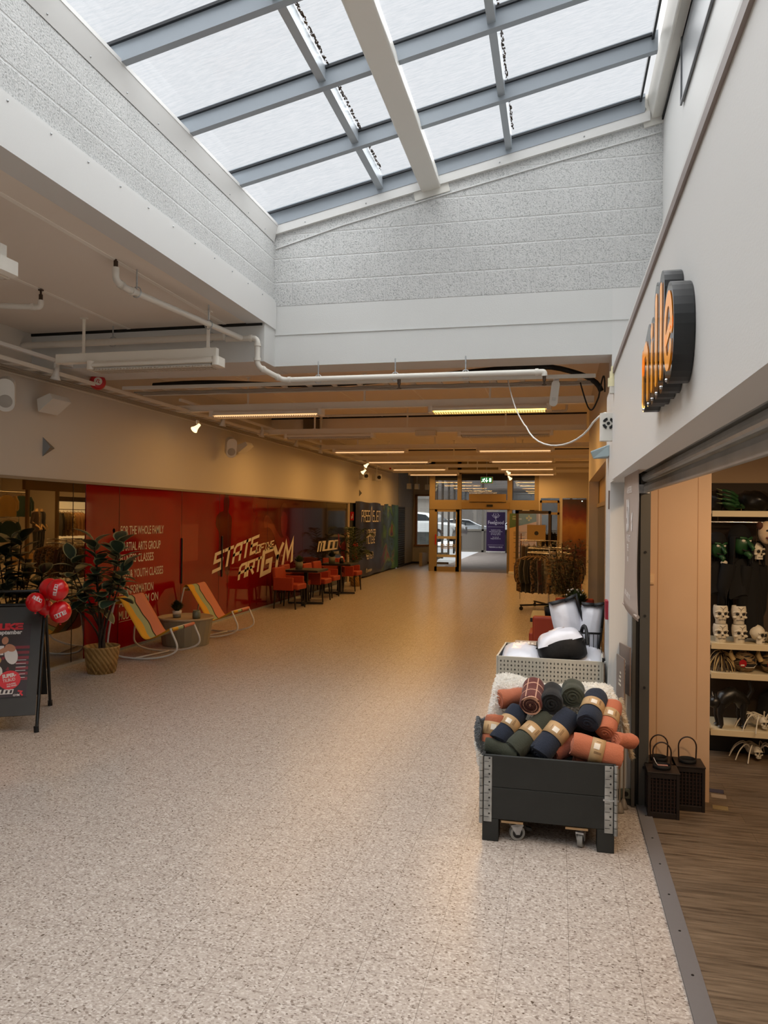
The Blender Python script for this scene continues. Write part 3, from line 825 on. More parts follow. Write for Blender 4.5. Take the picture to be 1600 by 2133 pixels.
GREYM = mat('grey_triangle', '#7b7b7a', 0.5, metal=0.4)
b = B().add([(0.0, -0.10, -0.11), (0.0, -0.10, 0.11), (0.0, 0.11, 0.0), (0.07, -0.06, 0.0)], [(0, 1, 2), (0, 3, 1), (1, 3, 2), (2, 3, 0)])
tag(b.build('wall_bracket', GREYM, None, (-5.638, 7.5, 2.55)), 'small grey triangular bracket on the left wall above the glass', 'bracket')
b = B().add([(0.0, -0.12, -0.1), (0.0, -0.12, 0.1), (0.0, 0.12, 0.0), (0.07, -0.06, 0.0)], [(0, 1, 2), (0, 3, 1), (1, 3, 2), (2, 3, 0)])
tag(b.build('wall_bracket', GREYM, None, (-5.638, 21.3, 2.5)), 'small grey triangular bracket on the left wall above the dark banner', 'bracket')
for (x, y, z, lab) in ((-5.35, 20.6, 2.95, 'left of the two pale projectors high on the left wall'), (-5.15, 21.3, 2.95, 'right of the two pale projectors high on the left wall')):
    t = thing('wall_projector', lab, 'projector', (x, y, z), (0, 0, 0.6))
    B().rbox((0, 0, 0), (0.2, 0.34, 0.18), 0.05).build('body', WPLA, t, bevel=0.01); B().cyl((0, -0.17, 0), (0, -0.22, 0), 0.05).build('lens', DARK, t)
    B().cyl((0, 0, 0.09), (0, 0, 0.35), 0.015).build('arm', WMET, t)
for k, (x, y) in enumerate(((-5.35, 27.2), (-5.1, 27.4), (-4.8, 27.9))):
    t = thing('ceiling_box', ('first', 'second', 'third')[k] + ' of three small beige boxes hung above the corner window', 'box', (x, y, 2.95))
    B().box(-0.08, 0.08, -0.08, 0.08, -0.1, 0.1).build('case', WPLA, t, bevel=0.01); B().cyl((0, 0, 0.1), (0, 0, 0.8), 0.012).build('rod', WMET, t)

# emergency strip, alarm beacon, smoke box with its white cable, right side
t = thing('emergency_lamp', 'white round ended emergency lamp hanging under the crossing cable ladder', 'lamp', (-0.06, 8.2, 3.13), (0.15, 0.12, 0))
B().rbox((0, 0, 0), (0.085, 0.27, 0.05), 0.04, 6, 0, Matrix.Rotation(PI/2, 4, 'X')).build('body', WPLA, t, bevel=0.008)
b = B().box(-0.03, 0.03, 0.024, 0.034, 0.0, 0.18); b.build('bracket', WMET, t)
b = B()
for q in range(3): b.box(-0.02, 0.02, -0.0268, -0.0262, -0.05-q*0.012, -0.046-q*0.012)
b.build('print', mat('print_grey', '#a8a8a4', 0.5), t)
t = thing('emergency_lamp', 'small pale box on the second ceiling lamp rail', 'lamp', (-2.25, 12.9, 3.26))
B().box(-0.18, 0.18, -0.08, 0.08, -0.05, 0.05).build('body', mat('pale_cream', '#d9cdb6', 0.5), t, bevel=0.01)
t = thing('sounder_box', 'small cream sensor box with black dial at the end of the fascia', 'sensor', (0.288, 4.85, 2.37))
B().rbox((0, 0, 0), (0.10, 0.06, 0.17), 0.02).build('case', WPLA, t, bevel=0.008)
M = Matrix.Translation((-0.0, -0.032, 0.02)) @ Matrix.Rotation(PI/2, 4, 'X')
b = B()
for q in range(4):
    a0 = q*PI/2+0.2
    b.prism([(0.036*math.cos(a0+k*0.2), 0.036*math.sin(a0+k*0.2)) for k in range(6)]+[(0.020*math.cos(a0+k*0.2), 0.020*math.sin(a0+k*0.2)) for k in range(5, -1, -1)], 0, 0.003, 0, M)
b.prism([(0.01*math.cos(k*PI/6), 0.01*math.sin(k*PI/6)) for k in range(12)], 0, 0.003, 0, M)
b.build('dial', BLK, t)
b = B().tube(bez((-0.55, 8.1, 3.30), (-0.45, 7.6, 2.9), (-0.36, 6.8, 2.72), (-0.28, 6.2, 2.56), 10)+bez((-0.26, 6.1, 2.53), (-0.15, 5.5, 2.25), (0.12, 5.2, 2.27), (0.2, 4.95, 2.41), 12)+bez((0.21, 4.93, 2.42), (0.25, 4.9, 2.46), (0.27, 4.88, 2.47), (0.285, 4.86, 2.455), 4), 0.006, 6)
tag(b.build('white_cable', WPLA), 'thin white cable looping from the crossing ladder to the cream sensor box', 'cable')
b = B().add([(0, -0.10, 0.06), (0, 0.10, 0.06), (-0.12, 0.0, 0.02), (0, -0.10, -0.02), (0, 0.10, -0.02), (-0.1, 0.0, -0.03)], [(0, 1, 2), (3, 5, 4), (0, 2, 5, 3), (1, 4, 5, 2), (0, 3, 4, 1)])
tag(b.build('wall_bracket', mat('blue_grey_metal', '#9fb0b4', 0.4), None, (0.318, 5.3, 2.24), bevel=0.006), 'pale blue grey corner bracket on the white pier under the sensor box', 'bracket')
t = thing('beacon', 'small cream beacon at the far end of the white fascia', 'beacon', (0.30, 4.62, 2.60))
B().cyl((0, 0, -0.02), (0, 0, 0.03), 0.03).cyl((0, 0, 0.03), (0, 0, 0.07), 0.02).cyl((0, 0, 0.07), (0, 0, 0.1), 0.012).build('lamp', mat('cream_glass', '#e8e0b8', 0.3), t)
B().box(-0.02, 0.03, -0.025, 0.025, -0.06, -0.02).build('base', WPLA, t)
# black cable loop and angled tray end by the right corridor wall
b = B().tube(bez((0.2, 8.1, 3.22), (0.28, 8.0, 2.9), (0.3, 8.0, 2.85), (0.36, 8.0, 3.0), 12)+bez((0.38, 8.0, 3.05), (0.42, 8.0, 3.3), (0.44, 8.0, 3.35), (0.44, 8.0, 3.1), 10), 0.008, 6)
tag(b.build('black_cable', BLK), 'thin black cable hanging in a loop at the right end of the crossing ladder', 'cable')
t = thing('ceiling_beam_box', 'grey junction box on the ceiling behind the second speaker', 'box', (-4.75, 14.15, 3.55))
B().box(-0.14, 0.14, -0.1, 0.1, -0.16, 0.16).build('case', mat('dark_grey_case', '#5d564c', 0.5), t, bevel=0.01)
B().box(0.18, 0.22, -0.02, 0.02, -0.3, 0.2).build('post', WMET, t)
b = B().rbox((0, 0, 0), (0.14, 0.1, 0.08), 0.02)
tag(b.build('alarm_beacon', REDPLAS, None, (-4.95, 22.4, 3.3)), 'dark red beacon on the far end of the left light track', 'beacon')
# ================================================================== LEFT SHOP FRONT
def red_panel_mat():
    m = mat('printed_red_glass', '#7d1012', 0.06, spec=0.4, coat=0.15)
    q = NB(m)
    sp = q.n('ShaderNodeSeparateXYZ'); q.l(q.tc.outputs['Object'], sp.inputs[0])
    mr = q.n('ShaderNodeMapRange'); mr.inputs['From Min'].default_value = 0.0; mr.inputs['From Max'].default_value = 11.8
    q.l(sp.outputs[1], mr.inputs['Value'])
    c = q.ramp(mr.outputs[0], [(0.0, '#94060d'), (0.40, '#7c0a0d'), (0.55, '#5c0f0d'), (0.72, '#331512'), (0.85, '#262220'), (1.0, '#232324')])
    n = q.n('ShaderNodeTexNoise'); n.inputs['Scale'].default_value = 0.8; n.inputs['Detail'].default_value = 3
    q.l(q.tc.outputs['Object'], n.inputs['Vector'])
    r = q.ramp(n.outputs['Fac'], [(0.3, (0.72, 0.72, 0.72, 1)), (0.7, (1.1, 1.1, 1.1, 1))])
    q.l(q.mix(1.0, c, r, 'MULTIPLY'), q.b.inputs['Base Color'])
    return m
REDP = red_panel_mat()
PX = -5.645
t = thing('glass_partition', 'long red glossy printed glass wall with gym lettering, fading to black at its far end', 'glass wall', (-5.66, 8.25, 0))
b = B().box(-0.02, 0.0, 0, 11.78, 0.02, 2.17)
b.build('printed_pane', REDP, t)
b = B()
for y in (0.72, 2.42, 3.75, 4.1, 5.95, 8.1, 9.9): b.box(0.0, 0.002, y-0.004, y+0.004, 0.02, 2.17)
b.build('pane_joint', mat('pane_joint_dark', '#2a0606', 0.3), t)
b = B().box(-0.05, 0.015, 0, 11.78, 0, 0.03); b.build('floor_rail', ALU, t)
HAND = mat('black_pull_handle', '#0c0a0a', 0.3)
for y in (2.42, 3.85):
    b = B().box(0.0, 0.02, y-0.016, y+0.016, 0.75, 1.45); b.build('door_pull', HAND, t, bevel=0.006)
# lettering; local y runs along the wall
def LM(y, z, sy=1.0, sz=1.0, ry=0.0, sh=0.0, e=0.003):
    """text plane on the left wall: u->+y, v->+z"""
    return aff((e, y-8.25, z), (0, sy, ry*sy), (0, sh*sz, sz))
def plain(s, y, z, h, w=None, tx=0.62):
    b = B()
    text_b(b, s, Matrix(), h/0.7, 1.0, 0.012*h)
    xs = [v.x for v in b.v]; k = (w/(max(xs)-min(xs))) if w else tx
    x0 = min(xs)
    M = LM(y, z)
    b.v = [M @ Vector(((v.x-x0)*k, v.y, 0)) for v in b.v]
    return b.build('lettering', LETTERW, t)
plain('FOR THE WHOLE FAMILY', 9.005, 1.535, 0.115, 1.12)
plain('MARTIAL ARTS GROUP', 9.0, 1.318, 0.115, 1.04)
plain('FITNESS CLASSES', 9.0, 1.155, 0.115, 0.85)
plain('KIDS & YOUTH CLASSES', 9.0, 0.945, 0.115, 1.12)
plain('SEE INFORMATION', 8.99, 0.73, 0.115, 0.86)
plain('ABOUT GYM ON', 8.99, 0.575, 0.115, 1.0)
plain('MUDO.NO', 8.99, 0.40, 0.115, 0.55)
b = B()
for z in (1.59, 1.375, 1.0, 0.76): b.prism([(0.026*math.cos(k*PI/6), 0.03*math.sin(k*PI/6)) for k in range(12)], 0, 0.002, 0, LM(8.85, z))
b.box(0.0, 0.003, 8.99-8.25, 9.5-8.25, 0.375, 0.38)
b.build('bullet_dot', LETTERW, t)
def techno(s, y, z, w, h, sh, ry, wt=0.6, mats=LETTERW, tgt=None, gap=1.5):
    b = B(); sw = stroke_width(s, gap)
    stroke_text(b, s, LM(y, z, w/sw, h/6.0, ry, sh), wt, gap)
    return b.build('lettering', mats, tgt or t)
techno('STATE', 11.78, 0.86, 1.86, 0.285, 0.35, 0.145, 0.62)
techno('OF', 13.62, 1.09, 0.36, 0.14, 0.35, 0.09, 0.6)
techno('THE', 14.04, 1.12, 0.46, 0.14, 0.35, 0.09, 0.6)
techno('ART', 12.83, 0.66, 1.02, 0.235, 0.3, 0.10, 0.66)
techno('GYm', 13.90, 0.66, 1.72, 0.43, 0.3, 0.115, 0.66, gap=1.3)
techno('MUDO', 17.45, 0.975, 1.62, 0.21, 0.5, 0.0, 0.6, gap=1.2)
techno('GYM', 18.75, 0.845, 0.46, 0.055, 0.3, 0.0, 0.6)
b = B(); M = LM(19.12, 0.98)
for pl, wd in (([(0.06, 0.34), (0.12, 0.30)], 0.04), ([(0.06, 0.24), (0.18, 0.20), (0.14, 0.1), (0.26, 0.02)], 0.03), ([(0.08, 0.22), (0.05, 0.1), (0.0, 0.0)], 0.03)):
    stroke(b, pl, wd, M)
b.build('figure_mark', mat('logo_red', '#8e1a1c', 0.4), t)
# printed athletes on the glass: dim dark-red flat silhouettes of the print
PRN = mat('print_dark_red', '#4d0b0b', 0.08, coat=0.5); PRN2 = mat('print_red', '#761712', 0.08, coat=0.5)
def blob(pts, y, z, s, m, e=0.0015, nm='print_shape'):
    P = [Vector((p[0], p[1], 0)) for p in pts]; n = len(P); out = []
    for i in range(n):
        a, c, d, f = P[i-1], P[i], P[(i+1) % n], P[(i+2) % n]
        for k in range(4):
            u = k/4.0
            out.append(0.5*((2*c)+(-a+d)*u+(2*a-5*c+4*d-f)*u*u+(-a+3*c-3*d+f)*u**3))
    M = aff((e, y-8.25, z), (0, s, 0), (0, 0, s))
    b = B(); b.add([(p.x, p.y, 0) for p in out], [tuple(range(len(out)))], 0, False, M)
    return b.build(nm, m, t)
blob([(0.0, 0), (-0.25, 0.35), (-0.2, 0.65), (0.1, 0.8), (0.3, 0.85), (0.32, 1.2), (0.5, 1.38), (0.72, 1.28), (0.75, 1.0), (0.7, 0.8), (0.95, 0.6), (0.95, 0.2), (0.9, -0.3), (0.85, -1.2), (0.5, -1.25), (0.4, -0.4), (0.2, -1.2), (-0.1, -1.2)], 12.0, 1.45, 0.52, PRN)
blob([(0.0, 0.9), (0.35, 1.05), (0.8, 0.85), (1.5, 0.35), (2.0, 0.1), (2.5, 0.2), (2.9, 0.0), (3.1, -0.5), (3.0, -1.3), (2.2, -1.4), (1.7, -0.5), (1.0, 0.3), (0.5, 0.55), (0.05, 0.55)], 14.0, 1.3, 0.5, PRN2)
blob([(0.0, 0.0), (-0.12, 0.4), (0.0, 0.75), (0.3, 0.85), (0.5, 0.6), (0.5, 0.2), (0.3, -0.15)], 15.0, 1.45, 0.62, PRN2, 0.0018)
blob([(-0.15, 0.5), (-0.1, 0.9), (0.3, 1.02), (0.6, 0.75), (0.52, 0.45), (0.42, 0.65), (0.1, 0.72)], 15.0, 1.45, 0.62, PRN, 0.0021)
bq = B().box(0.0005, 0.0012, 10.62-8.25, 11.22-8.25, 1.08, 1.66); bq.build('print_shape', mat('print_bright_red', '#8c0b0d', 0.08, coat=0.5), t)

# clear shop window in front of the clothes shop
t = thing('shop_window', 'clear glass shop front reflecting the plant and rocking chair', 'glass wall', (-5.66, 3.0, 0))
B().box(-0.02, -0.008, 0, 5.25, 0.03, 2.17).build('pane', SHOPGLASS, t)
B().box(-0.05, 0.015, 0, 5.25, 0, 0.03).build('floor_rail', ALU, t)
b = B().box(-0.03, 0.01, 3.60, 3.68, 0.03, 2.17); b.build('post', DARK, t)
b = B().box(-0.006, -0.004, 5.0, 5.006, 0.03, 2.17); b.build('pane_joint', DARK, t)

# ---- inside the clothes shop
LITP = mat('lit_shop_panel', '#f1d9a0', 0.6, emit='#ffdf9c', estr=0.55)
def rodthing(x, y, L, z, ang, label, n, cols, top, drop, grp):
    """wall rail of hanging garments; each garment its own thing"""
    t = thing('clothes_rail', label, 'clothes rail', (x, y, z), (0, 0, ang))
    B().cyl((-L/2, 0, 0), (L/2, 0, 0), 0.012, n=8).build('rod', CHROME, t)
    B().cyl((-L/2, 0, 0), (-L/2, 0, -z), 0.012, n=8).build('post', CHROME, t); B().cyl((L/2, 0, 0), (L/2, 0, -z), 0.012, n=8).build('post', CHROME, t)
    return t
def garment_b(w=0.42, h=0.72, th=0.05, seed=0, sleeves=True, fl=0.0):
    """hanging top/dress: closed loft with folds. local: hangs from z=0, plane in x-z"""
    rnd = random.Random(seed); ph = rnd.uniform(0, 6)
    b = B(); n = 28; rings = []
    for k in range(9):
        u = k/8.0
        hw = w/2*(0.55+0.45*min(1, u*5)) if u < 0.2 else w/2*(1.0+fl*u)
        z = -0.03-h*u - (0.05*(1-min(1, u*5)))*0
        ring = []
        for i in range(n):
            a = 2*PI*i/n
            fold = 1+0.35*math.sin(5*a+ph+u*1.5)*u
            ring.append((hw*math.cos(a)*(1+0.03*math.sin(3*a+ph)), th*(0.5+0.6*u)*math.sin(a)*fold, z+0.02*math.sin(4*a+ph)*u - (abs(math.cos(a))**3)*0.05*(1-u)))
        rings.append(ring)
    b.ring_loft(rings)
    if sleeves:
        for s in (-1, 1):
            b.tube([(s*w*0.42, 0, -0.07), (s*w*0.55, 0.01, -0.22), (s*w*0.56, 0.02, -0.42), (s*w*0.5, 0.03, -h*0.78)], [0.05, 0.048, 0.04, 0.036], 8)
    return b
HANGW = mat('wooden_hanger', '#7b5a35', 0.5)
def hanger_b(w=0.40):
    b = B().tube([(-w/2, 0, -0.075), (-w/4, 0, -0.03), (0, 0, -0.005), (w/4, 0, -0.03), (w/2, 0, -0.075)], 0.009, 6)
    b.tube([(0, 0, -0.005), (0, 0, 0.03), (0.012, 0, 0.05), (0.0, 0, 0.07), (-0.014, 0, 0.058)], 0.003, 6)
    return b
def cloth(name, col, col2=None, sc=30.0, thr=(0.45, 0.55), kind='noise', rough=0.85):
    m = mat(name, col, rough, sheen=0.3)
    if col2:
        q = NB(m)
        if kind == 'stripe':
            n = q.n('ShaderNodeTexWave'); n.inputs['Scale'].default_value = sc; n.bands_direction = 'Z'; f = n.outputs['Fac']
        else:
            n = q.n('ShaderNodeTexNoise'); n.inputs['Scale'].default_value = sc; n.inputs['Detail'].default_value = 2; f = n.outputs['Fac']
        q.l(q.tc.outputs['Object'], n.inputs['Vector'])
        q.l(q.ramp(f, [(thr[0], col), (thr[1], col2)]), q.b.inputs['Base Color'])
    return m
def garment(name, label, cat, loc, rz, mats, w=0.42, h=0.72, seed=0, grp=None, sleeves=True, th=0.05, fl=0.0, ty=0.0):
    t = thing(name, label, cat, loc, (0, ty, rz), group=grp)
    hanger_b(w*0.95).build('hanger', HANGW, t)
    garment_b(w, h, th, seed, sleeves, fl).build('fabric', mats, t)
    return t
C_TEAL = cloth('teal_knit', '#2f4d4d'); C_CREAM = cloth('cream_knit', '#c9a562'); C_BEIGE = cloth('beige_shirt', '#c9a077'); C_STR = cloth('striped_knit', '#20160f', '#a98a5a', 14, (0.48, 0.52), 'stripe')
C_LEO = cloth('leaf_print', '#8a6a3a', '#e6cf98', 22); C_BLK = cloth('black_cloth', '#15110d'); C_MUS = cloth('mustard_cloth', '#8f6420'); C_WINE = cloth('wine_cloth', '#3a0f10'); C_BRN = cloth('brown_cloth', '#2c1a0f')
# hanging displays in the clothes shop on the right, seen as reflections in the left glass
rodthing(4.1, 19.0, 1.4, 2.42, PI/2, 'upper chrome rail of jumpers in the clothes shop opposite the left glass', 0, 0, 0, 0, 0)
garment('hanging_jumper', 'cream jumper on the upper rail in the clothes shop', 'jumper', (4.1, 18.75, 2.35), PI/2+0.9, C_CREAM, 0.5, 0.6, 1)
garment('hanging_jumper', 'teal jumper on the upper rail in the clothes shop', 'jumper', (4.1, 19.35, 2.35), PI/2+0.9, C_TEAL, 0.55, 0.6, 2)
garment('hanging_jumper', 'dark teal top on the low rail in the clothes shop', 'jumper', (3.9, 18.6, 1.62), PI/2+0.9, C_TEAL, 0.5, 0.6, 3)
rodthing(3.9, 18.6, 0.8, 1.69, PI/2, 'low chrome rail holding the dark teal top in the clothes shop', 0, 0, 0, 0, 0)
SKIN = mat('mannequin_ivory', '#d9b27d', 0.4)
def mannequin(loc, rz, label, shirt, trous, jacket, arm):
    t = thing('mannequin', label, 'mannequin', loc, (0, 0, rz))
    b = B()
    b.ring_loft([[(w*math.cos(2*PI*k/20), d*math.sin(2*PI*k/20)+yo, z) for k in range(20)] for (w, d, z, yo) in
        ((0.155, 0.10, 0.88, 0), (0.15, 0.10, 1.0, 0), (0.125, 0.09, 1.12, 0), (0.15, 0.105, 1.28, -0.01), (0.175, 0.10, 1.40, 0), (0.15, 0.075, 1.47, 0), (0.06, 0.055, 1.50, 0.01), (0.05, 0.05, 1.57, 0.01), (0.052, 0.052, 1.60, 0.01))])
    for s in (-1, 1):
        b.tube([(s*0.165, 0, 1.43), (s*0.21, 0.02, 1.28), (s*0.235, 0.04, 1.13), (s*0.21-arm*s*0.06, -0.10, 1.00), (s*0.19-arm*s*0.1, -0.16, 0.92)], [0.05, 0.043, 0.036, 0.03, 0.022], 10)
        h = Vector((s*0.19-arm*s*0.1, -0.16, 0.92))
        for q in range(4): b.tube([h+Vector((-0.018+q*0.012, 0, 0.0)), h+Vector((-0.02+q*0.013, -0.02, -0.05)), h+Vector((-0.02+q*0.013, -0.02, -0.085+abs(q-1.5)*0.008))], [0.008, 0.007, 0.005], 6)
        b.tube([h+Vector((-s*0.02, -0.01, 0.0)), h+Vector((-s*0.035, -0.03, -0.03)), h+Vector((-s*0.035, -0.035, -0.05))], [0.008, 0.007, 0.005], 6)
        b.tube([(s*0.085, 0, 0.90), (s*0.09, -0.01, 0.5), (s*0.09, 0.02, 0.08)], [0.085, 0.055, 0.033], 12)
        b.ell((s*0.09, -0.05, 0.035), (0.038, 0.11, 0.035), 12, 8)
    b.build('body', SKIN, t)
    b = B()
    for s in (-1, 1): b.tube([(s*0.085, 0, 0.95), (s*0.09, -0.01, 0.5), (s*0.09, 0.02, 0.12)], [0.1, 0.075, 0.055], 14)
    b.build('trousers', trous, t)
    b = B().ring_loft([[(w*math.cos(2*PI*k/20), d*math.sin(2*PI*k/20), z) for k in range(20)] for (w, d, z) in ((0.185, 0.125, 0.82), (0.17, 0.115, 1.0), (0.15, 0.11, 1.12), (0.172, 0.122, 1.28), (0.195, 0.115, 1.40), (0.165, 0.09, 1.475), (0.075, 0.07, 1.505))], cap=False)
    b.build('shirt', shirt, t)
    if jacket:
        b = B()
        for s in (-1, 1): b.tube([(s*0.175, 0, 1.44), (s*0.22, 0.02, 1.28), (s*0.245, 0.04, 1.10), (s*0.21-arm*s*0.04, -0.06, 1.03)], [0.065, 0.058, 0.05, 0.045], 12)
        n = 24
        rings = []
        for (w, d, z) in ((0.21, 0.145, 0.78), (0.19, 0.13, 1.0), (0.17, 0.125, 1.12), (0.19, 0.137, 1.28), (0.21, 0.13, 1.41), (0.17, 0.10, 1.485)):
            rings.append([(w*math.cos(-PI/2+0.3+(2*PI-0.6)*k/(n-1)), d*math.sin(-PI/2+0.3+(2*PI-0.6)*k/(n-1)), z) for k in range(n)])
        for i in range(len(rings)-1):
            b.add(rings[i]+rings[i+1], [(k, k+1, n+k+1, n+k) for k in range(n-1)], 0, True)
        b.build('jacket', jacket, t)
    return t
B0 = B().rbox((0, 0, 0.19), (1.3, 1.7, 0.38), 0.05)
tag(B0.build('display_plinth', mat('plinth_tan', '#9a774a', 0.5), None, (7.1, 24.0, 0)), 'tan plinth under the two mannequins in the clothes shop', 'plinth')
C_PAT = cloth('patterned_shirt', '#4d3622', '#9b7745', 40); C_NAVY = cloth('dark_trousers', '#14120f')
mannequin((6.88, 23.65, 0.38), -1.6, 'headless mannequin in a patterned shirt and brown cardigan on the plinth', C_PAT, C_NAVY, C_BRN, 1.4)
mannequin((7.25, 24.4, 0.38), -1.9, 'headless mannequin in a long black coat behind the cardigan mannequin', C_NAVY, C_NAVY, C_BLK, 0.4)
# clothes wall right of the mannequins, warm lit backdrop
t = thing('lit_display_wall', 'warm lit cream display wall behind the beige shirts in the clothes shop', 'display wall', (5.9, 24.4, 0))
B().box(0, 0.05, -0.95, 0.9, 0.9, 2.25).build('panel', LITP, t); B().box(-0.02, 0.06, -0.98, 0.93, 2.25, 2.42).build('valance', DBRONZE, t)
t = thing('lit_display_wall', 'narrow bright cream display panel in the clothes shop, mirrored at the left photo edge', 'display wall', (5.0, 18.9, 0))
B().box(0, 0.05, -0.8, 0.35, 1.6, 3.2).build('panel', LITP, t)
rodthing(4.3, 22.0, 1.5, 1.95, PI/2, 'chrome rail of beige shirts in front of the lit display wall', 0, 0, 0, 0, 0)
for k in range(7):
    lab = ('black', 'striped', 'second striped', 'leaf printed', 'first beige', 'second beige', 'last beige')[k]
    garment('hanging_shirt', lab + ' shirt on the chrome rail in front of the lit display wall', 'shirt', (4.3, 21.4+k*0.19, 1.88), 0.5, (C_BLK, C_STR, C_STR, C_LEO, C_BEIGE, C_BEIGE, C_BEIGE)[k], 0.42, 0.75, 10+k, 'shirts on the rail before the lit display wall')
# round rack of dark clothes inside
def round_rack(loc, label, R_, H, n, cols, grp, word, gw=0.40, gh=0.75, base=True, arc=(0, 2*PI), sd=0):
    t = thing('clothes_rack', label, 'clothes rack', loc)
    ring = [(R_*math.cos(2*PI*k/40), R_*math.sin(2*PI*k/40), H) for k in range(40)]
    B().tube(ring, 0.013, 8, closed=True).build('ring', CHROME, t)
    B().tube([(x*0.98, y*0.98, z+0.09) for x, y, z in ring], 0.01, 8, closed=True).build('upper_ring', CHROME, t)
    B().cyl((0, 0, 0.1), (0, 0, H+0.09), 0.018, n=12).build('post', CHROME, t)
    for q in range(3):
        a = q*2*PI/3+0.4
        B().cyl((0, 0, H+0.0), (R_*math.cos(a), R_*math.sin(a), H), 0.009, n=8).build('spoke', CHROME, t)
    if base:
        for q in range(4):
            a = q*PI/2+0.5
            l = B().box(0.02, 0.62, -0.018, 0.018, 0.085, 0.115, 0, Matrix.Rotation(a, 4, 'Z')).build('base_leg', DARK, t)
            bb = B().cyl((0.6*math.cos(a)-0.012*math.sin(a), 0.6*math.sin(a)+0.012*math.cos(a), 0.038), (0.6*math.cos(a)+0.012*math.sin(a), 0.6*math.sin(a)-0.012*math.cos(a), 0.038), 0.038, n=14)
            bb.cyl((0.6*math.cos(a), 0.6*math.sin(a), 0.06), (0.6*math.cos(a), 0.6*math.sin(a), 0.1), 0.012, n=8)
            bb.build('castor', BLK, l)
    protos = {}
    for k in range(n):
        a = arc[0]+(arc[1]-arc[0])*k/n
        m, wd = cols[k % len(cols)] if not callable(cols) else cols(k)
        key = m.name
        x, y = loc[0]+R_*math.cos(a), loc[1]+R_*math.sin(a)
        lab = word % wd
        if key not in protos:
            protos[key] = garment('hanging_blouse', lab, 'garment', (x, y, loc[2]+H-0.07), a+0.25, m, gw, gh, sd+k, grp, True, 0.045, 0.05)
        else: dup(protos[key], (x, y, loc[2]+H-0.07), (0, 0, a+0.25+random.uniform(-0.1, 0.1)), lab, grp)
    return t
spot('floor_spot', (-4.6, 4.6, 3.2), (-4.1, 5.0, 0), 40, WARM, 34, 0.5, 0.03)
area('clothes_shop_light', (5.2, 20.5, 3.5), 3.0, 5.0, SHOPL, WARM)
# ================================================================== FAR LEFT: banner, shutter, corner window
def banner_mat():
    m = mat('dark_vinyl_banner', '#23232a', 0.35)
    q = NB(m)
    sp = q.n('ShaderNodeSeparateXYZ'); q.l(q.tc.outputs['Object'], sp.inputs[0])
    n = q.n('ShaderNodeTexNoise'); n.inputs['Scale'].default_value = 1.3; n.inputs['Detail'].default_value = 4; n.inputs['Distortion'].default_value = 1.2
    q.l(q.tc.outputs['Object'], n.inputs['Vector'])
    pic = q.ramp(n.outputs['Fac'], [(0.30, '#20343a'), (0.40, '#4a6a86'), (0.47, '#2a3a30'), (0.54, '#6a9a3f'), (0.60, '#8f3a35'), (0.68, '#2a3036')])
    mr = q.n('ShaderNodeMapRange'); mr.inputs['From Min'].default_value = 3.1; mr.inputs['From Max'].default_value = 4.3
    q.l(sp.outputs[1], mr.inputs['Value'])
    gr = q.n('ShaderNodeMapRange'); gr.inputs['From Min'].default_value = 4.9; gr.inputs['From Max'].default_value = 5.4
    q.l(sp.outputs[1], gr.inputs['Value'])
    c = q.mix(mr.outputs[0], S('#211f26'), pic)
    c2 = q.mix(gr.outputs[0], c, q.mix(n.outputs['Fac'], S('#0f4a22'), S('#4f9a3f')))
    q.l(c2, q.b.inputs['Base Color'])
    return m
t = thing('vinyl_banner', 'dark hanging vinyl banner with thin white letters and a green picture edge', 'banner', (-5.62, 20.75, 0.0))
b = B()
b.grid(lambda u, v: (0.012*math.sin(u*30)*(0.4+v)+0.02*math.sin(u*7), u*5.85, 0.05+v*2.2+0.012*math.sin(u*19)), 120, 6)
b.build('vinyl', banner_mat(), t)
LM2 = lambda y, z, sy, sz, sh=0.0: aff((0.05, y-20.75, z), (0, sy, 0), (0, sh, sz))
b = B(); x = stroke_width('PASS', 1.6); 
stroke_text(b, 'PASS', LM2(21.25, 1.68, 0.046, 0.052), 0.36, 1.6)
stroke_text(b, 'a', LM2(22.32, 1.68, 0.05, 0.052), 0.36)
stroke_text(b, 'SJEN', LM2(22.62, 1.68, 0.046, 0.052), 0.36, 1.6)
stroke_text(b, 'LOKALER', LM2(21.9, 1.23, 0.03, 0.032), 0.45, 1.2)
stroke_text(b, 'TIL LEIE', LM2(21.85, 1.02, 0.03, 0.032), 0.45, 1.2)
stroke_text(b, '928 11 594', LM2(21.85, 0.56, 0.02, 0.03), 0.45, 1.2)
stroke(b, [(0, 0), (0, 0.07), (0.05, 0.11), (0.1, 0.07), (0.1, 0)], 0.012, LM2(21.85, 0.16, 1, 1))
b.build('lettering', LETTERW, t)
b = B(); text_b(b, 'passasjen', aff((0.05, 22.02-20.75, 0.17), (0, 1, 0), (0, 0, 1)), 0.14); b.build('small_lettering', LETTERW, t)
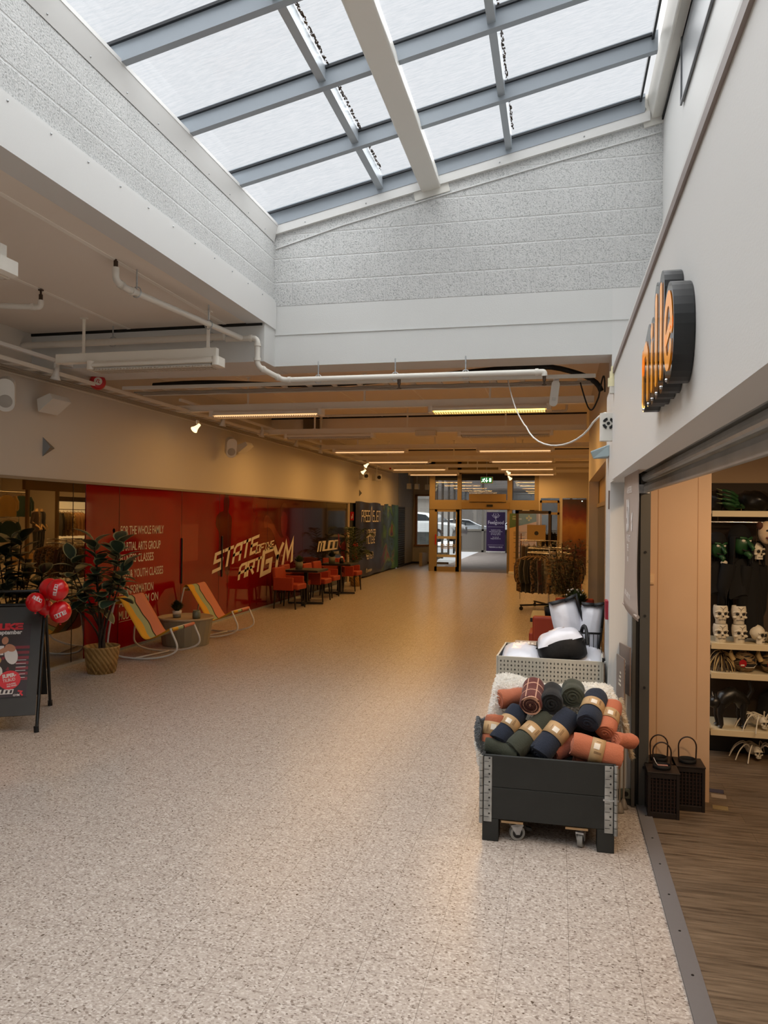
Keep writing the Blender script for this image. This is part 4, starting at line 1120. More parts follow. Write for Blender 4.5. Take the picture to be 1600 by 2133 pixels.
# gap with dark doorway, fire sign and extinguisher before the banner
struct('door_1', B().box(-5.75, -5.69, 20.05, 26.6, 0, 2.2), BLK)
struct('trim_15', B().box(-5.68, -5.63, 20.04, 20.16, 0, 2.2), mat('pale_door_frame', '#b9a58a', 0.5))
t = thing('fire_sign', 'small red fire equipment sign on the door frame by the palm', 'sign', (-5.60, 20.3, 1.83))
B().box(-0.05, 0.05, -0.003, 0.003, -0.12, 0.12).build('plate', REDPLAS, t)
b = B().box(-0.02, 0.0, -0.006, -0.003, -0.08, 0.0); b.box(0.01, 0.025, -0.006, -0.003, -0.06, 0.06); b.build('pictogram', LETTERW, t)
t = thing('fire_extinguisher', 'red fire extinguisher behind the palm in front of the dark doorway', 'fire extinguisher', (-5.5, 20.3, 0.62))
B().lathe([(0.0, 0.0), (0.075, 0.0), (0.08, 0.02), (0.08, 0.40), (0.06, 0.46), (0.025, 0.49), (0.025, 0.52), (0, 0.52)], 20).build('cylinder', REDPLAS, t)
B().tube(bez((0, 0, 0.52), (0.03, -0.12, 0.56), (0.1, -0.12, 0.4), (0.09, -0.04, 0.15), 10), 0.012, 8).build('hose', BLK, t)
B().box(-0.012, 0.06, -0.012, 0.012, 0.52, 0.56).build('handle', BLK, t)
B().box(-0.0805, 0.0805, -0.03, 0.03, 0.12, 0.28).build('label', LETTERW, t)
# dark rolling shutter after the banner
t = thing('roller_shutter', 'dark ribbed roller shutter at the far left end of the corridor', 'shutter', (-5.66, 26.65, 0))
b = B()
prof = []
for k in range(28): prof += [(0.0, k*0.08), (0.02, k*0.08+0.03), (0.02, k*0.08+0.05)]
prof += [(0, 2.24), (-0.02, 2.24), (-0.02, 0)]
b.prism(prof, 0, 1.3, 0, aff((0, 0, 0), (1, 0, 0), (0, 0, 1), (0, 1, 0))); b.build('slats', mat('dark_shutter', '#3b3a38', 0.5, metal=0.3), t)
GREYW = mat('grey_corner_wall', '#b5ad9d', 0.6)
struct('wall_left_corner', B().box(-5.75, -5.64, 27.95, 29.6, 0, 2.2), GREYW)
struct('baseboard_left', B().box(-5.64, -5.62, 26.7, 29.5, 0, 0.08).box(-5.64, -4.2, 29.47, 29.49, 0, 0.08), DARK)
struct('wall_end_corner', B().box(-5.75, -5.52, 29.5, 29.7, 0, CZ).box(-5.52, -4.85, 29.5, 29.7, 0, 0.72).box(-5.52, -4.85, 29.5, 29.7, 2.72, CZ), GREYW)
OAK = mat('oak_window_frame', '#8a5a24', 0.45)
b = B().box(-5.55, -5.47, 29.44, 29.6, 0.72, 2.72).box(-4.92, -4.84, 29.44, 29.6, 0.72, 2.72).box(-5.55, -4.84, 29.44, 29.6, 2.66, 2.72).box(-5.58, -4.82, 29.40, 29.6, 0.68, 0.76)
wf = struct('window_3', b, OAK)
struct('window_pane', B().box(-5.47, -4.92, 29.52, 29.525, 0.76, 2.66), GLASS, wf)

# ================================================================== GLASS ENTRANCE
FR = mat('tan_entrance_frame', '#94805f', 0.45, metal=0.1)
y0 = FZ
fr = struct('door_2', B().box(-4.30, -4.12, y0, y0+0.12, 0, CZ).box(-3.36, -3.22, y0, y0+0.12, 0, CZ).box(-1.69, -1.53, y0, y0+0.12, 0, CZ).box(-0.80, -0.66, y0, y0+0.12, 0, CZ)
     .box(-4.30, -0.66, y0-0.02, y0+0.14, 2.10, 2.42).box(-4.30, -0.66, y0, y0+0.12, 3.3, CZ), FR)
struct('door_2_operator', B().box(-2.95, -1.72, y0-0.14, y0-0.02, 2.36, 2.62).box(-3.2, -1.6, y0-0.10, y0-0.02, 2.12, 2.34), mat('tan_operator_cover', '#8a7047', 0.45), fr)
struct('door_2_sensor', B().box(-2.36, -2.16, y0-0.13, y0-0.10, 2.2, 2.27), BLK, fr)
for i, (x0, x1) in enumerate(((-4.12, -3.36), (-3.22, -1.69), (-1.53, -0.80))):
    struct('window_pane', B().box(x0, x1, y0+0.06, y0+0.065, 2.42, 3.3), ENTGLASS, fr)
    struct('transom_shade', B().box(x0, x1, y0+0.03, y0+0.09, 3.08, 3.3), DARK, fr)
# fixed left sliding leaf with glass and bars
t = thing('sliding_door', 'glazed left leaf of the entrance doors with frosted stripes', 'door', (-3.7, FZ, 0))
b = B().box(-0.42, -0.34, 0, 0.06, 0, 2.1).box(0.30, 0.42, 0, 0.06, 0, 2.1).box(-0.42, 0.42, 0, 0.06, 0, 0.16).box(-0.42, 0.42, 0, 0.06, 2.02, 2.1)
b.build('leaf_frame', FR, t)
B().box(-0.34, 0.30, 0.028, 0.034, 0.16, 2.02).build('pane', GLASS, t)
B().box(-0.34, 0.30, 0.022, 0.028, 1.10, 1.19).box(-0.34, 0.30, 0.022, 0.028, 0.48, 0.57).build('frosted_stripe', mat('frost_strip', '#b9b2a4', 0.6), t)
b = B()
M = aff((-0.30, 0.02, 0.75), (0.012, 0, 0), (0, 0, 0.022))
stroke_text(b, 'PASSaSJEN', aff((0.30, 0.02, 0.78), (-0.010, 0, 0), (0, 0, 0.022)), 0.5); b.build('lettering', mat('frost_letter', '#c4bdb0', 0.6), t)
B().box(-0.40, -0.36, -0.05, 0.0, 0.9, 1.25).build('lock_grip', REDPLAS, t)
# second open leaf seen right of the opening (dark bronze, with sign)
t = thing('open_glass_door', 'dark framed glass door standing open behind the clothes rack with a dotted sign', 'door', (-1.33, 24.2, 0))
b = B().box(0, 0.09, 0, 0.05, 0, 2.06).box(1.0, 1.08, 0, 0.05, 0, 2.06).box(0, 1.08, 0, 0.05, 1.97, 2.06).box(0, 1.08, 0, 0.05, 0, 0.2)
b.build('leaf_frame', DBRONZE, t)
B().box(0.09, 1.0, 0.022, 0.028, 0.2, 1.97).build('pane', GLASS, t)
B().cyl((0.17, -0.04, 0.9), (0.17, -0.04, 1.35), 0.014, n=8).build('pull_bar', mat('copper_bar', '#7a3d1c', 0.4, metal=0.4), t)
B().box(0.35, 0.92, 0.015, 0.02, 1.1, 1.62).build('notice', mat('tan_notice', '#a08457', 0.6), t)
b = B().prism([(0.065*math.cos(k*PI/10), 0.065*math.sin(k*PI/10)) for k in range(20)], 0, 0.003, 0, aff((0.64, 0.014, 1.36), (1, 0, 0), (0, 0, 1), (0, -1, 0))); b.build('dot', mat('ink_dot', '#171a26', 0.5), t)
B().box(0.2, 0.42, -0.01, 0.05, 2.06, 2.085).build('door_closer', WMET, t)
# vestibule glazing, side walls
VF = mat('vestibule_frame', '#8f8a80', 0.5)
b = B()
for x in (-5.2, -4.0, -2.45, -1.2, 0.6): b.box(x-0.06, x+0.06, 40.9, 41.0, 0, 4.4)
for z in (1.18, 2.6): b.box(-5.5, 1.0, 40.9, 41.0, z-0.05, z+0.05)
b.box(-5.5, 1.0, 40.9, 41.0, 0, 0.1); 
vf = struct('window_4', b, VF)
struct('window_4_panel', B().box(-5.5, 1.0, 40.94, 40.98, 0.1, 1.15), mat('grey_parapet', '#85807a', 0.6), vf)
struct('window_pane', B().box(-5.5, 1.0, 40.95, 40.955, 1.2, 4.4), ENTGLASS, vf)
b = B()
for y in (29.75, 31.5, 33.5, 36, 38.5): b.box(-5.0-0.03*(y-29.5), -4.92-0.03*(y-29.5), y, y+0.16, 0, 3.6)
struct('window_5', b, mat('side_frame_dark', '#55524c', 0.5))
b = B().box(-4.35, -4.25, 25.7, 25.9, 0, 3.6); struct('trim_16', b, FR)
t = thing('ramp_wall', 'low tan wall sloping along the entrance ramp seen through the left door', 'wall', (-5.1, 28.0, 0))
b = B().prism([(0, 0), (9, 0), (9, 0.12), (0, 0.5)], 0, 0.12, 0, aff((0, 0, 0), (-0.03, 1, 0), (0, 0, 1), (1, 0, 0))); b.build('kerb', mat('tan_kerb', '#b59c75', 0.6), t)
struct('ceiling_entrance', B().box(-6.5, 1.2, FZ+0.2, 29.4, 3.7, 3.8).box(-4.4, 1.2, 29.4, 41, 4.4, 4.5), mat('entrance_ceiling', '#5b5650', 0.7))
struct('wall_right_entrance', B().box(0.9, 1.0, FZ+0.2, 41, 0, 4.5), mat('entrance_wall', '#8b8378', 0.6))
# exit sign and lamp before the door
t = thing('exit_sign', 'green lit emergency exit sign with running figure and arrow hanging in front of the entrance', 'sign', (-2.32, 24.9, 3.06))
B().box(-0.20, 0.20, -0.03, 0.03, -0.11, 0.11).build('case', mat('sign_case', '#c7c3b5', 0.5), t)
B().box(-0.18, 0.18, -0.034, -0.03, -0.09, 0.09).build('face', mat('exit_green', '#0c5a2b', 0.5, emit='#0d6a32', estr=0.8), t)
b = B(); M = aff((0, -0.036, 0), (1, 0, 0), (0, 0, 1))
EXW = mat('exit_white', '#e8fff0', 0.5, emit='#e8fff0', estr=1.2)
stroke(b, [(-0.16, -0.06), (-0.11, -0.02), (-0.09, 0.03), (-0.06, 0.05)], 0.012, M); stroke(b, [(-0.11, -0.02), (-0.07, -0.06)], 0.012, M); stroke(b, [(-0.14, 0.02), (-0.09, 0.03), (-0.05, 0.0)], 0.009, M)
stroke(b, [(0.0, 0.06), (0.0, -0.05)], 0.012, M); stroke(b, [(-0.035, -0.015), (0.0, -0.06), (0.035, -0.015)], 0.011, M); b.box(0.08, 0.15, -0.037, -0.036, -0.06, 0.06)
b.build('pictogram', EXW, t); B().cyl((0, 0, 0.11), (0, 0, CZ-3.06), 0.008).build('rod', ZINC, t)
# Feelgood roll-up in the vestibule
PURP = mat('purple_banner', '#34194f', 0.5)
def rollup(name, label, loc, w, h, m, rz=0):
    t = thing(name, label, 'roll-up banner', loc, (0, 0, rz))
    B().box(-w/2, w/2, 0, 0.012, 0.08, h).build('sheet', m, t)
    B().box(-w/2-0.02, w/2+0.02, -0.06, 0.08, 0.0, 0.08).build('base', WMET, t, bevel=0.01)
    for s in (-1, 1): B().box(s*w/2*0.7-0.03, s*w/2*0.7+0.03, -0.16, 0.16, -0.03+0.03, 0.02).build('foot', WMET, t)
    return t
t = rollup('roll_up_banner', 'purple roll up banner reading Feelgood inside the entrance', (-3.27, 40.5, 0), 0.98, 2.15, PURP)
b = B(); M = aff((0, -0.003, 0), (1, 0, 0), (0, 0, 1))
text_b(b, 'Feelgood', aff((0, -0.003, 1.52), (1, 0, 0), (0, 0, 1)), 0.25, 0.92, 0.004, 'CENTER')
for z, s in ((1.18, 'Lunsjrom trening'), (1.10, 'som ikke koster skjorta'), (1.02, 'som du kan gjøre'), (0.94, 'for kropp og sinn'), (0.80, 'Les mer på'), (0.72, 'feelgoodsenter.no')): text_b(b, s, aff((0, -0.003, z), (1, 0, 0), (0, 0, 1)), 0.085, 0.85, 0.001, 'CENTER')
text_b(b, 'TRENING & HELSE', aff((0, -0.003, 0.26), (1, 0, 0), (0, 0, 1)), 0.1, 0.9, 0.002, 'CENTER')
b.box(-0.42, 0.42, -0.004, -0.002, 1.36, 1.37); b.box(-0.42, 0.42, -0.004, -0.002, 0.40, 0.41)
for sgn in (-1, 1): stroke(b, [(0, 1.78), (sgn*0.05, 1.92), (sgn*0.14, 2.0), (sgn*0.1, 2.08)], 0.012, M); stroke(b, [(sgn*0.02, 1.86), (sgn*0.12, 1.88), (sgn*0.2, 1.98)], 0.01, M)
stroke(b, [(0.0, 1.7), (0.0, 2.0), (0, 2.08)], 0.012, M); stroke(b, [(0.05, 1.68), (-0.04, 1.84)], 0.012, M)
b.build('lettering', mat('banner_white', '#cfc6d6', 0.5), t)
# pharmacy roll-up
t = rollup('roll_up_banner', 'cream roll up banner with green top and yellow cross beside the entrance', (-1.15, 25.1, 0), 0.86, 1.98, mat('cream_banner', '#c9a775', 0.5))
b = B(); b.prism([(-0.43, 1.98), (-0.43, 1.5), (0.43, 1.72), (0.43, 1.98)], 0, 0.002, 0, aff((0, -0.001, 0), (1, 0, 0), (0, 0, 1), (0, -1, 0))); b.build('green_header', mat('green_header', '#4f6b4c', 0.5), t)
b = B().box(0.10, 0.28, -0.006, -0.003, 1.80, 1.86).box(0.16, 0.22, -0.006, -0.003, 1.74, 1.92); b.build('cross', mat('yellow_green', '#b8b21f', 0.5), t)
b = B(); text_b(b, 'Ditt apotek', aff((-0.34, -0.004, 1.78), (1, 0, 0), (0, 0, 1)), 0.08, 0.8); text_b(b, 'APOTEK', aff((-0.34, -0.004, 1.86), (1, 0, 0), (0, 0, 1)), 0.06, 0.8); b.build('lettering', LETTERW, t)
b = B()
GI = mat('grey_ink', '#6b6a52', 0.6)
for z in (1.36, 1.31, 1.26, 1.16, 1.02, 0.70, 0.52, 0.34): b.box(-0.3, -0.3+0.45+0.1*math.sin(z*9), -0.003, -0.001, z, z+0.018)
M = aff((-0.1, -0.002, 0.5), (1, 0, 0), (0, 0, 1))
stroke(b, [(-0.16, 0.36), (-0.1, 0.44), (0.0, 0.40), (0.1, 0.44), (0.16, 0.36)], 0.008, M); stroke(b, [(-0.1, 0.30), (-0.1, 0.38)], 0.008, M); stroke(b, [(0.1, 0.30), (0.1, 0.38)], 0.008, M)
stroke(b, [(-0.1, 0.06), (-0.1, 0.14), (0, 0.2), (0.1, 0.14), (0.1, 0.06), (-0.1, 0.06)], 0.008, M); b.build('print', GI, t)
# end wall right of the entrance: warm lit upper wall, doors and sunset poster
struct('wall_end_right', B().box(-0.66, 10, FZ, FZ+0.15, 2.5, CZ).box(0.86, 10, FZ, FZ+0.15, 0, 2.5).box(-0.66, -0.6, FZ, FZ+0.15, 0, 2.5).box(0.0, 0.10, FZ, FZ+0.15, 0, 2.5), RWALL)
b = B().box(-0.62, -0.56, FZ-0.03, FZ+0.1, 0, 2.42).box(-0.06, 0.0, FZ-0.03, FZ+0.1, 0, 2.42).box(-0.62, 0.0, FZ-0.03, FZ+0.1, 2.34, 2.42).box(-0.62, 0.0, FZ-0.03, FZ+0.1, 1.95, 2.03)
d3 = struct('door_3', b, FR)
struct('window_pane', B().box(-0.56, -0.06, FZ+0.03, FZ+0.035, 0.1, 2.34), DARKGLASS, d3)
struct('door_back', B().box(-1.5, 0.9, FZ+1.4, FZ+1.5, 0, 2.4), mat('dark_blue_back', '#15161c', 0.6))
t = rollup('roll_up_banner', 'red brown roll up banner behind the door right of the entrance', (-0.40, 25.95, 0), 0.4, 2.3, mat('wine_banner', '#5c2024', 0.5))
b = B(); text_b(b, 'J', aff((0.02, -0.004, 1.98), (1, 0, 0), (0, 0, 1)), 0.28, 1.0, 0.004, 'CENTER'); text_b(b, 'Trening', aff((0, -0.004, 1.3), (1, 0, 0), (0, 0, 1)), 0.09, 1, 0, 'CENTER'); b.build('lettering', mat('pink_ink', '#a97f78', 0.5), t)
def poster_mat():
    m = mat('sunset_print', '#7c4a1d', 0.3)
    q = NB(m); sp = q.n('ShaderNodeSeparateXYZ'); q.l(q.tc.outputs['Object'], sp.inputs[0])
    n = q.n('ShaderNodeTexNoise'); n.inputs['Scale'].default_value = 3.0; n.inputs['Detail'].default_value = 5; q.l(q.tc.outputs['Object'], n.inputs['Vector'])
    a = q.n('ShaderNodeMath', operation='MULTIPLY_ADD'); q.l(n.outputs['Fac'], a.inputs[0]); a.inputs[1].default_value = 0.7; q.l(sp.outputs[2], a.inputs[2])
    d = q.n('ShaderNodeMath', operation='DIVIDE'); q.l(a.outputs[0], d.inputs[0]); d.inputs[1].default_value = 2.9
    q.l(q.ramp(d.outputs[0], [(0.15, '#2c0f08'), (0.42, '#4a1a0c'), (0.52, '#8c5a22'), (0.66, '#a8742c'), (0.78, '#7a3320'), (0.92, '#453028')]), q.b.inputs['Base Color'])
    return m
t = thing('poster', 'tall brown sunset picture panel on the end wall right of the entrance', 'poster', (0.10, FZ-0.03, 0.02))
B().box(0, 0.76, 0, 0.03, 0, 2.44).build('print', poster_mat(), t)
B().ell((0.62, -0.02, 2.38), (0.02, 0.02, 0.02), 10, 6).build('small_lamp', EXW, t)
# right storefront dark glass beside the corridor
b = B().box(0.60, 0.66, 8.4, 13.0, 0, 0.12).box(0.60, 0.66, 8.4, 13.0, 2.0, 2.06).box(0.60, 0.66, 10.6, 10.68, 0, 2.4)
d4 = struct('window_6', b, FR)
struct('window_pane', B().box(0.62, 0.626, 8.4, 13.0, 0.12, 2.0), DARKGLASS, d4)
struct('window_6_upper', B().box(0.64, 0.66, 8.4, 13.0, 2.06, 2.43), mat('cream_upper', '#b79763', 0.5), d4)
struct('wall_right_shop_core', B().box(1.6, 1.7, 7.9, 13.0, 0, 2.6), mat('dim_shop', '#4b3c28', 0.7))

# ================================================================== OUTSIDE
struct('ground_outside', B().box(-40, 30, 29.8, 41.05, -0.6, -0.5).box(-40, 30, 41.05, 120, 0.2, 0.3).box(-40, -6.6, 29.8, 41.05, 0.58, 0.6), mat('light_asphalt', '#a2a2a1', 0.8, var=0.08, vscale=2))
struct('wall_outside_low', B().box(-12, -5.0, 31.0, 31.2, 0.0, 1.22), mat('weathered_wall', '#5a5f5f', 0.9, var=0.4, vscale=4))
t = thing('far_building', 'pale grey building across the car park seen through the upper entrance glass', 'building', (-5, 75, 0.3))
B().box(-40, 40, 0, 6, 0, 9).build('facade', mat('pale_facade', '#86807a', 0.8, var=0.06, vscale=1), t)
B().box(-40, 40, -0.3, 0, 3.4, 4.2).build('canopy', mat('grey_canopy', '#6b6864', 0.7), t)
b = B()
for k in range(12): b.box(-38+k*6.4, -36+k*6.4, -0.05, 0, 5, 7)
b.build('window', mat('far_window', '#3d444a', 0.2), t)
def car_body(b, L=4.5, W=1.8):
    # side profile lofted across the width
    prof = [(-2.2, 0.30), (-2.25, 0.62), (-2.1, 0.86), (-1.3, 0.96), (-0.75, 1.36), (0.1, 1.47), (1.0, 1.40), (1.75, 1.05), (2.2, 0.98), (2.28, 0.62), (2.2, 0.30)]
    secs = []
    for s, k, dz in ((-1, 0.86, -0.03), (-0.93, 0.97, 0), (-0.5, 1.0, 0.02), (0.5, 1.0, 0.02), (0.93, 0.97, 0), (1, 0.86, -0.03)):
        secs.append([(x*(0.985 if abs(s) > 0.9 else 1), s*W/2*(1-0.16*max(0, (z-0.95)/0.5)*abs(s)), z+dz*(1 if z > 0.5 else 0)) for x, z in prof])
    b.ring_loft(secs, 0, True, True)
    return b
CARW = mat('car_white', '#d9dcdd', 0.2, coat=0.8); CARS = mat('car_silver', '#a8adb1', 0.25, metal=0.4, coat=0.8); CARD = mat('car_dark', '#3c4248', 0.25, coat=0.8); CGL = mat('car_glass', '#20282e', 0.08); TYRE = mat('tyre', '#17181a', 0.7)
def car(loc, rz, m, label):
    t = thing('parked_car', label, 'car', loc, (0, 0, rz), 'cars parked outside')
    car_body(B()).build('body', m, t)
    b = B()
    for s in (-1, 1):
        b.add([(-0.68, s*0.80, 1.34), (0.1, s*0.79, 1.43), (0.98, s*0.80, 1.36), (1.45, s*0.86, 1.08), (-1.15, s*0.875, 0.99)], [(0, 1, 2, 3, 4)])
    b.add([(-1.33, -0.7, 0.985), (-1.33, 0.7, 0.985), (-0.8, 0.6, 1.36), (-0.8, -0.6, 1.36)], [(0, 1, 2, 3)]); b.add([(1.80, -0.7, 1.06), (1.80, 0.7, 1.06), (1.08, 0.6, 1.41), (1.08, -0.6, 1.41)], [(0, 1, 2, 3)])
    b.build('window', CGL, t)
    for sx in (-1.38, 1.42):
        for s in (-1, 1):
            w_ = B().cyl((sx, s*0.72, 0.33), (sx, s*0.91, 0.33), 0.33, n=24).build('wheel', TYRE, t)
            B().cyl((sx, s*0.905, 0.33), (sx, s*0.925, 0.33), 0.2, n=12).build('hub', ZINC, w_)
    for sx in (-2.2, 2.2): B().box(sx-0.06, sx+0.06, -0.75, -0.5, 0.6, 0.75).box(sx-0.06, sx+0.06, 0.5, 0.75, 0.6, 0.75).build('lights', mat('car_lamp', '#8e1a1a' if sx > 0 else '#d8dde0', 0.2), t)
    return t
car((-6.9, 38.2, 0.62), 2.85, CARW, 'white car seen through the corner window')
car((-8.75, 34.5, 0.62), 0.12, CARS, 'silver car nose cut by the left side of the corner window')
car((-7.0, 52, 0.3), 0.1, CARS, 'silver car behind the entrance glass on the left')
car((0.2, 56, 0.3), 0.05, CARD, 'dark car behind the entrance glass on the right')
car((-3.0, 60, 0.3), 0.0, CARW, 'white car in the middle behind the entrance glass')
# ================================================================== SEATING ALONG THE LEFT WALL
CH_W = mat('chair_white_steel', '#d9d5cc', 0.35)
SL = [mat('sling_yellow', '#d9a52c', 0.8), mat('sling_mint', '#9aab87', 0.8), mat('sling_black', '#1e1b18', 0.8), mat('sling_pink', '#c97f6a', 0.8)]
def rocking_chair(loc, rz, label):
    t = thing('rocking_chair', label, 'rocking chair', loc, (0, 0, rz), 'striped rocking chairs by the red wall')
    prof = [(-0.41, 0.72), (-0.45, 0.55), (-0.50, 0.25), (-0.50, 0.12), (-0.42, 0.055), (-0.28, 0.022), (-0.08, 0.013), (0.10, 0.022), (0.28, 0.055), (0.40, 0.10), (0.455, 0.15), (0.45, 0.22), (0.36, 0.40)]
    for s in (-1, 1):
        B().tube(arcs([(x, s*0.30, z) for x, z in prof], 0.09, 4), 0.0125, 10).build('rocker_frame', CH_W, t)
    B().cyl((-0.41, -0.3, 0.72), (-0.41, 0.3, 0.72), 0.0125, n=10).build('top_bar', CH_W, t)
    B().cyl((0.36, -0.3, 0.40), (0.36, 0.3, 0.40), 0.0125, n=10).build('front_bar', CH_W, t)
    B().cyl((-0.13, -0.3, 0.016), (0.02, 0.3, 0.016), 0.011, n=10).build('stretcher', CH_W, t)
    P = [(-0.44, 0.67), (-0.435, 0.725), (-0.41, 0.76), (-0.37, 0.765), (-0.335, 0.725), (-0.27, 0.63), (-0.17, 0.48), (-0.06, 0.315), (0.0, 0.262), (0.06, 0.262), (0.16, 0.305), (0.28, 0.37), (0.34, 0.405), (0.375, 0.41), (0.385, 0.39), (0.36, 0.37)]
    P = [Vector((x, 0, z)) for x, z in P]
    # dense curve
    D = []
    for i in range(len(P)-1):
        a = P[max(0, i-1)]; c = P[i]; d = P[i+1]; f = P[min(len(P)-1, i+2)]
        for k in range(4):
            u = k/4.0; D.append(0.5*((2*c)+(-a+d)*u+(2*a-5*c+4*d-f)*u*u+(-a+3*c-3*d+f)*u**3))
    D.append(P[-1])
    n = len(D)-1
    vs = [0.0, 0.10, 0.20, 0.27, 0.34, 0.42, 0.50, 0.545, 0.70, 0.85, 1.0]
    b = B()
    def fn(u, v):
        i = min(n, int(round(u*n))); p = D[i]
        k = int(round(v*10)); w = vs[k]
        wob = 0.02*math.sin(i*0.55)+0.008*math.sin(i*1.3) if 2 <= k <= 7 else 0
        sag = 0.006*math.sin(PI*v)
        return (p.x, -0.29+0.58*w+wob, p.z-sag)
    def mf(u, v):
        k = int(v*10)
        return 0 if k < 3 else (1 if k < 6 else (2 if k < 7 else 3))
    b.grid(fn, n, 10, 0, None, mf)
    b.build('striped_sling', SL, t, solid=0.004)
    return t
rocking_chair((-5.0, 8.80, 0), 0.0, 'striped rocking chair nearest the potted rubber plant')
rocking_chair((-5.0, 10.60, 0), 0.0, 'striped rocking chair beyond the round table')
# round tub table
TUB = mat('greige_tub_table', '#8f8670', 0.5)
t = thing('round_table', 'round greige tub side table between the rocking chairs', 'table', (-5.08, 9.74, 0))
b = B(); n = 44; rings = []
for z, r in ((0.0, 0.312), (0.012, 0.32), (0.345, 0.372), (0.36, 0.375)):
    rings.append([((r-(0.004 if k % 2 else 0))*math.cos(2*PI*k/n), (r-(0.004 if k % 2 else 0))*math.sin(2*PI*k/n), z) for k in range(n)])
b.ring_loft(rings, 0, False); b.build('tub', TUB, t)
B().lathe([(0, 0.36), (0.385, 0.36), (0.388, 0.368), (0.385, 0.385), (0.37, 0.388), (0.362, 0.378), (0, 0.378)], 48).build('tray_top', mat('table_top_tan', '#a8977c', 0.5), t)
def tuft(b, c, r, h, n, w=0.006, seed=0, mi=0):
    rnd = random.Random(seed)
    for k in range(n):
        a = rnd.uniform(0, 2*PI); e = rnd.uniform(0.1, 1.0)
        d = Vector((math.cos(a)*r*e, math.sin(a)*r*e, h*(1-0.45*e*e)*rnd.uniform(0.75, 1.1)))
        s = Vector((-math.sin(a), math.cos(a), 0))*w*rnd.uniform(0.7, 1.3)
        p0 = Vector(c)+Vector((math.cos(a)*r*0.2*e, math.sin(a)*r*0.2*e, 0))
        p1 = Vector(c)+d*0.55; p2 = Vector(c)+d
        b.add([p0-s*0.5, p0+s*0.5, p1+s, p2, p1-s], [(0, 1, 2, 3, 4)], mi, True)
PLG = mat('dark_green_leaf', '#1d2a17', 0.5); PLG2 = mat('mid_green_leaf', '#3c4a22', 0.5)
t = thing('potted_plant', 'small dark plant in a grey and white pot on the round table', 'plant', (-5.16, 9.63, 0.378))
B().lathe([(0, 0), (0.052, 0), (0.058, 0.05), (0, 0.05)], 20).build('pot', mat('pot_grey', '#6f6a5e', 0.6), t)
B().lathe([(0, 0.05), (0.058, 0.05), (0.066, 0.10), (0.06, 0.10), (0, 0.09)], 20).build('pot_rim', LETTERW, t)
b = B(); tuft(b, (0, 0, 0.09), 0.11, 0.16, 220, 0.010, 2); b.build('foliage', PLG, t)
t = thing('candle_jar', 'small grey green jar on the round table beside the far rocking chair', 'jar', (-4.86, 9.62, 0.378))
B().lathe([(0, 0), (0.05, 0), (0.056, 0.02), (0.056, 0.09), (0.048, 0.1), (0.048, 0.115), (0.042, 0.115), (0.042, 0.06), (0, 0.06)], 20).build('jar', mat('jar_green', '#6d7260', 0.35), t)

# big rubber plant in a woven basket
def weave_mat():
    m = mat('woven_basket', '#a07a41', 0.75)
    q = NB(m); w1 = q.n('ShaderNodeTexWave'); w1.bands_direction = 'DIAGONAL'; w1.inputs['Scale'].default_value = 9; w1.inputs['Distortion'].default_value = 1.5
    n = q.n('ShaderNodeTexNoise'); n.inputs['Scale'].default_value = 40
    q.l(q.tc.outputs['Object'], w1.inputs['Vector']); q.l(q.tc.outputs['Object'], n.inputs['Vector'])
    q.l(q.mix(n.outputs['Fac'], q.ramp(w1.outputs['Fac'], [(0.0, '#6f4f22'), (0.25, '#a57f46'), (1, '#b8935a')]), S('#9a7640')), q.b.inputs['Base Color'])
    bp = q.n('ShaderNodeBump'); bp.inputs['Strength'].default_value = 0.6; bp.inputs['Distance'].default_value = 0.01
    q.l(w1.outputs['Fac'], bp.inputs['Height']); q.l(bp.outputs['Normal'], q.b.inputs['Normal'])
    return m
WEAVE = weave_mat(); SOIL = mat('soil', '#2a2018', 0.95); STEM = mat('brown_stem', '#33241a', 0.7)
def basket(t, r0, r1, h):
    b = B().lathe([(0, 0), (r0, 0), (r0*0.3+r1*0.7, h*0.6), (r1, h-0.02), (r1+0.008, h-0.005), (r1, h+0.006), (r1-0.012, h), (r1-0.02, h-0.06), (0, h-0.06)], 36)
    for sg in (-1, 1):
        for q in range(9):
            pts = []
            for k in range(14):
                u = k/13.0; a = 2*PI*q/9+sg*u*0.75; r = r0+(r1-r0)*u+0.003
                pts.append((r*math.cos(a), r*math.sin(a), u*(h-0.01)))
            b.tube(pts, 0.0045, 5)
    b.build('basket', WEAVE, t)
    B().lathe([(0, h-0.055), (r1-0.02, h-0.055), (r1-0.02, h-0.05), (0, h-0.045)], 20).build('soil', SOIL, t)
def leaf(b, base, d, nrm, L, W, droop=0.25, rim=True, cup=0.15):
    d = Vector(d).normalized(); n = Vector(nrm); n = (n-d*n.dot(d)).normalized(); s = d.cross(n)
    st = [(0.0, 0.02), (0.15, 0.55), (0.35, 0.92), (0.55, 1.0), (0.75, 0.82), (0.9, 0.48), (1.0, 0.03)]
    def pt(u, w): return Vector(base)+d*(L*u)+n*(-droop*L*u*u+cup*W*abs(w)*abs(w)*0.6)+s*(W*0.5*w)
    for e, mi in ((0.80, 0),):
        vs = []; 
        for u, w in st: vs += [pt(u*0.97+0.01, -w*e), pt(u*0.97+0.01, 0)-n*0.004*W, pt(u*0.97+0.01, w*e)]
        b.add(vs, [(3*i, 3*i+1, 3*i+4, 3*i+3) for i in range(6)]+[(3*i+1, 3*i+2, 3*i+5, 3*i+4) for i in range(6)], 0, True)
    if rim:
        vs = []
        for u, w in st: vs += [pt(u*0.97+0.01, -w*e), pt(u, -w), pt(u*0.97+0.01, w*e), pt(u, w)]
        b.add(vs, [(4*i, 4*i+1, 4*i+5, 4*i+4) for i in range(6)]+[(4*i+3, 4*i+2, 4*i+6, 4*i+7) for i in range(6)], 1, True)
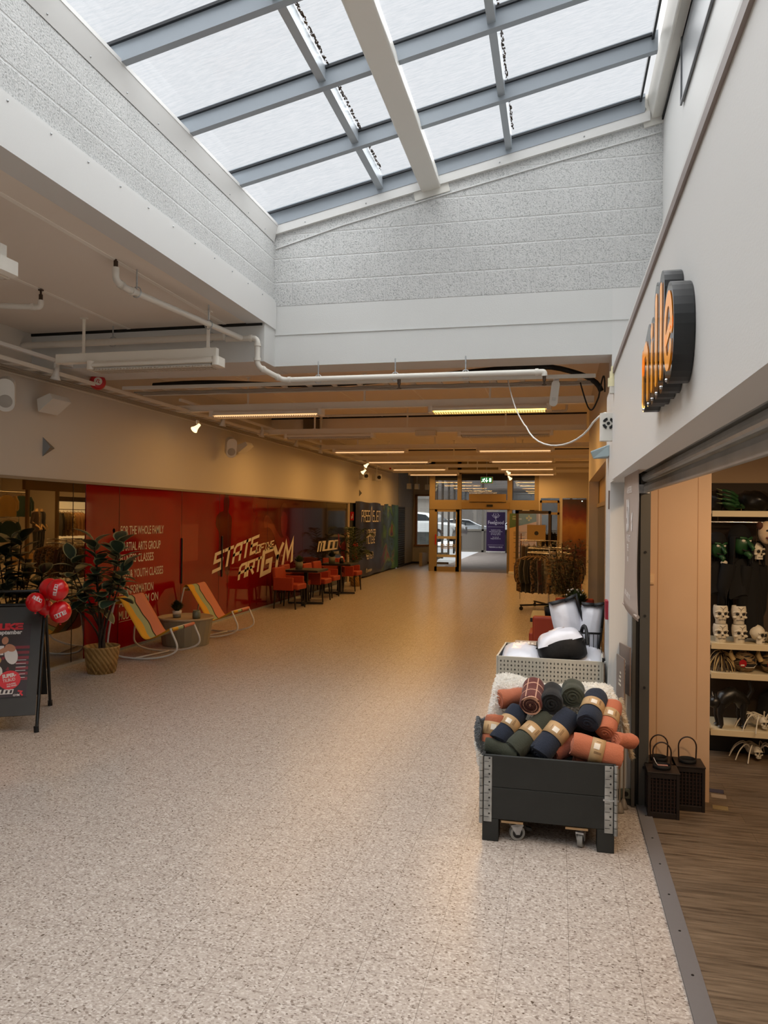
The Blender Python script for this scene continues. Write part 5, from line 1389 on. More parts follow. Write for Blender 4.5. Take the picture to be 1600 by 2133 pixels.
FIC = [mat('rubber_leaf_green', '#36493a', 0.4), mat('rubber_leaf_cream_edge', '#a5a57c', 0.5), mat('rubber_leaf_pink', '#74453a', 0.5)]
t = thing('rubber_plant', 'tall variegated rubber plant in a woven basket beside the nearest rocking chair', 'plant', (-5.07, 7.72, 0))
basket(t, 0.148, 0.192, 0.30)
rnd = random.Random(11)
stems = [((-0.40, 0.02), 1.10), ((-0.30, -0.15), 1.28), ((-0.12, 0.0), 1.50), ((0.0, -0.12), 1.30), ((0.20, 0.0), 1.36), ((0.30, -0.05), 1.22), ((-0.15, 0.1), 1.05), ((0.12, 0.12), 1.48), ((-0.5, -0.05), 1.00)]
sb = B(); lb = B()
for k, ((dx, dy), h) in enumerate(stems):
    p0 = Vector((0.03*math.cos(k*1.1), 0.03*math.sin(k*1.1), 0.25)); p3 = Vector((dx, dy, h))
    pts = bez(p0, p0+Vector((0, 0, 0.35)), p3-Vector((dx*0.25, dy*0.25, 0.35)), p3, 12)
    sb.tube(pts, [0.012-0.006*i/12 for i in range(13)], 6)
    for j in range(12):
        u = 0.60+0.40*j/11
        i = min(11, int(u*12+1e-6)); p = pts[i].lerp(pts[i+1], u*12-i) if i < 12 else pts[12]
        a = j*2.4+k+rnd.uniform(-0.3, 0.3)
        el = -0.1+0.95*(j/11.0)**1.5+rnd.uniform(-0.2, 0.2)
        d = Vector((math.cos(a)*math.cos(el), math.sin(a)*math.cos(el), math.sin(el)))
        L = rnd.uniform(0.20, 0.28)
        leaf(lb, p, d, (0, 0, 1) if el < 1.2 else (math.cos(a), math.sin(a), 0.2), L, L*rnd.uniform(0.56, 0.70), rnd.uniform(0.1, 0.45))
        if j == 11 and k % 3 == 0:
            o = len(lb.m); leaf(lb, p, (d.x, d.y, 1.5), (math.cos(a), math.sin(a), 0), 0.12, 0.05, 0.1, False)
            for q in range(o, len(lb.m)): lb.m[q] = 2
sb.build('stem', STEM, t); lb.build('foliage', FIC, t)

# A-frame sign
def axp(w, n_, z): return Vector((-0.864*w+0.503*n_, -0.503*w-0.864*n_, z))
FRM = mat('black_sign_frame', '#0b0b0b', 0.35); BRD = mat('chalk_board', '#34322f', 0.45, var=0.08, vscale=5)
t = thing('pavement_sign', 'black A frame sign board with gym poster at the left photo edge', 'sign', (-4.41, 5.855, 0))
N0 = 0.455; HT = 1.0
def fp(w, tt, off=0.0): return axp(w, N0*(1-tt)+off*0.9, HT*tt+off*0.4)
for w in (0.0, 0.72):
    B().tube([fp(w, 0.0), fp(w, 1.03)], 0.014, 8).build('front_leg', FRM, t)
    B().tube([axp(w, -N0, 0.0), axp(w, -0.01, HT)], 0.014, 8).build('rear_leg', FRM, t)
    for n_ in (N0, -N0):
        p = axp(w, n_, 0); B().cyl(p, p+Vector((-0.003, 0, 0.05)), 0.021, n=10).build('rubber_foot', BLK, t)
B().tube([fp(0.0, 1.03), axp(0.0, 0.0, 1.12), axp(0.72, 0.0, 1.12), fp(0.72, 1.03)], 0.014, 8).build('handle', FRM, t)
B().tube([fp(0.0, 1.0), fp(0.72, 1.0)], 0.016, 8).build('top_rail', FRM, t)
b = B()
c = [fp(0.02, 0.13), fp(0.70, 0.13), fp(0.70, 0.985), fp(0.02, 0.985)]; c2 = [fp(0.02, 0.13, -0.015), fp(0.70, 0.13, -0.015), fp(0.70, 0.985, -0.015), fp(0.02, 0.985, -0.015)]
b.add(c+c2, [(3, 2, 1, 0), (4, 5, 6, 7), (0, 1, 5, 4), (1, 2, 6, 5), (2, 3, 7, 6), (3, 0, 4, 7)]); b.build('front_board', BRD, t)
b = B()
c = [axp(0.02, -N0*(1-0.13), 0.13), axp(0.70, -N0*(1-0.13), 0.13), axp(0.70, -0.02, 0.98), axp(0.02, -0.02, 0.98)]; c2 = [v+axp(0, 0.012, -0.005) for v in c]
b.add(c+c2, [(0, 1, 2, 3), (7, 6, 5, 4), (4, 5, 1, 0), (5, 6, 2, 1), (6, 7, 3, 2), (7, 4, 0, 3)]); b.build('rear_board', BLK, t)
# poster: plane coords u from left (0) to right (0.5), v up 0..0.62
pO = fp(0.60, 0.27, 0.004); pU = (fp(0.10, 0.27)-fp(0.60, 0.27)).normalized(); pV = (fp(0.6, 0.9)-fp(0.6, 0.27)).normalized()
def PM(u, v, e=0.001):
    nrm = pU.cross(pV)
    return aff(pO+pU*u+pV*v+nrm*e, pU, pV, nrm)
def prect(b, u0, u1, v0, v1, e, mi=0): b.add([(u0, v0, 0), (u1, v0, 0), (u1, v1, 0), (u0, v1, 0)], [(0, 1, 2, 3)], mi, False, PM(0, 0, e))
PD = mat('poster_dark', '#2c1718', 0.3); PRD = mat('poster_red', '#7b1420', 0.3); PRED = mat('poster_bright_red', '#d3202c', 0.35); PSK = mat('poster_skin', '#b97c5c', 0.4); PWH = mat('poster_white', '#d6d0cc', 0.4); PHR = mat('poster_hair', '#2b1912', 0.4); PBL = mat('poster_blond', '#b58a52', 0.4)
b = B(); prect(b, 0, 0.5, 0, 0.63, 0.001); po = b.build('poster', PD, t)
b = B()
for q in range(7): prect(b, 0.30+0.02*math.sin(q*3), 0.5, 0.14+q*0.045, 0.165+q*0.045, 0.002)
prect(b, 0.0, 0.24, 0.08, 0.2, 0.002); b.build('poster_scene', PRD, po)
b = B()
for q in range(6): prect(b, 0.40-0.01*q, 0.48, 0.16+q*0.03, 0.164+q*0.03, 0.0025)
prect(b, 0.10, 0.30, 0.36, 0.44, 0.0024)
b.build('poster_steps', PWH, po)
def pell(b, u, v, ru, rv, e, mi=0, a=0.0, n=20): b.add([(u+ru*math.cos(2*PI*k/n)*math.cos(a)-rv*math.sin(2*PI*k/n)*math.sin(a), v+ru*math.cos(2*PI*k/n)*math.sin(a)+rv*math.sin(2*PI*k/n)*math.cos(a), 0) for k in range(n)], [tuple(range(n))], mi, False, PM(0, 0, e))
mm = [PSK, PWH, PHR, PBL]
b = B()
pell(b, 0.315, 0.50, 0.036, 0.045, 0.003, 2); pell(b, 0.305, 0.485, 0.026, 0.034, 0.0034, 0); pell(b, 0.36, 0.36, 0.05, 0.085, 0.003, 1, 0.3); pell(b, 0.35, 0.42, 0.045, 0.03, 0.0034, 0, -0.5); pell(b, 0.30, 0.40, 0.05, 0.022, 0.0036, 0, 0.4)
pell(b, 0.375, 0.27, 0.028, 0.08, 0.0028, 2, 0.1); pell(b, 0.32, 0.28, 0.028, 0.07, 0.0028, 2, -0.3)
pell(b, 0.20, 0.38, 0.07, 0.09, 0.0026, 1); pell(b, 0.22, 0.35, 0.06, 0.02, 0.0038, 0, 0.3)
pell(b, 0.255, 0.315, 0.034, 0.034, 0.004, 3); pell(b, 0.255, 0.295, 0.026, 0.032, 0.0044, 0); pell(b, 0.25, 0.215, 0.055, 0.06, 0.004, 1); pell(b, 0.24, 0.14, 0.04, 0.07, 0.004, 1, 0.2); pell(b, 0.29, 0.15, 0.03, 0.06, 0.0042, 1, -0.2)
b.build('poster_people', mm, po)
b = B(); pell(b, 0.365, 0.145, 0.085, 0.08, 0.005); b.build('poster_badge', PRED, po)
b = B(); text_b(b, 'SUPER-', PM(0.31, 0.16, 0.006) @ Matrix.Rotation(0.15, 4, 'Z'), 0.042, 0.8, 0.002); text_b(b, 'TILBUD', PM(0.315, 0.125, 0.006) @ Matrix.Rotation(0.15, 4, 'Z'), 0.036, 0.8, 0.0003)
text_b(b, '15 PLASSER', PM(0.345, 0.10, 0.006) @ Matrix.Rotation(0.15, 4, 'Z'), 0.016, 0.9, 0.0004); text_b(b, 'MED SPARR', PM(0.35, 0.083, 0.006) @ Matrix.Rotation(0.15, 4, 'Z'), 0.016, 0.9, 0.0004)
text_b(b, 'september', PM(0.235, 0.54, 0.004), 0.05, 0.9, 0.002)
stroke_text(b, 'MUDO', PM(0.26, 0.03, 0.004) @ Matrix(((0.0064, 0.0012, 0, 0), (0, 0.0055, 0, 0), (0, 0, 1, 0), (0, 0, 0, 1))), 0.65, 1.2)
text_b(b, 'GYM', PM(0.40, 0.008, 0.004), 0.024, 1.0, 0.0006)
b.build('poster_lettering', PWH, po)
b = B(); stroke_text(b, 'TUKE', PM(0.20, 0.585, 0.004) @ Matrix.Diagonal((0.0105, 0.0075, 1, 1)), 1.0, 1.9)
b.build('poster_title', PRED, po)
b = B(); stroke(b, [(0.44, 0.05), (0.465, 0.045), (0.455, 0.03), (0.47, 0.015)], 0.006, PM(0, 0, 0.004)); b.build('poster_figure_mark', PRED, po)
# balloons tied to the sign
BALM = mat('red_balloon', '#d40a15', 0.22, coat=0.4)
def balloon(loc, r, rot, label, mark=None):
    t = thing('balloon', label, 'balloon', loc, rot, 'red balloons tied to the sign')
    B().ell((0, 0, 0), (r*0.97, r*0.97, r*1.06), 28, 20, 0, None, lambda p: 1-0.06*max(0, -p.z)).build('balloon_skin', BALM, t)
    B().lathe([(0.003, 0), (0.006, -0.006), (0.012, -0.014), (0.0, -0.012)], 10, 0, (0, 0, -r*1.0)).build('knot', BALM, t)
    if mark:
        b = B(); sw = stroke_width('MUDO', 1.2); bb = B(); stroke_text(bb, 'MUDO', Matrix(), 0.65, 1.2)
        az, el, tw, sc = mark
        for v in bb.v:
            x = (v.x-sw/2)*sc; y = (v.y-3)*sc
            xx = x*math.cos(tw)-y*math.sin(tw); yy = x*math.sin(tw)+y*math.cos(tw)
            a = az+xx/r; e = el+yy/r
            b.v.append(Vector((r*0.985*math.cos(e)*math.cos(a), r*0.985*math.cos(e)*math.sin(a), r*1.075*math.sin(e))))
        b.f = bb.f; b.m = bb.m; b.s = bb.s
        b.build('lettering', PWH, t)
    return t
balloon((-4.30, 5.76, 1.15), 0.088, (0, 0, 0), 'upper left balloon of the red bunch')
balloon((-4.175, 5.70, 1.148), 0.092, (0, 0, 0), 'upper right balloon of the red bunch with upright white letters', (-1.15, 0.1, 1.4, 0.0042))
balloon((-4.33, 5.62, 1.045), 0.081, (0, 0, 0), 'small left balloon of the red bunch in front of the sign corner', (-0.75, 0.45, -0.5, 0.0042))
balloon((-4.175, 5.74, 0.955), 0.094, (0, 0, 0), 'lowest balloon of the red bunch with slanting white letters', (-0.95, -0.1, 0.4+PI, 0.0048))
balloon((-4.37, 5.80, 0.98), 0.07, (0, 0, 0), 'shaded balloon tucked behind the sign corner')

# ---------------- cafe chairs and tables
REDC = mat('red_orange_upholstery', '#96300f', 0.6, bump=0.05, bscale=200); BWOOD = mat('black_wood', '#120d0a', 0.5)
def cafe_chair(loc, rz, label):
    """faces +x"""
    t = thing('armchair', label, 'chair', loc, (0, 0, rz), 'red cafe armchairs')
    B().cbox((0.02, 0, 0.43), (0.50, 0.44, 0.11)).build('seat', REDC, t, bevel=0.025, bseg=3)
    b = B(); M = Matrix.Translation((-0.22, 0, 0.58)) @ Matrix.Rotation(-0.14, 4, 'Y'); b.cbox((0, 0, 0), (0.08, 0.48, 0.44), 0, M); b.build('backrest', REDC, t, bevel=0.025, bseg=3)
    for s in (-1, 1): B().cbox((-0.02, s*0.25, 0.49), (0.42, 0.055, 0.25)).build('arm', REDC, t, bevel=0.012)
    for sx in (-1, 1):
        for s in (-1, 1): B().tube([(sx*0.2+sx*0.03, s*0.225, 0.0), (sx*0.2, s*0.22, 0.38)], [0.014, 0.022], 8).build('leg', BWOOD, t)
    return t
cafe_chair((-5.16, 14.15, 0), -0.08, 'red armchair nearest the camera at the first cafe table')
cafe_chair((-5.06, 15.55, 0), -0.05, 'red armchair between the two left cafe tables, nearer one')
cafe_chair((-5.10, 16.35, 0), -0.05, 'red armchair between the two left cafe tables, just before the second table')
cafe_chair((-5.02, 18.0, 0), -0.05, 'red armchair beside the palm at the second cafe table')
cafe_chair((-5.30, 17.55, 0), -1.2, 'red armchair against the black wall behind the second cafe table')
cafe_chair((-5.33, 14.95, 0), 0.0, 'red armchair against the red wall behind the first cafe table')
def cafe_table(loc, label, rz=0.0, w=0.72):
    t = thing('cafe_table', label, 'table', loc, (0, 0, rz), group='dark cafe tables')
    B().cbox((0, 0, 0.70), (w, w, 0.045)).build('tabletop', mat('dark_table_top', '#17120f', 0.35), t, bevel=0.004)
    B().box(-0.035, 0.035, -0.035, 0.035, 0.04, 0.68).build('column', BWOOD, t)
    for q in range(2): B().box(-0.36, 0.36, -0.03, 0.03, 0.01+0.0005*q, 0.045+0.0005*q, 0, Matrix.Rotation(q*PI/2+0.15, 4, 'Z')).build('foot', BWOOD, t)
    return t
cafe_table((-5.06, 14.85, 0), 'dark square cafe table nearest the rocking chairs')
cafe_table((-5.0, 17.1, 0), 'dark square cafe table in front of the black wall lettering')
def pot_plant(loc, label, pr, ph, fr, fh, seed, pm, n=240, name='potted_plant', w=0.012):
    t = thing(name, label, 'plant', loc)
    B().lathe([(0, 0), (pr*0.85, 0), (pr, ph), (pr*0.9, ph), (0, ph*0.85)], 20).build('pot', pm, t)
    b = B(); tuft(b, (0, 0, ph*0.9), fr, fh, n, w, seed, 0)
    b.build('foliage', PLG2 if seed % 2 else PLG, t)
    return t
POTG = mat('concrete_pot', '#6b6a5c', 0.7)
pot_plant((-5.2, 14.8, 0.7225), 'green plant in a grey pot on the first cafe table', 0.08, 0.15, 0.13, 0.15, 3, POTG)
pot_plant((-5.15, 16.95, 0.7225), 'dark plant in a grey pot on the second cafe table', 0.08, 0.15, 0.12, 0.15, 4, POTG)
t = thing('condiment_bottle', 'dark bottle with a white cap on the second cafe table', 'bottle', (-4.93, 17.0, 0.7225))
B().lathe([(0, 0), (0.05, 0), (0.05, 0.08), (0.03, 0.11), (0.03, 0.13), (0, 0.13)], 16).build('bottle', DARK, t); B().lathe([(0.032, 0.13), (0.032, 0.16), (0.0, 0.165)], 12).build('cap', WPLA, t)
# palm
t = thing('palm', 'tall green palm in a woven basket before the dark banner', 'plant', (-5.17, 19.15, 0))
basket(t, 0.12, 0.145, 0.24)
b = B(); rnd = random.Random(5); sb = B()
for k in range(15):
    a = k*2.4; r = 0.2+0.35*rnd.random(); h = 0.9+0.75*rnd.random()
    p0 = Vector((0.03*math.cos(a), 0.03*math.sin(a), 0.22)); p3 = Vector((max(-0.24, r*math.cos(a)), r*math.sin(a), h))
    pts = bez(p0, p0+Vector((0, 0, h*0.5)), Vector((r*0.6*math.cos(a), r*0.6*math.sin(a), h*1.02)), p3-Vector((0, 0, 0.1)), 16)
    sb.tube(pts, 0.006, 5)
    for i in range(6, 17):
        p = pts[i]; d = (pts[i]-pts[i-1]).normalized(); s = d.cross(Vector((0, 0, 1))).normalized()
        for sg in (-1, 1):
            e = (d*0.8+s*sg*0.8+Vector((0, 0, -0.1))).normalized(); L = 0.2*(1-abs(i-11)/9.0)+0.05
            wv = d*0.012
            b.add([p-wv, p+wv, p+e*L*0.6+wv-Vector((0, 0, 0.02)), p+e*L-Vector((0, 0, 0.06)), p+e*L*0.6-wv-Vector((0, 0, 0.02))], [(0, 1, 2, 3, 4)], 0, True)
b.build('frond', mat('palm_green', '#2f3d16', 0.5), t); sb.build('stem', PLG2, t)

# ================================================================== RIGHT SIDE, FAR: rack, bamboo, cafe table
FLO = cloth('dark_floral', '#1a1310', '#6d5238', 26, (0.50, 0.58)); FLO2 = cloth('rust_floral', '#2b1410', '#5d4022', 30, (0.46, 0.56)); FLO3 = cloth('red_floral', '#3a0d10', '#1a0f0c', 22, (0.45, 0.6)); PLAINB = cloth('plain_black', '#14120f'); CRM = cloth('cream_floral', '#7d5c34', '#2a1c12', 28, (0.48, 0.6)); ORG = cloth('bright_orange', '#e8541c')
def pick(k):
    a = (k % 26)/26.0*2*PI
    if k == 0: return ORG, 'bright orange'
    deg = math.degrees(a)
    if 205 < deg < 235: return PLAINB, 'plain black'
    return ((FLO, 'dark floral'), (FLO2, 'rust floral'), (FLO, 'dark floral'), (FLO3, 'dark red floral'), (CRM, 'cream floral'))[k % 5]
round_rack((-0.19, 15.5, 0), 'round chrome clothes rack of floral tops with castors on the right side', 0.42, 1.13, 26, pick, 'tops on the round rack right of the corridor', '%s top hanging on the round rack right of the corridor', 0.42, 0.66, sd=40)
t = rodthing(-0.45, 17.4, 0.8, 1.32, 0.1, 'chrome clothes rail behind the round rack', 0, 0, 0, 0, 0)
for k in range(6): garment('hanging_blouse', ('brown', 'brown', 'black', 'black', 'black', 'black')[k] + ' garment on the straight rail behind the round rack', 'garment', (-0.78+k*0.12, 17.36+k*0.012, 1.25), PI/2+0.1, C_BRN if k < 2 else PLAINB, 0.4, 0.6, 70+k, 'garments on the straight rail')
t = thing('bamboo_plant', 'tall dark bamboo like plant with narrow leaves in front of the clothes rack', 'plant', (0.13, 12.7, 0))
B().lathe([(0, 0), (0.14, 0), (0.17, 0.32), (0.15, 0.32), (0, 0.28)], 24).build('pot', BLK, t)
sb = B(); b = B(); rnd = random.Random(8)
for k in range(7):
    a = k*0.9; p0 = Vector((0.05*math.cos(a), 0.05*math.sin(a), 0.3)); h = rnd.uniform(1.0, 1.55)
    p3 = Vector((rnd.uniform(-0.22, 0.2), rnd.uniform(-0.15, 0.15), h)); pts = bez(p0, p0+Vector((0, 0, 0.4)), p3-Vector((0, 0, 0.3)), p3, 14)
    sb.tube(pts, 0.009, 6)
    for i in range(3, 15):
        for q in range(9):
            aa = rnd.uniform(0, 2*PI); tw = Vector((math.cos(aa), math.sin(aa), rnd.uniform(-0.1, 0.7)))*rnd.uniform(0.05, 0.17)
            c = pts[i]+tw
            for z in range(3):
                ab = aa+rnd.uniform(-1.2, 1.2); d = Vector((math.cos(ab), math.sin(ab), rnd.uniform(-0.5, 0.4))).normalized(); L = rnd.uniform(0.07, 0.12); s = d.cross(Vector((0, 0, 1))).normalized()*0.009
                b.add([c, c+d*L*0.35+s, c+d*L, c+d*L*0.35-s], [(0, 1, 2, 3)], rnd.choice((0, 0, 1)), True)
sb.build('cane', mat('cane_brown', '#4a3a20', 0.6), t); b.build('foliage', [mat('bamboo_dark', '#1d2114', 0.5), mat('bamboo_olive', '#454a22', 0.5)], t)
cafe_table((0.06, 8.80, 0), 'dark cafe table on the right behind the white bin', 0.0, 0.72)
cafe_chair((-0.02, 8.28, 0), 1.57, 'red armchair under the right cafe table behind the white bin')
cafe_chair((0.2, 9.75, 0), -1.57, 'red armchair beyond the right cafe table by the storefront')
pot_plant((-0.08, 8.62, 0.7225), 'low green plant in a black pot on the right cafe table', 0.075, 0.11, 0.08, 0.03, 5, BLK, 200)
t = pot_plant((0.2, 8.95, 0.7225), 'leafy plant with white flowers behind the pillows on the right cafe table', 0.07, 0.10, 0.16, 0.2, 7, BLK, 260, w=0.02)
b = B(); rnd = random.Random(2)
for k in range(14): a = rnd.uniform(0, 6.28); b.ell((0.11*math.cos(a)*rnd.random(), 0.11*math.sin(a)*rnd.random(), 0.2+rnd.random()*0.08), (0.012, 0.012, 0.012), 6, 4)
b.build('flower', PWH, t)
# ================================================================== PALLET CRATE WITH BLANKETS
BOARD = mat('black_stained_board', '#222422', 0.6, bump=0.06, bscale=30, var=0.15, vscale=6)
PLY = mat('plywood_edge', '#a98a63', 0.6)
t = thing('pallet_crate', 'black wooden pallet collar crate on castors with galvanised hinges, full of blankets', 'crate', (-0.05, 4.28, 0), (0, 0, 0.0))
X0, X1, D = -0.352, 0.352, 0.86
for k in range(2):
    z0, z1 = (0.125+k*0.178, 0.125+k*0.178+0.176)
    B().box(X0, X1, 0, 0.02, z0, z1).build('front_board', BOARD, t, bevel=0.003)
    B().box(X0, X1, D-0.02, D, z0, z1).build('back_board', BOARD, t, bevel=0.003)
    for s in (-1, 1): B().box(s*0.352-0.01, s*0.352+0.01, 0.0, D, z0, z1).build('side_board', BOARD, t, bevel=0.003)
B().box(X0+0.01, X1-0.01, 0.02, D-0.02, 0.118, 0.130).build('deck', BOARD, t)
for x in (-0.31, 0.31):
    for y in (0.06, D-0.06): B().box(x-0.045, x+0.045, y-0.06, y+0.06, 0.0, 0.124).build('foot_block', BOARD, t, bevel=0.003)
ZH = mat('hinge_steel', '#a9aba9', 0.38, metal=0.6, var=0.3, vscale=18)
for s in (-1, 1):
    b = B().rbox((s*0.325, -0.003, 0.29), (0.045, 0.006, 0.36), 0.002); b.build('hinge_plate', ZH, t, bevel=0.002)
    b = B()
    for q in range(9):
        b.cyl((s*0.362, -0.004, 0.10+q*0.042), (s*0.362, -0.004, 0.138+q*0.042), 0.011, n=10)
    o = b.build('hinge_knuckle', ZH, t)
    B().box(s*0.363-0.004, s*0.363+0.004, 0.0, 0.06, 0.11, 0.47).build('hinge_side_plate', ZH, t)
    b = B()
    for q in range(8):
        b.box(s*0.325-0.020, s*0.325+0.006, -0.0075, -0.0065, 0.135+q*0.044, 0.137+q*0.044)
        b.ell((s*0.325+0.008, -0.007, 0.155+q*0.044), (0.005, 0.003, 0.005), 8, 5)
    b.build('hinge_screw', DARK, t)
    b = B().box(s*0.325-0.03, s*0.375, -0.010, 0.03, 0.283, 0.291); b.build('lug', ZINC, t)
TYG = mat('grey_castor_tyre', '#8b8a86', 0.6)
def castor(x, y, rz, parent):
    M = Matrix.Translation((x, y, 0)) @ Matrix.Rotation(rz, 4, 'Z')
    c = B().cyl((0, -0.014, 0.042), (0, 0.014, 0.042), 0.042, n=28, M=M).build('castor', TYG, parent, bevel=0.003)
    B().cyl((0, -0.0155, 0.042), (0, 0.0155, 0.042), 0.028, n=20, M=M).build('hub', BLACK, c)
    b = B()
    for s in (-1, 1):
        b.add([M @ Vector(p) for p in ((-0.012, s*0.019, 0.036), (0.01, s*0.019, 0.034), (0.028, s*0.019, 0.085), (-0.04, s*0.019, 0.085), (-0.012, s*0.022, 0.036), (0.01, s*0.022, 0.034), (0.028, s*0.022, 0.085), (-0.04, s*0.022, 0.085))], [(0, 1, 2, 3), (7, 6, 5, 4), (0, 4, 5, 1), (1, 5, 6, 2), (2, 6, 7, 3), (3, 7, 4, 0)])
    b.box(-0.04, 0.03, -0.022, 0.022, 0.080, 0.090, 0, M); b.cyl((0, 0, 0.090), (0, 0, 0.106), 0.02, n=14, M=M); b.build('fork', ZINC, c)
    B().box(0.025, 0.06, -0.016, 0.016, 0.07, 0.085, 0, M @ Matrix.Rotation(0.3, 4, 'Y')).build('brake_pedal', BLACK, c)
    B().box(x-0.085, x+0.035, y-0.05, y+0.04, 0.106, 0.118).build('mounting_board', PLY, c)
castor(-0.165, 0.055, 0.35, t); castor(0.183, 0.055, 1.35, t); castor(-0.165, D-0.12, 0.5, t); castor(0.175, D-0.12, 0.2, t)

BAND = mat('kraft_paper_band', '#b39268', 0.6)
FLEECE = {}
for nme, c in (('navy', '#182030'), ('olive', '#33362a'), ('terracotta', '#ad6446'), ('black', '#08090c'), ('plaid', '#5d2d26'), ('deep_terracotta', '#8a4a35')):
    FLEECE[nme] = mat('fleece_'+nme, c, 0.95, sheen=0.08, bump=0.3, bscale=130)
FLEECE['plaid_end'] = mat('fleece_plaid_end', '#3f1c18', 0.95)
_pl = FLEECE['plaid']; q = NB(_pl)
mpp = q.n('ShaderNodeMapping'); mpp.inputs['Scale'].default_value = (9, 9, 9); q.l(q.tc.outputs['Object'], mpp.inputs['Vector'])
w1 = q.n('ShaderNodeTexWave'); w1.bands_direction = 'X'; w1.inputs['Scale'].default_value = 0.45; w2 = q.n('ShaderNodeTexWave'); w2.bands_direction = 'Y'; w2.inputs['Scale'].default_value = 0.6
q.l(mpp.outputs[0], w1.inputs['Vector']); q.l(mpp.outputs[0], w2.inputs['Vector'])
mxm = q.n('ShaderNodeMath', operation='MAXIMUM'); q.l(w1.outputs['Fac'], mxm.inputs[0]); q.l(w2.outputs['Fac'], mxm.inputs[1])
q.l(q.ramp(mxm.outputs[0], [(0.0, '#5d2d26'), (0.96, '#63302a'), (0.985, '#c99a80'), (1, '#c99a80')]), q.b.inputs['Base Color'])
def blanket(a, c, r, key, label, band=True, seed=0, mark=False, open_a=False):
    """rolled fleece blanket from end a to end c (world)"""
    a = Vector(a); c = Vector(c); mid = (a+c)/2; d = (c-a); L = d.length
    t = thing('rolled_blanket', label, 'blanket', mid, group='rolled fleece blankets in the crate')
    t.rotation_euler = d.to_track_quat('X', 'Z').to_euler()
    rnd = random.Random(seed); ph = rnd.uniform(0, 6)
    m = FLEECE[key]
    b = B(); n = 30; rings = []
    for i in range(19):
        u = i/18.0; x = -L/2+L*u
        e = min(u, 1-u)*18
        rr = r*(0.90 if e < 0.5 else (0.97 if e < 1.5 else 1.0))*(1-0.07*math.exp(-((u-0.5)/0.16)**2))
        ring = []
        for k in range(n):
            an = 2*PI*k/n
            w = 1+0.018*math.sin(3*an+ph+u*2)+0.012*math.sin(7*an+u*9+ph)+0.05*max(0, math.cos(an-ph))**8
            ring.append((x+0.006*math.sin(2*an+ph)*(1 if e < 1 else 0), rr*w*math.cos(an), rr*w*math.sin(an)*0.97))
        rings.append(ring)
    b.ring_loft(rings); b.build('fleece', m, t)
    # spiral folds visible on the ends
    for s in (-1, 1):
        b = B(); pts = []; rad = []
        for i in range(46):
            u = i/45.0; an = ph+u*2*PI*3.1; rr = r*(0.10+0.76*u)*(1+0.05*math.sin(an*2))
            pts.append((s*(L/2+0.004-0.012*u), rr*math.cos(an), rr*math.sin(an)))
        b.tube(pts, r*0.115, 7); b.build('rolled_end', FLEECE['plaid_end'] if key == 'plaid' else m, t)
    if band:
        b = B(); bw = 0.036*(1.15 if mark else 1.0); n = 30
        vs = [(sx*bw, (r*0.955+0.0025)*1.02*math.cos(2*PI*k/n), (r*0.955+0.0025)*1.02*math.sin(2*PI*k/n)) for sx in (-1, 1) for k in range(n)]
        b.add(vs, [(k, (k+1) % n, n+(k+1) % n, n+k) for k in range(n)], 0, True)
        bb = b.build('paper_band', BAND, t, solid=0.001)
        b = B(); rr = r*0.955*1.02+0.0048
        # label facing the camera side (towards -y, +z)
        Mi = t.rotation_euler.to_matrix().inverted(); f = Mi @ Vector((0.05, -0.8, 0.6)); an0 = math.atan2(f.z, f.y)
        for (da, w_, dx, h_, mi) in ((0.0, 0.24, -0.006, 0.016, 0), (0.46, 0.02, 0.004, 0.020, 1), (0.56, 0.02, 0.004, 0.020, 1), (-0.42, 0.015, 0.0, 0.014, 1)):
            pts = []
            for k in range(5):
                an = an0+da+w_*(k/4.0-0.5)*2
                for sx in (-1, 1): pts.append((dx+sx*h_, rr*math.cos(an), rr*math.sin(an)))
            b.add(pts, [(2*k, 2*k+1, 2*k+3, 2*k+2) for k in range(4)], mi, True)
        b.build('band_print', [LETTERW, mat('brown_print', '#6b4d30', 0.6)], bb)
    return t
yb = 4.28
blanket((-0.10, 4.36, 0.475), (0.075, 4.56, 0.665), 0.068, 'navy', 'navy rolled blanket leaning in the middle front of the crate with a label band', True, 1, True)
blanket((-0.245, 4.36, 0.485), (-0.055, 4.56, 0.635), 0.066, 'olive', 'olive rolled blanket with a kraft band left of the middle navy one', True, 2, True)
blanket((-0.335, 4.40, 0.520), (-0.225, 4.58, 0.665), 0.062, 'navy', 'navy rolled blanket with a plain band at the left of the crate', True, 3)
blanket((-0.40, 4.39, 0.500), (-0.22, 4.36, 0.465), 0.048, 'olive', 'small olive blanket lying on the left front edge of the crate', False, 4)
blanket((-0.35, 4.50, 0.640), (-0.37, 4.44, 0.50), 0.062, 'terracotta', 'terracotta blanket standing at the left side of the pile', True, 5)
blanket((-0.345, 4.60, 0.715), (-0.20, 4.72, 0.72), 0.058, 'terracotta', 'terracotta roll with its end showing at the top left of the pile', False, 6)
blanket((-0.152, 4.50, 0.715), (-0.14, 4.72, 0.785), 0.067, 'plaid', 'brown plaid rolled blanket with pale lines at the top of the pile', False, 7)
blanket((-0.035, 4.52, 0.725), (-0.03, 4.74, 0.75), 0.068, 'black', 'black rolled blanket at the top middle of the pile', False, 8)
blanket((0.085, 4.58, 0.76), (0.09, 4.76, 0.775), 0.067, 'olive', 'olive rolled blanket at the top with its spiral end showing', False, 9)
blanket((0.165, 4.44, 0.652), (0.225, 4.66, 0.76), 0.066, 'navy', 'navy rolled blanket with a tan band at the upper right of the pile', True, 10)
blanket((0.262, 4.46, 0.598), (0.315, 4.66, 0.71), 0.058, 'terracotta', 'terracotta roll with a tan band at the right of the upper navy roll', True, 11)
blanket((0.315, 4.44, 0.570), (0.42, 4.52, 0.545), 0.045, 'terracotta', 'small terracotta roll end at the far right of the pile', False, 12)
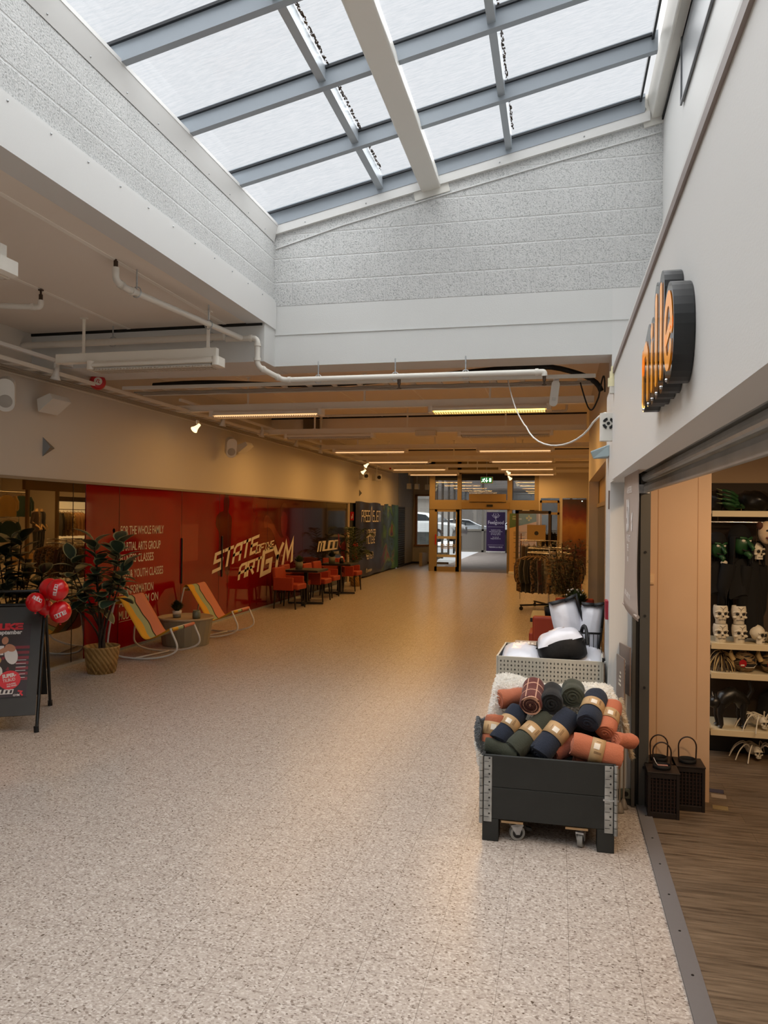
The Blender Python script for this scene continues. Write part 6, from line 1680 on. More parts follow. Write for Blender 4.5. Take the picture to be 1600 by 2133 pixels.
blanket((0.085, 4.385, 0.548), (0.345, 4.36, 0.490), 0.068, 'terracotta', 'large terracotta rolled blanket lying across the right front of the crate', True, 13)
blanket((-0.03, 4.42, 0.47), (0.12, 4.55, 0.52), 0.06, 'deep_terracotta', 'dull terracotta blanket under the middle navy roll', False, 14)
blanket((0.10, 4.41, 0.445), (0.27, 4.45, 0.44), 0.055, 'deep_terracotta', 'dull terracotta blanket under the large right roll', False, 15)
blanket((-0.28, 4.60, 0.50), (0.25, 4.62, 0.50), 0.10, 'black', 'dark rolled blanket low inside the crate below the pile', False, 16)
# sheepskins
def fur_mat(name, col):
    m = bpy.data.materials.new(name); m.use_nodes = True; nt_ = m.node_tree; nt_.nodes.remove(nt_.nodes['Principled BSDF'])
    d_ = nt_.nodes.new('ShaderNodeBsdfDiffuse'); d_.inputs['Color'].default_value = S(col); tr_ = nt_.nodes.new('ShaderNodeBsdfTranslucent'); tr_.inputs['Color'].default_value = S(col)
    mx_ = nt_.nodes.new('ShaderNodeMixShader'); mx_.inputs['Fac'].default_value = 0.55
    nt_.links.new(d_.outputs[0], mx_.inputs[1]); nt_.links.new(tr_.outputs[0], mx_.inputs[2]); nt_.links.new(mx_.outputs[0], nt_.nodes['Material Output'].inputs['Surface'])
    return m
FURW = fur_mat('white_sheepskin', '#fffdf8'); FURG = fur_mat('grey_sheepskin', '#8a8d90'); FURC = fur_mat('cream_sheepskin', '#dccdb4')
def fur(b, fn, nu, nv, n, L, seed, mi=0, w=0.004):
    """tufts over the parametric surface"""
    rnd = random.Random(seed)
    for k in range(n):
        u, v = rnd.random(), rnd.random(); e = 0.004
        p = Vector(fn(u, v)); du = Vector(fn(min(1, u+e), v))-Vector(fn(max(0, u-e), v)); dv = Vector(fn(u, min(1, v+e)))-Vector(fn(u, max(0, v-e)))
        nn = du.cross(dv)
        if nn.length < 1e-12: continue
        nn.normalize()
        if nn.z < 0 and abs(nn.z) > 0.3: nn = -nn
        d = (nn+Vector((rnd.uniform(-0.9, 0.9), rnd.uniform(-0.9, 0.9), rnd.uniform(-0.7, 0.3)))).normalized()
        s = d.cross(Vector((rnd.uniform(-1, 1), rnd.uniform(-1, 1), rnd.uniform(-1, 1)))).normalized()*w
        l = L*rnd.uniform(0.6, 1.2)
        b.add([p-s, p+s, p+d*l*0.6+s*0.7, p+d*l+Vector((0, 0, -0.2*l)), p+d*l*0.6-s*0.7], [(0, 1, 2, 3, 4)], mi, True)
def skin1(u, v):
    # bulging fleece: front low edge inside the pile, crest behind it, dropping at the back; the left end hangs over the rim
    x = -0.44+0.80*u
    crest = 0.795+0.018*math.cos((u-0.12)*2*PI)+0.012*math.sin(u*11)
    a = v*PI
    z = crest-0.20+0.20*math.sin(a)**0.7+(0.0 if v < 0.5 else -0.06*(v-0.5))
    y = 4.80-0.16*math.cos(a)
    l = max(0, (0.10-u)/0.10); r_ = max(0, (u-0.92)/0.08)
    z -= 0.30*l**1.3*(1 if v < 0.6 else 0.6)+0.14*r_**1.5
    x += 0.03*l; y -= 0.24*max(0, (0.16-u)/0.16)*(1-v)
    return (x, y+0.012*math.sin(u*9), z)
o0 = Vector((-0.05, 4.8, 0.7))
b = B(); b.grid(lambda u, v: skin1(u, v), 60, 24); fur(b, skin1, 0, 0, 9000, 0.022, 1, 0, 0.004)
for k in range(len(b.v)): b.v[k] = b.v[k]-o0
tag(b.build('sheepskin', FURW, None, o0), 'white fluffy sheepskin draped over the back of the crate', 'sheepskin')
def skin2(u, v):
    return (-0.425-0.03*math.sin(u*PI)-0.012*math.sin(v*5), 4.40+0.30*u, 0.62-0.26*v+0.02*math.sin(u*6)-0.06*abs(u-0.5))
o0 = Vector((-0.5, 4.55, 0.5))
b = B(); b.grid(skin2, 12, 14); 
b.add([], [])
def s2a(u, v): return skin2(u, v*0.5)
def s2b(u, v): return skin2(u, 0.5+v*0.5)
fur(b, s2a, 0, 0, 1200, 0.018, 2, 0); fur(b, s2b, 0, 0, 1200, 0.026, 3, 1)
for k in range(len(b.v)): b.v[k] = b.v[k]-o0
tag(b.build('sheepskin', [FURG, FURW], None, o0), 'grey and white sheepskin hanging over the left side of the crate', 'sheepskin')
def skin3(u, v): return (0.36+0.05*u, 4.55+0.35*v, 0.70-0.25*u-0.03*math.sin(v*8))
o0 = Vector((0.38, 4.7, 0.6)); b = B(); b.grid(skin3, 6, 12); fur(b, skin3, 0, 0, 1500, 0.03, 4)
for k in range(len(b.v)): b.v[k] = b.v[k]-o0
tag(b.build('sheepskin', FURC, None, o0), 'cream sheepskin edge hanging at the right side of the crate', 'sheepskin')

# ================================================================== PERFORATED BIN WITH PILLOWS
BINM = mat('beige_sheet_metal', '#bcb6a8', 0.45); HOLE = mat('perforation_dark', '#1a1714', 0.8)
t = thing('perforated_bin', 'beige perforated metal sales bin full of pillows behind the blanket crate', 'bin', (-0.058, 5.2, 0), (0, 0, -0.035))
W2 = 0.345; DP = 0.6; HB = 0.868
b = B().box(-W2, W2, 0, 0.012, 0.1, HB); b.build('front_panel', BINM, t, bevel=0.002)
for s in (-1, 1): B().box(s*W2-0.006, s*W2+0.006, 0.0, DP, 0.1, HB).build('side_panel', BINM, t)
B().box(-W2, W2, DP-0.012, DP, 0.1, HB).build('back_panel', BINM, t)
B().box(-W2, W2, 0, DP, 0.52, 0.53).build('shelf_floor', BLK, t)
B().box(-W2+0.008, W2-0.008, 0.014, DP-0.014, 0.7, 0.702).box(-W2+0.007, -W2+0.009, 0.014, DP-0.014, 0.53, HB-0.004).build('lining', BLK, t)
for x in (-0.31, 0.31):
    for y in (0.05, DP-0.05): B().cyl((x, y, 0.0), (x, y, 0.1), 0.02, n=12).build('leg', BINM, t)
b = B()
for r in range(14):
    for c in range(28):
        x = -W2+0.025+c*(2*W2-0.05)/27; z = HB-0.032-r*0.0275
        plus = (c+r) % 2 == 0
        b.box(x-0.0022, x+0.0022, -0.0006, 0.0, z-0.0075, z+0.0075)
        if plus: b.box(x-0.0065, x+0.0065, -0.0006, 0.0, z-0.0024, z+0.0024)
b.build('perforation', HOLE, t)
BAGB = mat('black_bag_fabric', '#0c0c0e', 0.6, bump=0.3, bscale=25); PILW = mat('white_pillow_film', '#d8d8df', 0.3, bump=0.5, bscale=14, coat=0.3)
def pillow_b(w, h, d, seed=0, n=18, pinch=0.8):
    rnd = random.Random(seed); ph = rnd.uniform(0, 6)
    b = B()
    def f(sgn):
        def fn(u, v):
            x = (u-0.5)*2; y = (v-0.5)*2
            e = max(0.0, (1-abs(x)**2.4)*(1-abs(y)**2.4))
            k = 1-0.10*(1-e**0.3)*0
            wr = 0.05*math.sin(9*x+4*y+ph)*math.sin(6*y-3*x+ph)*e**0.5
            return (x*w/2*(1-0.06*y*y), y*h/2*(1-0.06*x*x), sgn*d/2*(e**0.55)*(1+wr))
        return fn
    b.grid(f(1), n, n); b.grid(f(-1), n, n); return b
def pillow(loc, rot, w, h, d, label, seed, black='frame'):
    t = thing('bagged_pillow', label, 'pillow', loc, rot, 'bagged pillows in the bin')
    pillow_b(w, h, d, seed).build('pillow', PILW, t)
    if black == 'frame':
        b = B()
        # black gusset band around the right and top sides
        hw, hh, dd = w/2, h/2, d*0.42
        P = [(hw*0.98, -hh*0.98), (hw*1.04, 0), (hw*1.02, hh*1.10), (hw*0.1, hh*0.98), (-hw*0.98, hh*0.96)]
        for i in range(len(P)-1):
            (xa, ya), (xb, yb_) = P[i], P[i+1]
            b.add([(xa, ya, -dd), (xb, yb_, -dd), (xb, yb_, dd*0.7), (xa, ya, dd*0.7), (xa*0.86, ya*0.9, dd*1.0), (xb*0.86, yb_*0.86, dd*1.0)], [(0, 1, 2, 3), (3, 2, 5, 4)], 0, True)
        b.build('gusset', BAGB, t, solid=0.006)
        B().box(-0.006, 0.006, -0.002, 0.002, 0, 0).build('zip', PILW, t) if False else None
    return t
pillow((0.065, 5.66, 1.05), (math.radians(78), math.radians(-12), math.radians(12)), 0.21, 0.35, 0.15, 'upright white pillow with black gusset at the back left of the bin', 1)
pillow((0.225, 5.66, 1.03), (math.radians(80), math.radians(6), math.radians(-4)), 0.165, 0.34, 0.15, 'upright white pillow with black gusset beside the wall in the bin', 2)
t1 = pillow((-0.24, 5.45, 0.83), (math.radians(8), 0, 0.0), 0.30, 0.42, 0.17, 'flat white pillow with picture card at the left of the bin', 3, None)
b = B(); b.box(-0.06, 0.10, 0.02, 0.12, 0.0, 0.002, 0, Matrix.Translation((0, 0, 0.078))); b.build('picture_card', mat('grey_card', '#8d817a', 0.4), t1)
b = B(); 
for q in range(5): b.box(-0.05+q*0.026, -0.034+q*0.026, 0.035, 0.07+0.02*(q % 2), 0.0, 0.001, 0, Matrix.Translation((0, 0, 0.0805)))
b.build('card_print', LETTERW, t1)
pillow((0.19, 5.45, 0.81), (math.radians(10), math.radians(-6), -0.1), 0.24, 0.42, 0.18, 'flat white pillow at the right of the bin under the black bag', 4, None)
# big black duvet bag lying on top
t = thing('duvet_bag', 'black fabric duvet bag with a white clear top lying on the bin', 'bag', (0.02, 5.38, 0.925), (0, math.radians(-17), 0.06))
b = B(); n = 32; rings = []
for z, k in ((-0.085, 0.86), (-0.07, 0.95), (-0.02, 1.0), (0.035, 0.98), (0.05, 0.95)):
    ring = []
    for i in range(n):
        a = 2*PI*i/n; c, s = math.cos(a), math.sin(a)
        e = 3.2; rr = (abs(c)**e+abs(s)**e)**(-1/e)
        ring.append((0.165*rr*c*k*(1+0.012*math.sin(5*a+z*40)), 0.14*rr*s*k, z+0.012*math.sin(3*a)))
    rings.append(ring)
b.ring_loft(rings); b.build('bag_body', BAGB, t)
b = B()
def topf(u, v):
    x = (u-0.5)*2; y = (v-0.5)*2; e = max(0, (1-abs(x)**3)*(1-abs(y)**3))
    return (x*0.152, y*0.128, 0.045+0.075*e**0.6*(1+0.10*math.sin(7*x+3*y)*math.sin(5*y)))
b.grid(topf, 18, 18); b.build('clear_top', PILW, t)
b = B().box(-0.05, 0.06, -0.002, 0.03, 0.118, 0.12); b.build('picture_card', mat('grey_card2', '#a59a94', 0.4), t)
B().tube(bez((-0.165, -0.06, 0.04), (-0.05, -0.15, 0.02), (0.05, -0.15, 0.0), (0.168, -0.08, 0.02), 12), 0.006, 6).build('piping', BAGB, t)
B().tube(bez((0.16, 0.08, 0.04), (0.21, 0.04, 0.15), (0.20, -0.04, 0.06), (0.17, -0.08, -0.02), 12), 0.012, 6).build('carry_strap', BAGB, t)
# small black wire basket behind
t = thing('wire_basket', 'small black wire basket by the wall at the back right of the bin', 'basket', (0.215, 5.52, 0.87))
b = B()
for z in (0.0, 0.13): b.tube([(-0.085, 0, z), (0.085, 0, z), (0.085, 0.05, z), (-0.085, 0.05, z)], 0.004, 6, closed=True)
for q in range(7): b.cyl((-0.085+q*0.028, 0, 0), (-0.085+q*0.028, 0, 0.13), 0.0028, n=6)
b.build('wire', DARK, t)
t = thing('bin_castor', 'small dark clip with grey wheel at the right rim of the bin', 'clip', (0.295, 5.17, 0.88))
B().cyl((0, 0, -0.015), (0.012, 0, -0.015), 0.014, n=14).build('wheel', TYG, t); B().box(-0.012, 0.006, -0.006, 0.03, -0.01, 0.012).build('clip_body', DARK, t)
# ================================================================== SHOP FRONT DETAILS ON THE RIGHT
# contour sign, orange faces given a faint glow for reflected light: lettering reads left to right from far to near
t = thing('fascia_sign', 'black contour shop sign with orange letters reading nille on the white fascia', 'sign', (0.303, 2.2, 2.28))
ORL = mat('orange_sign_face', '#f5a83c', 0.12, emit='#f5921a', estr=0.25); BKS = mat('sign_black_case', '#101214', 0.35); BKF = mat('sign_black_face', '#0c0d0e', 0.06)
def circ(cx, cy, r, n=20): return [(cx+r*math.cos(2*PI*k/n), cy+r*math.sin(2*PI*k/n)) for k in range(n)]
def capsule(p, q, r, n=10):
    d = Vector((q[0]-p[0], q[1]-p[1])); a = math.atan2(d.y, d.x); out = []
    for k in range(n+1): out.append((q[0]+r*math.cos(a-PI/2+PI*k/n), q[1]+r*math.sin(a-PI/2+PI*k/n)))
    for k in range(n+1): out.append((p[0]+r*math.cos(a+PI/2+PI*k/n), p[1]+r*math.sin(a+PI/2+PI*k/n)))
    return out
# u = -(y-2.2), v = z-2.28 ; extrude along -x
SM = aff((0, 0, 0), (0, -1, 0), (0, 0, 1), (-1, 0, 0))
U = lambda y: -(y-2.2)
V = lambda z: z-2.28
case = B(); face = B()
def piece(poly, dep, dz=0.0):
    case.prism(poly, 0, dep, 0, SM, cap=False); face.add([(p[0], p[1], dep) for p in poly], [tuple(range(len(poly)))], 0, False, SM)
ell_ = lambda cy, cz, ry, rz, n=32: [(U(cy)+ry*math.cos(2*PI*k/n), V(cz)+rz*math.sin(2*PI*k/n)) for k in range(n)]
piece(ell_(1.965, 2.26, 0.092, 0.124), 0.0460)
piece(capsule((U(2.105), V(2.19)), (U(2.105), V(2.40)), 0.056), 0.0452)
piece(capsule((U(2.205), V(2.19)), (U(2.205), V(2.40)), 0.056), 0.0456)
piece(capsule((U(2.305), V(2.19)), (U(2.305), V(2.33)), 0.056), 0.0450)
piece(capsule((U(2.40), V(2.20)), (U(2.40), V(2.30)), 0.058), 0.0454)
piece(capsule((U(2.52), V(2.20)), (U(2.52), V(2.29)), 0.058), 0.0458)
piece(capsule((U(2.46), V(2.31)), (U(2.40), V(2.33)), 0.06), 0.0448)
case.build('case', BKS, t); face.build('black_face', BKF, t)
b = B(); ML = SM @ Matrix.Translation((0, 0, 0.0475))
def flat(poly): b.add([(p[0], p[1], 0) for p in poly], [tuple(range(len(poly)))], 0, False, ML)
def rstroke(pts, r, z=0.0):
    pts = [(U(y), V(zz)) for y, zz in pts]
    Mz = SM @ Matrix.Translation((0, 0, 0.0475+z))
    for i in range(len(pts)-1):
        b.add([(p[0], p[1], 0) for p in capsule(pts[i], pts[i+1], r, 8)], [tuple(range(18))], 0, False, Mz @ Matrix.Translation((0, 0, 0.00004*i)))
# e
arc = [(1.965-0.052*math.cos(a), 2.26+0.075*math.sin(a)) for a in [math.radians(d) for d in range(-18, 321, 18)]]
arc = [(1.965-0.055*math.cos(math.radians(d)), 2.265+0.080*math.sin(math.radians(d))) for d in range(0, 326, 13)]
rstroke(arc, 0.0185); rstroke([(2.015, 2.245), (1.915, 2.275)], 0.015)
rstroke([(2.105, 2.19), (2.105, 2.405)], 0.022); rstroke([(2.205, 2.19), (2.205, 2.405)], 0.022); rstroke([(2.305, 2.19), (2.305, 2.30)], 0.022); rstroke([(2.305, 2.345), (2.305, 2.347)], 0.024)
rstroke([(2.54, 2.18), (2.54, 2.32)], 0.022)
rstroke([(2.54, 2.28), (2.50, 2.325), (2.45, 2.33), (2.415, 2.30), (2.41, 2.18)], 0.021)
b.build('orange_letter', ORL, t)
b = B()
for y in (2.0, 2.105, 2.205, 2.305, 2.40, 2.52): B().ell((-0.046, y-2.2, 2.15-2.28), (0.004, 0.004, 0.005), 8, 6).build('screw_cap', CHROME, t)

# roller shutter
SHM = mat('shutter_steel', '#aeb0af', 0.35, metal=0.25, var=0.12, vscale=6)
t = thing('roller_shutter', 'half raised grey steel roller shutter with curved slats above the shop entrance', 'shutter', (0.53, 5.0, 1.98))
prof = []
z = 0.06
poly = [(0.012, 0.0), (-0.012, 0.0), (-0.016, 0.02), (-0.012, 0.055), (0.0, 0.062)]
b = B().prism([(0.016, 0.0), (0.010, -0.006), (-0.010, -0.006), (-0.016, 0.0), (-0.016, 0.03), (-0.010, 0.05), (0.0, 0.056), (0.016, 0.05)], -6.5, 0.02, 0, aff((0, 0, 0), (1, 0, 0), (0, 0, 1), (0, 1, 0)), True)
b.build('bottom_bar', SHM, t, bevel=0.003)
for k in range(5):
    zz = 0.058+k*0.062; pp = []
    for i in range(9):
        a = -PI/2+PI*i/8; pp.append((0.004-0.030*math.cos(a)**0.8 if math.cos(a) > 1e-6 else 0.004, zz+0.030+0.026*math.sin(a)))
    pp += [(0.012, zz+0.060), (0.012, zz+0.0)]
    B().prism(pp, -6.5, 0.02, 0, aff((0, 0, 0), (1, 0, 0), (0, 0, 1), (0, 1, 0))).build('slat', SHM, t)
B().box(-0.05, 0.02, 0.0, 0.012, -0.01, 0.045).build('end_bracket', ZINC, t)
GR = mat('guide_rail_grey', '#56544f', 0.45, metal=0.4)
gr = struct('trim_18', B().box(0.455, 0.475, 5.0, 5.06, 0, 2.15).box(0.50, 0.56, 5.02, 5.06, 0, 2.2).box(0.475, 0.50, 5.045, 5.06, 0, 2.15), GR)
struct('rail_groove', B().box(0.478, 0.498, 5.030, 5.04, 0, 2.15), BLK, gr)
b = B()
for z in (0.25, 0.75, 1.2, 1.6): b.cyl((0.53, 5.018, z), (0.53, 5.012, z), 0.008, n=10)
struct('bolt', b, BLK, gr)
struct('jamb_reveal', B().box(0.472, 0.56, 5.062, 5.198, 0, 2.42), mat('reveal_brown', '#8f7f70', 0.6), gr)
t = thing('socket', 'small dark power socket low on the jamb behind the sign stands', 'socket', (0.425, 5.03, 0.075))
B().box(-0.03, 0.03, -0.012, 0.005, -0.03, 0.03).build('plate', mat('socket_grey', '#5d6258', 0.5), t, bevel=0.003); B().cyl((0, -0.012, 0), (0, -0.014, 0), 0.016, n=14).build('hole', BLK, t)

# 50 percent banner hanging in the opening
t = thing('sale_banner', 'greige fabric sale banner reading 50% hanging from the fascia beside the opening', 'banner', (0.36, 4.10, 1.33))
BGR = mat('greige_fabric', '#b3a49a', 0.7)
b = B()
def bf(u, v):
    w = 1-0.14*math.exp(-((v-0.86)/0.10)**2)
    return (0.008*math.sin(u*3.0+v*5)*(1-v*0.6)-0.02*(1-v)**3*math.sin(u*PI), 0.40-0.80*(0.5+(u-0.5)*w), v*0.80)
b.grid(bf, 18, 20); b.build('fabric', BGR, t, solid=0.003)
b = B().tube([(0, 0.40, 0.0), (0.0, -0.40, 0.02)], 0.008, 8); b.build('hem_bar', BGR, t)
B().tube([(0.0, 0.42, 0.80), (0.0, -0.42, 0.80)], 0.012, 10).build('top_bar', WMET, t); B().cyl((0.0, -0.42, 0.80), (0.0, -0.43, 0.80), 0.015, n=12).build('end_cap', BLK, t)
def bt(txt, u, v, size, bold, sx=0.85):
    """lettering that follows the hanging fabric; u metres from its far edge, v metres up"""
    bb = B(); text_b(bb, txt, Matrix(), size, sx, bold)
    for p in bb.v:
        q_ = bf((u+p.x)/0.80, (v+p.y)/0.80); p.x, p.y, p.z = q_[0]-0.0035, q_[1], q_[2]
    return bb.build('lettering', BLT, t)
BLT = mat('banner_letter', '#efeae6', 0.6)
bt('50', 0.22, 0.42, 0.22, 0.010); bt('%', 0.52, 0.42, 0.12, 0.006); bt('AVHENTEPRIS', 0.24, 0.61, 0.05, 0.001)
bt('PÅ UTVALGTE', 0.22, 0.36, 0.05, 0.001); bt('TEPPER', 0.26, 0.31, 0.05, 0.001); bt('MEDLEM', 0.28, 0.255, 0.035, 0.001, 0.7); bt('GJELDER TIL LAGERET ER TOMT', 0.12, 0.07, 0.035, 0.001, 0.8)
# floor sign holders
PLX = mat('brown_sign_plate', '#7c6a60', 0.3)
def holder(loc, zs, rz, label):
    t = thing('sign_stand', label, 'sign stand', loc, (0, 0, rz), 'slim sign stands by the jamb')
    B().cyl((0, 0, 0.05), (0, 0, zs), 0.006, n=8).build('pole', mat('stand_pole', '#a89b8c', 0.35, metal=0.5), t)
    B().lathe([(0, 0), (0.03, 0), (0.026, 0.012), (0.010, 0.06), (0.0, 0.06)], 16).build('foot', mat('stand_foot', '#7d746a', 0.5), t)
    B().box(-0.10, 0.10, -0.004, 0.004, zs-0.02, zs+0.28).build('sign_plate', PLX, t, bevel=0.003)
    b = B()
    for q in range(4): b.box(-0.03+q*0.01, 0.03, -0.0055, -0.0045, zs+0.10+q*0.025, zs+0.112+q*0.025)
    b.build('print', LETTERW, t)
holder((0.408, 4.97, 0), 0.74, -PI/2+0.25, 'slim pole sign stand nearest the shutter rail, cone foot visible')
holder((0.378, 4.90, 0), 0.68, -PI/2+0.15, 'second slim pole sign stand behind the blanket crate')
# red tag and small notices on the pier
t = thing('call_point', 'small red square plate on the white pier', 'plate', (0.312, 5.22, 1.21)); B().box(-0.012, 0.006, -0.06, 0.06, -0.06, 0.06).build('plate', mat('crimson_plate', '#9c1f33', 0.5), t)
t = thing('wall_notice', 'thin brown strip on the white pier below the sensor box', 'notice', (0.315, 5.12, 1.93)); B().box(-0.006, 0.003, -0.02, 0.02, -0.06, 0.06).build('strip', PLX, t)
# light switch on the partition
t = thing('light_switch', 'double white light switch on the peach partition beside the shutter rail', 'switch', (0.572, 5.198, 1.42))
B().box(-0.032, 0.032, -0.014, 0.002, -0.036, 0.036).build('plate', mat('switch_cream', '#d6b48c', 0.4), t, bevel=0.003)
for s in (-1, 1): B().box(s*0.014-0.012, s*0.014+0.012, -0.018, -0.013, -0.026, 0.026).build('rocker', mat('switch_rocker', '#dcbc95', 0.4), t, bevel=0.002)

# lanterns
LANW = mat('dark_lantern_wood', '#1c120d', 0.5); LANT = mat('lantern_inside', '#070504', 0.8); LANH = mat('lantern_handle', '#2b1a13', 0.4)
def lantern(loc, rz, label, tagc=False):
    t = thing('lantern', label, 'lantern', loc, (0, 0, rz), 'dark lattice lanterns by the partition')
    w = 0.082; h = 0.27
    b = B()
    for sx in (-1, 1):
        for sy in (-1, 1): b.box(sx*w-0.009, sx*w+0.009, sy*w-0.009, sy*w+0.009, 0.0, h)
    for z0, z1 in ((0.0, 0.035), (h-0.03, h)):
        b.box(-w, w, -w-0.006, -w+0.006, z0, z1).box(-w, w, w-0.006, w+0.006, z0, z1).box(-w-0.006, -w+0.006, -w, w, z0, z1).box(w-0.006, w+0.006, -w, w, z0, z1)
    b.build('frame', LANW, t, bevel=0.002)
    b = B()
    for q in range(7):
        x = -w+0.02+q*(2*w-0.04)/6
        for s in (-1, 1): b.box(x-0.003, x+0.003, s*w-0.002, s*w+0.002, 0.035, h-0.03); b.box(s*w-0.002, s*w+0.002, x-0.003, x+0.003, 0.035, h-0.03)
    for q in range(9):
        z = 0.05+q*0.022
        for s in (-1, 1): b.box(-w, w, s*w-0.0015, s*w+0.0015, z-0.002, z+0.002); b.box(s*w-0.0015, s*w+0.0015, -w, w, z-0.002, z+0.002)
    b.build('lattice', LANH, t)
    B().box(-w+0.006, w-0.006, -w+0.006, w-0.006, 0.01, h-0.01).build('inner_box', LANT, t)
    B().box(-w-0.012, w+0.012, -w-0.012, w+0.012, h, h+0.008).build('top_plate', LANW, t, bevel=0.002)
    B().lathe([(0.046, 0), (0.052, 0), (0.052, 0.022), (0.046, 0.022), (0.046, 0)], 28, 0, (0, 0, h+0.008), cap=False).build('ring', LANT, t)
    pts = [(-0.05, 0, h+0.01), (-0.052, 0, h+0.07)]+[(-0.053*math.cos(a*PI/12), 0, h+0.105+0.06*math.sin(a*PI/12)) for a in range(13)]+[(0.052, 0, h+0.07), (0.05, 0, h+0.01)]
    B().tube(pts, 0.0045, 8).build('handle', LANH, t)
    if tagc:
        B().box(-0.03, 0.03, -0.045, -0.02, h+0.034, h+0.036).build('price_tag', mat('pink_tag', '#9a6f66', 0.5), t)
        B().tube([(-0.05, -0.01, h+0.07), (-0.04, -0.03, h+0.05), (-0.03, -0.03, h+0.036)], 0.002, 5).build('tag_string', PWH, t)
    return t
lantern((0.628, 4.935, 0.004), 0.0, 'dark lattice lantern in front with a pale price tag', True)
lantern((0.63, 5.10, 0.004), 0.0, 'dark lattice lantern hidden behind the tagged one, only its handle showing')
lantern((0.80, 5.10, 0.004), 0.0, 'dark lattice lantern at the right against the partition edge')

# shelf with Halloween goods
SHW = mat('shelf_metal_cream', '#d8c7a4', 0.4); SHB = mat('shelf_back', '#3a2c1d', 0.7)
SX0, SX1, SY0, SY1 = 1.118, 2.6, 6.1, 6.5
t = thing('shop_shelf', 'cream metal shop shelving with Halloween goods at the right photo edge', 'shelf', ((SX0+SX1)/2, SY1, 0.004))
ox, oy = (SX0+SX1)/2, SY1
for z in (1.875, 0.885, 0.665, 0.24):
    B().box(SX0-ox, SX1-ox, SY0-oy, 0, z-0.02, z).box(SX0-ox, SX1-ox, SY0-oy-0.006, SY0-oy+0.004, z-0.045, z).build('shelf_board', SHW, t, bevel=0.002)
B().box(SX0-ox, SX1-ox, -0.01, 0.02, 0, 2.1).build('back_panel', SHB, t)
B().box(SX0-ox, SX1-ox, -0.12, -0.10, 0.0, 0.20).build('plinth', DARK, t)
b = B().box(SX0-0.05-ox, SX0-0.02-ox, -0.42, -0.38, 0.08, 0.26)
b.build('upright', WMET, t)
b = B()
for q in range(4): b.box(SX0-0.043-ox, SX0-0.027-ox, -0.4212, -0.42, 0.10+q*0.038, 0.122+q*0.038)
b.build('upright_slot', BLK, t)
B().box(SX0-0.06-ox, SX0-0.005-ox, -0.43, -0.36, 0.26, 0.29).build('bracket', SHW, t)
B().cyl((SX0-ox, -0.30, 1.79), (SX1-ox, -0.30, 1.79), 0.008, n=8).build('hanging_rod', CHROME, t)
# black goods on the top shelf
SACK = mat('black_plastic_sack', '#0e0d0d', 0.35, bump=0.6, bscale=12); GRN = mat('witch_green', '#1f4a26', 0.45, var=0.3, vscale=25); BONE = mat('bone_white', '#d9d0bd', 0.5); BONED = mat('bone_dark', '#14100c', 0.7); EYE = mat('eye_white', '#d8d4c4', 0.25)  # BONED is plain near-black for sockets, eyes, mouths, painted faces and pumpkin cores
for k, (x, w_) in enumerate(((1.17, 0.07), (1.45, 0.13), (1.70, 0.13))):
    rnd = random.Random(k)
    tag(B().ell((0, 0, 0), (w_, 0.14, 0.085), 24, 14, 0, None, lambda p: 1+0.10*math.sin(7*p.x+5*p.z)*math.cos(6*p.y)).build('black_bag', SACK, None, (x, 6.30, 1.955)), ('left', 'middle', 'right')[k] + ' black plastic costume bag on the top shelf', 'bag')
t = thing('green_hand_prop', 'green fingered monster hand prop on the top shelf', 'prop', (1.28, 6.18, 1.877))
b = B().ell((0, 0.04, 0.05), (0.06, 0.05, 0.045), 16, 10)
for q in range(4): b.tube([(0.03, 0.02, 0.03+q*0.028), (-0.02, -0.05, 0.05+q*0.03), (-0.075, -0.05, 0.06+q*0.032), (-0.10, -0.03, 0.055+q*0.034)], [0.014, 0.013, 0.010, 0.004], 8)
b.tube([(0.03, 0.0, 0.03), (0.06, -0.06, 0.03), (0.04, -0.09, 0.05)], [0.014, 0.012, 0.005], 8)
b.build('hand', GRN, t)
b = B()
for q in range(4): b.tube([(-0.085, -0.045, 0.058+q*0.032), (-0.125, -0.035, 0.062+q*0.036)], [0.006, 0.001], 6)
b.build('nail', mat('pale_green_nail', '#7d8a5a', 0.4), t)
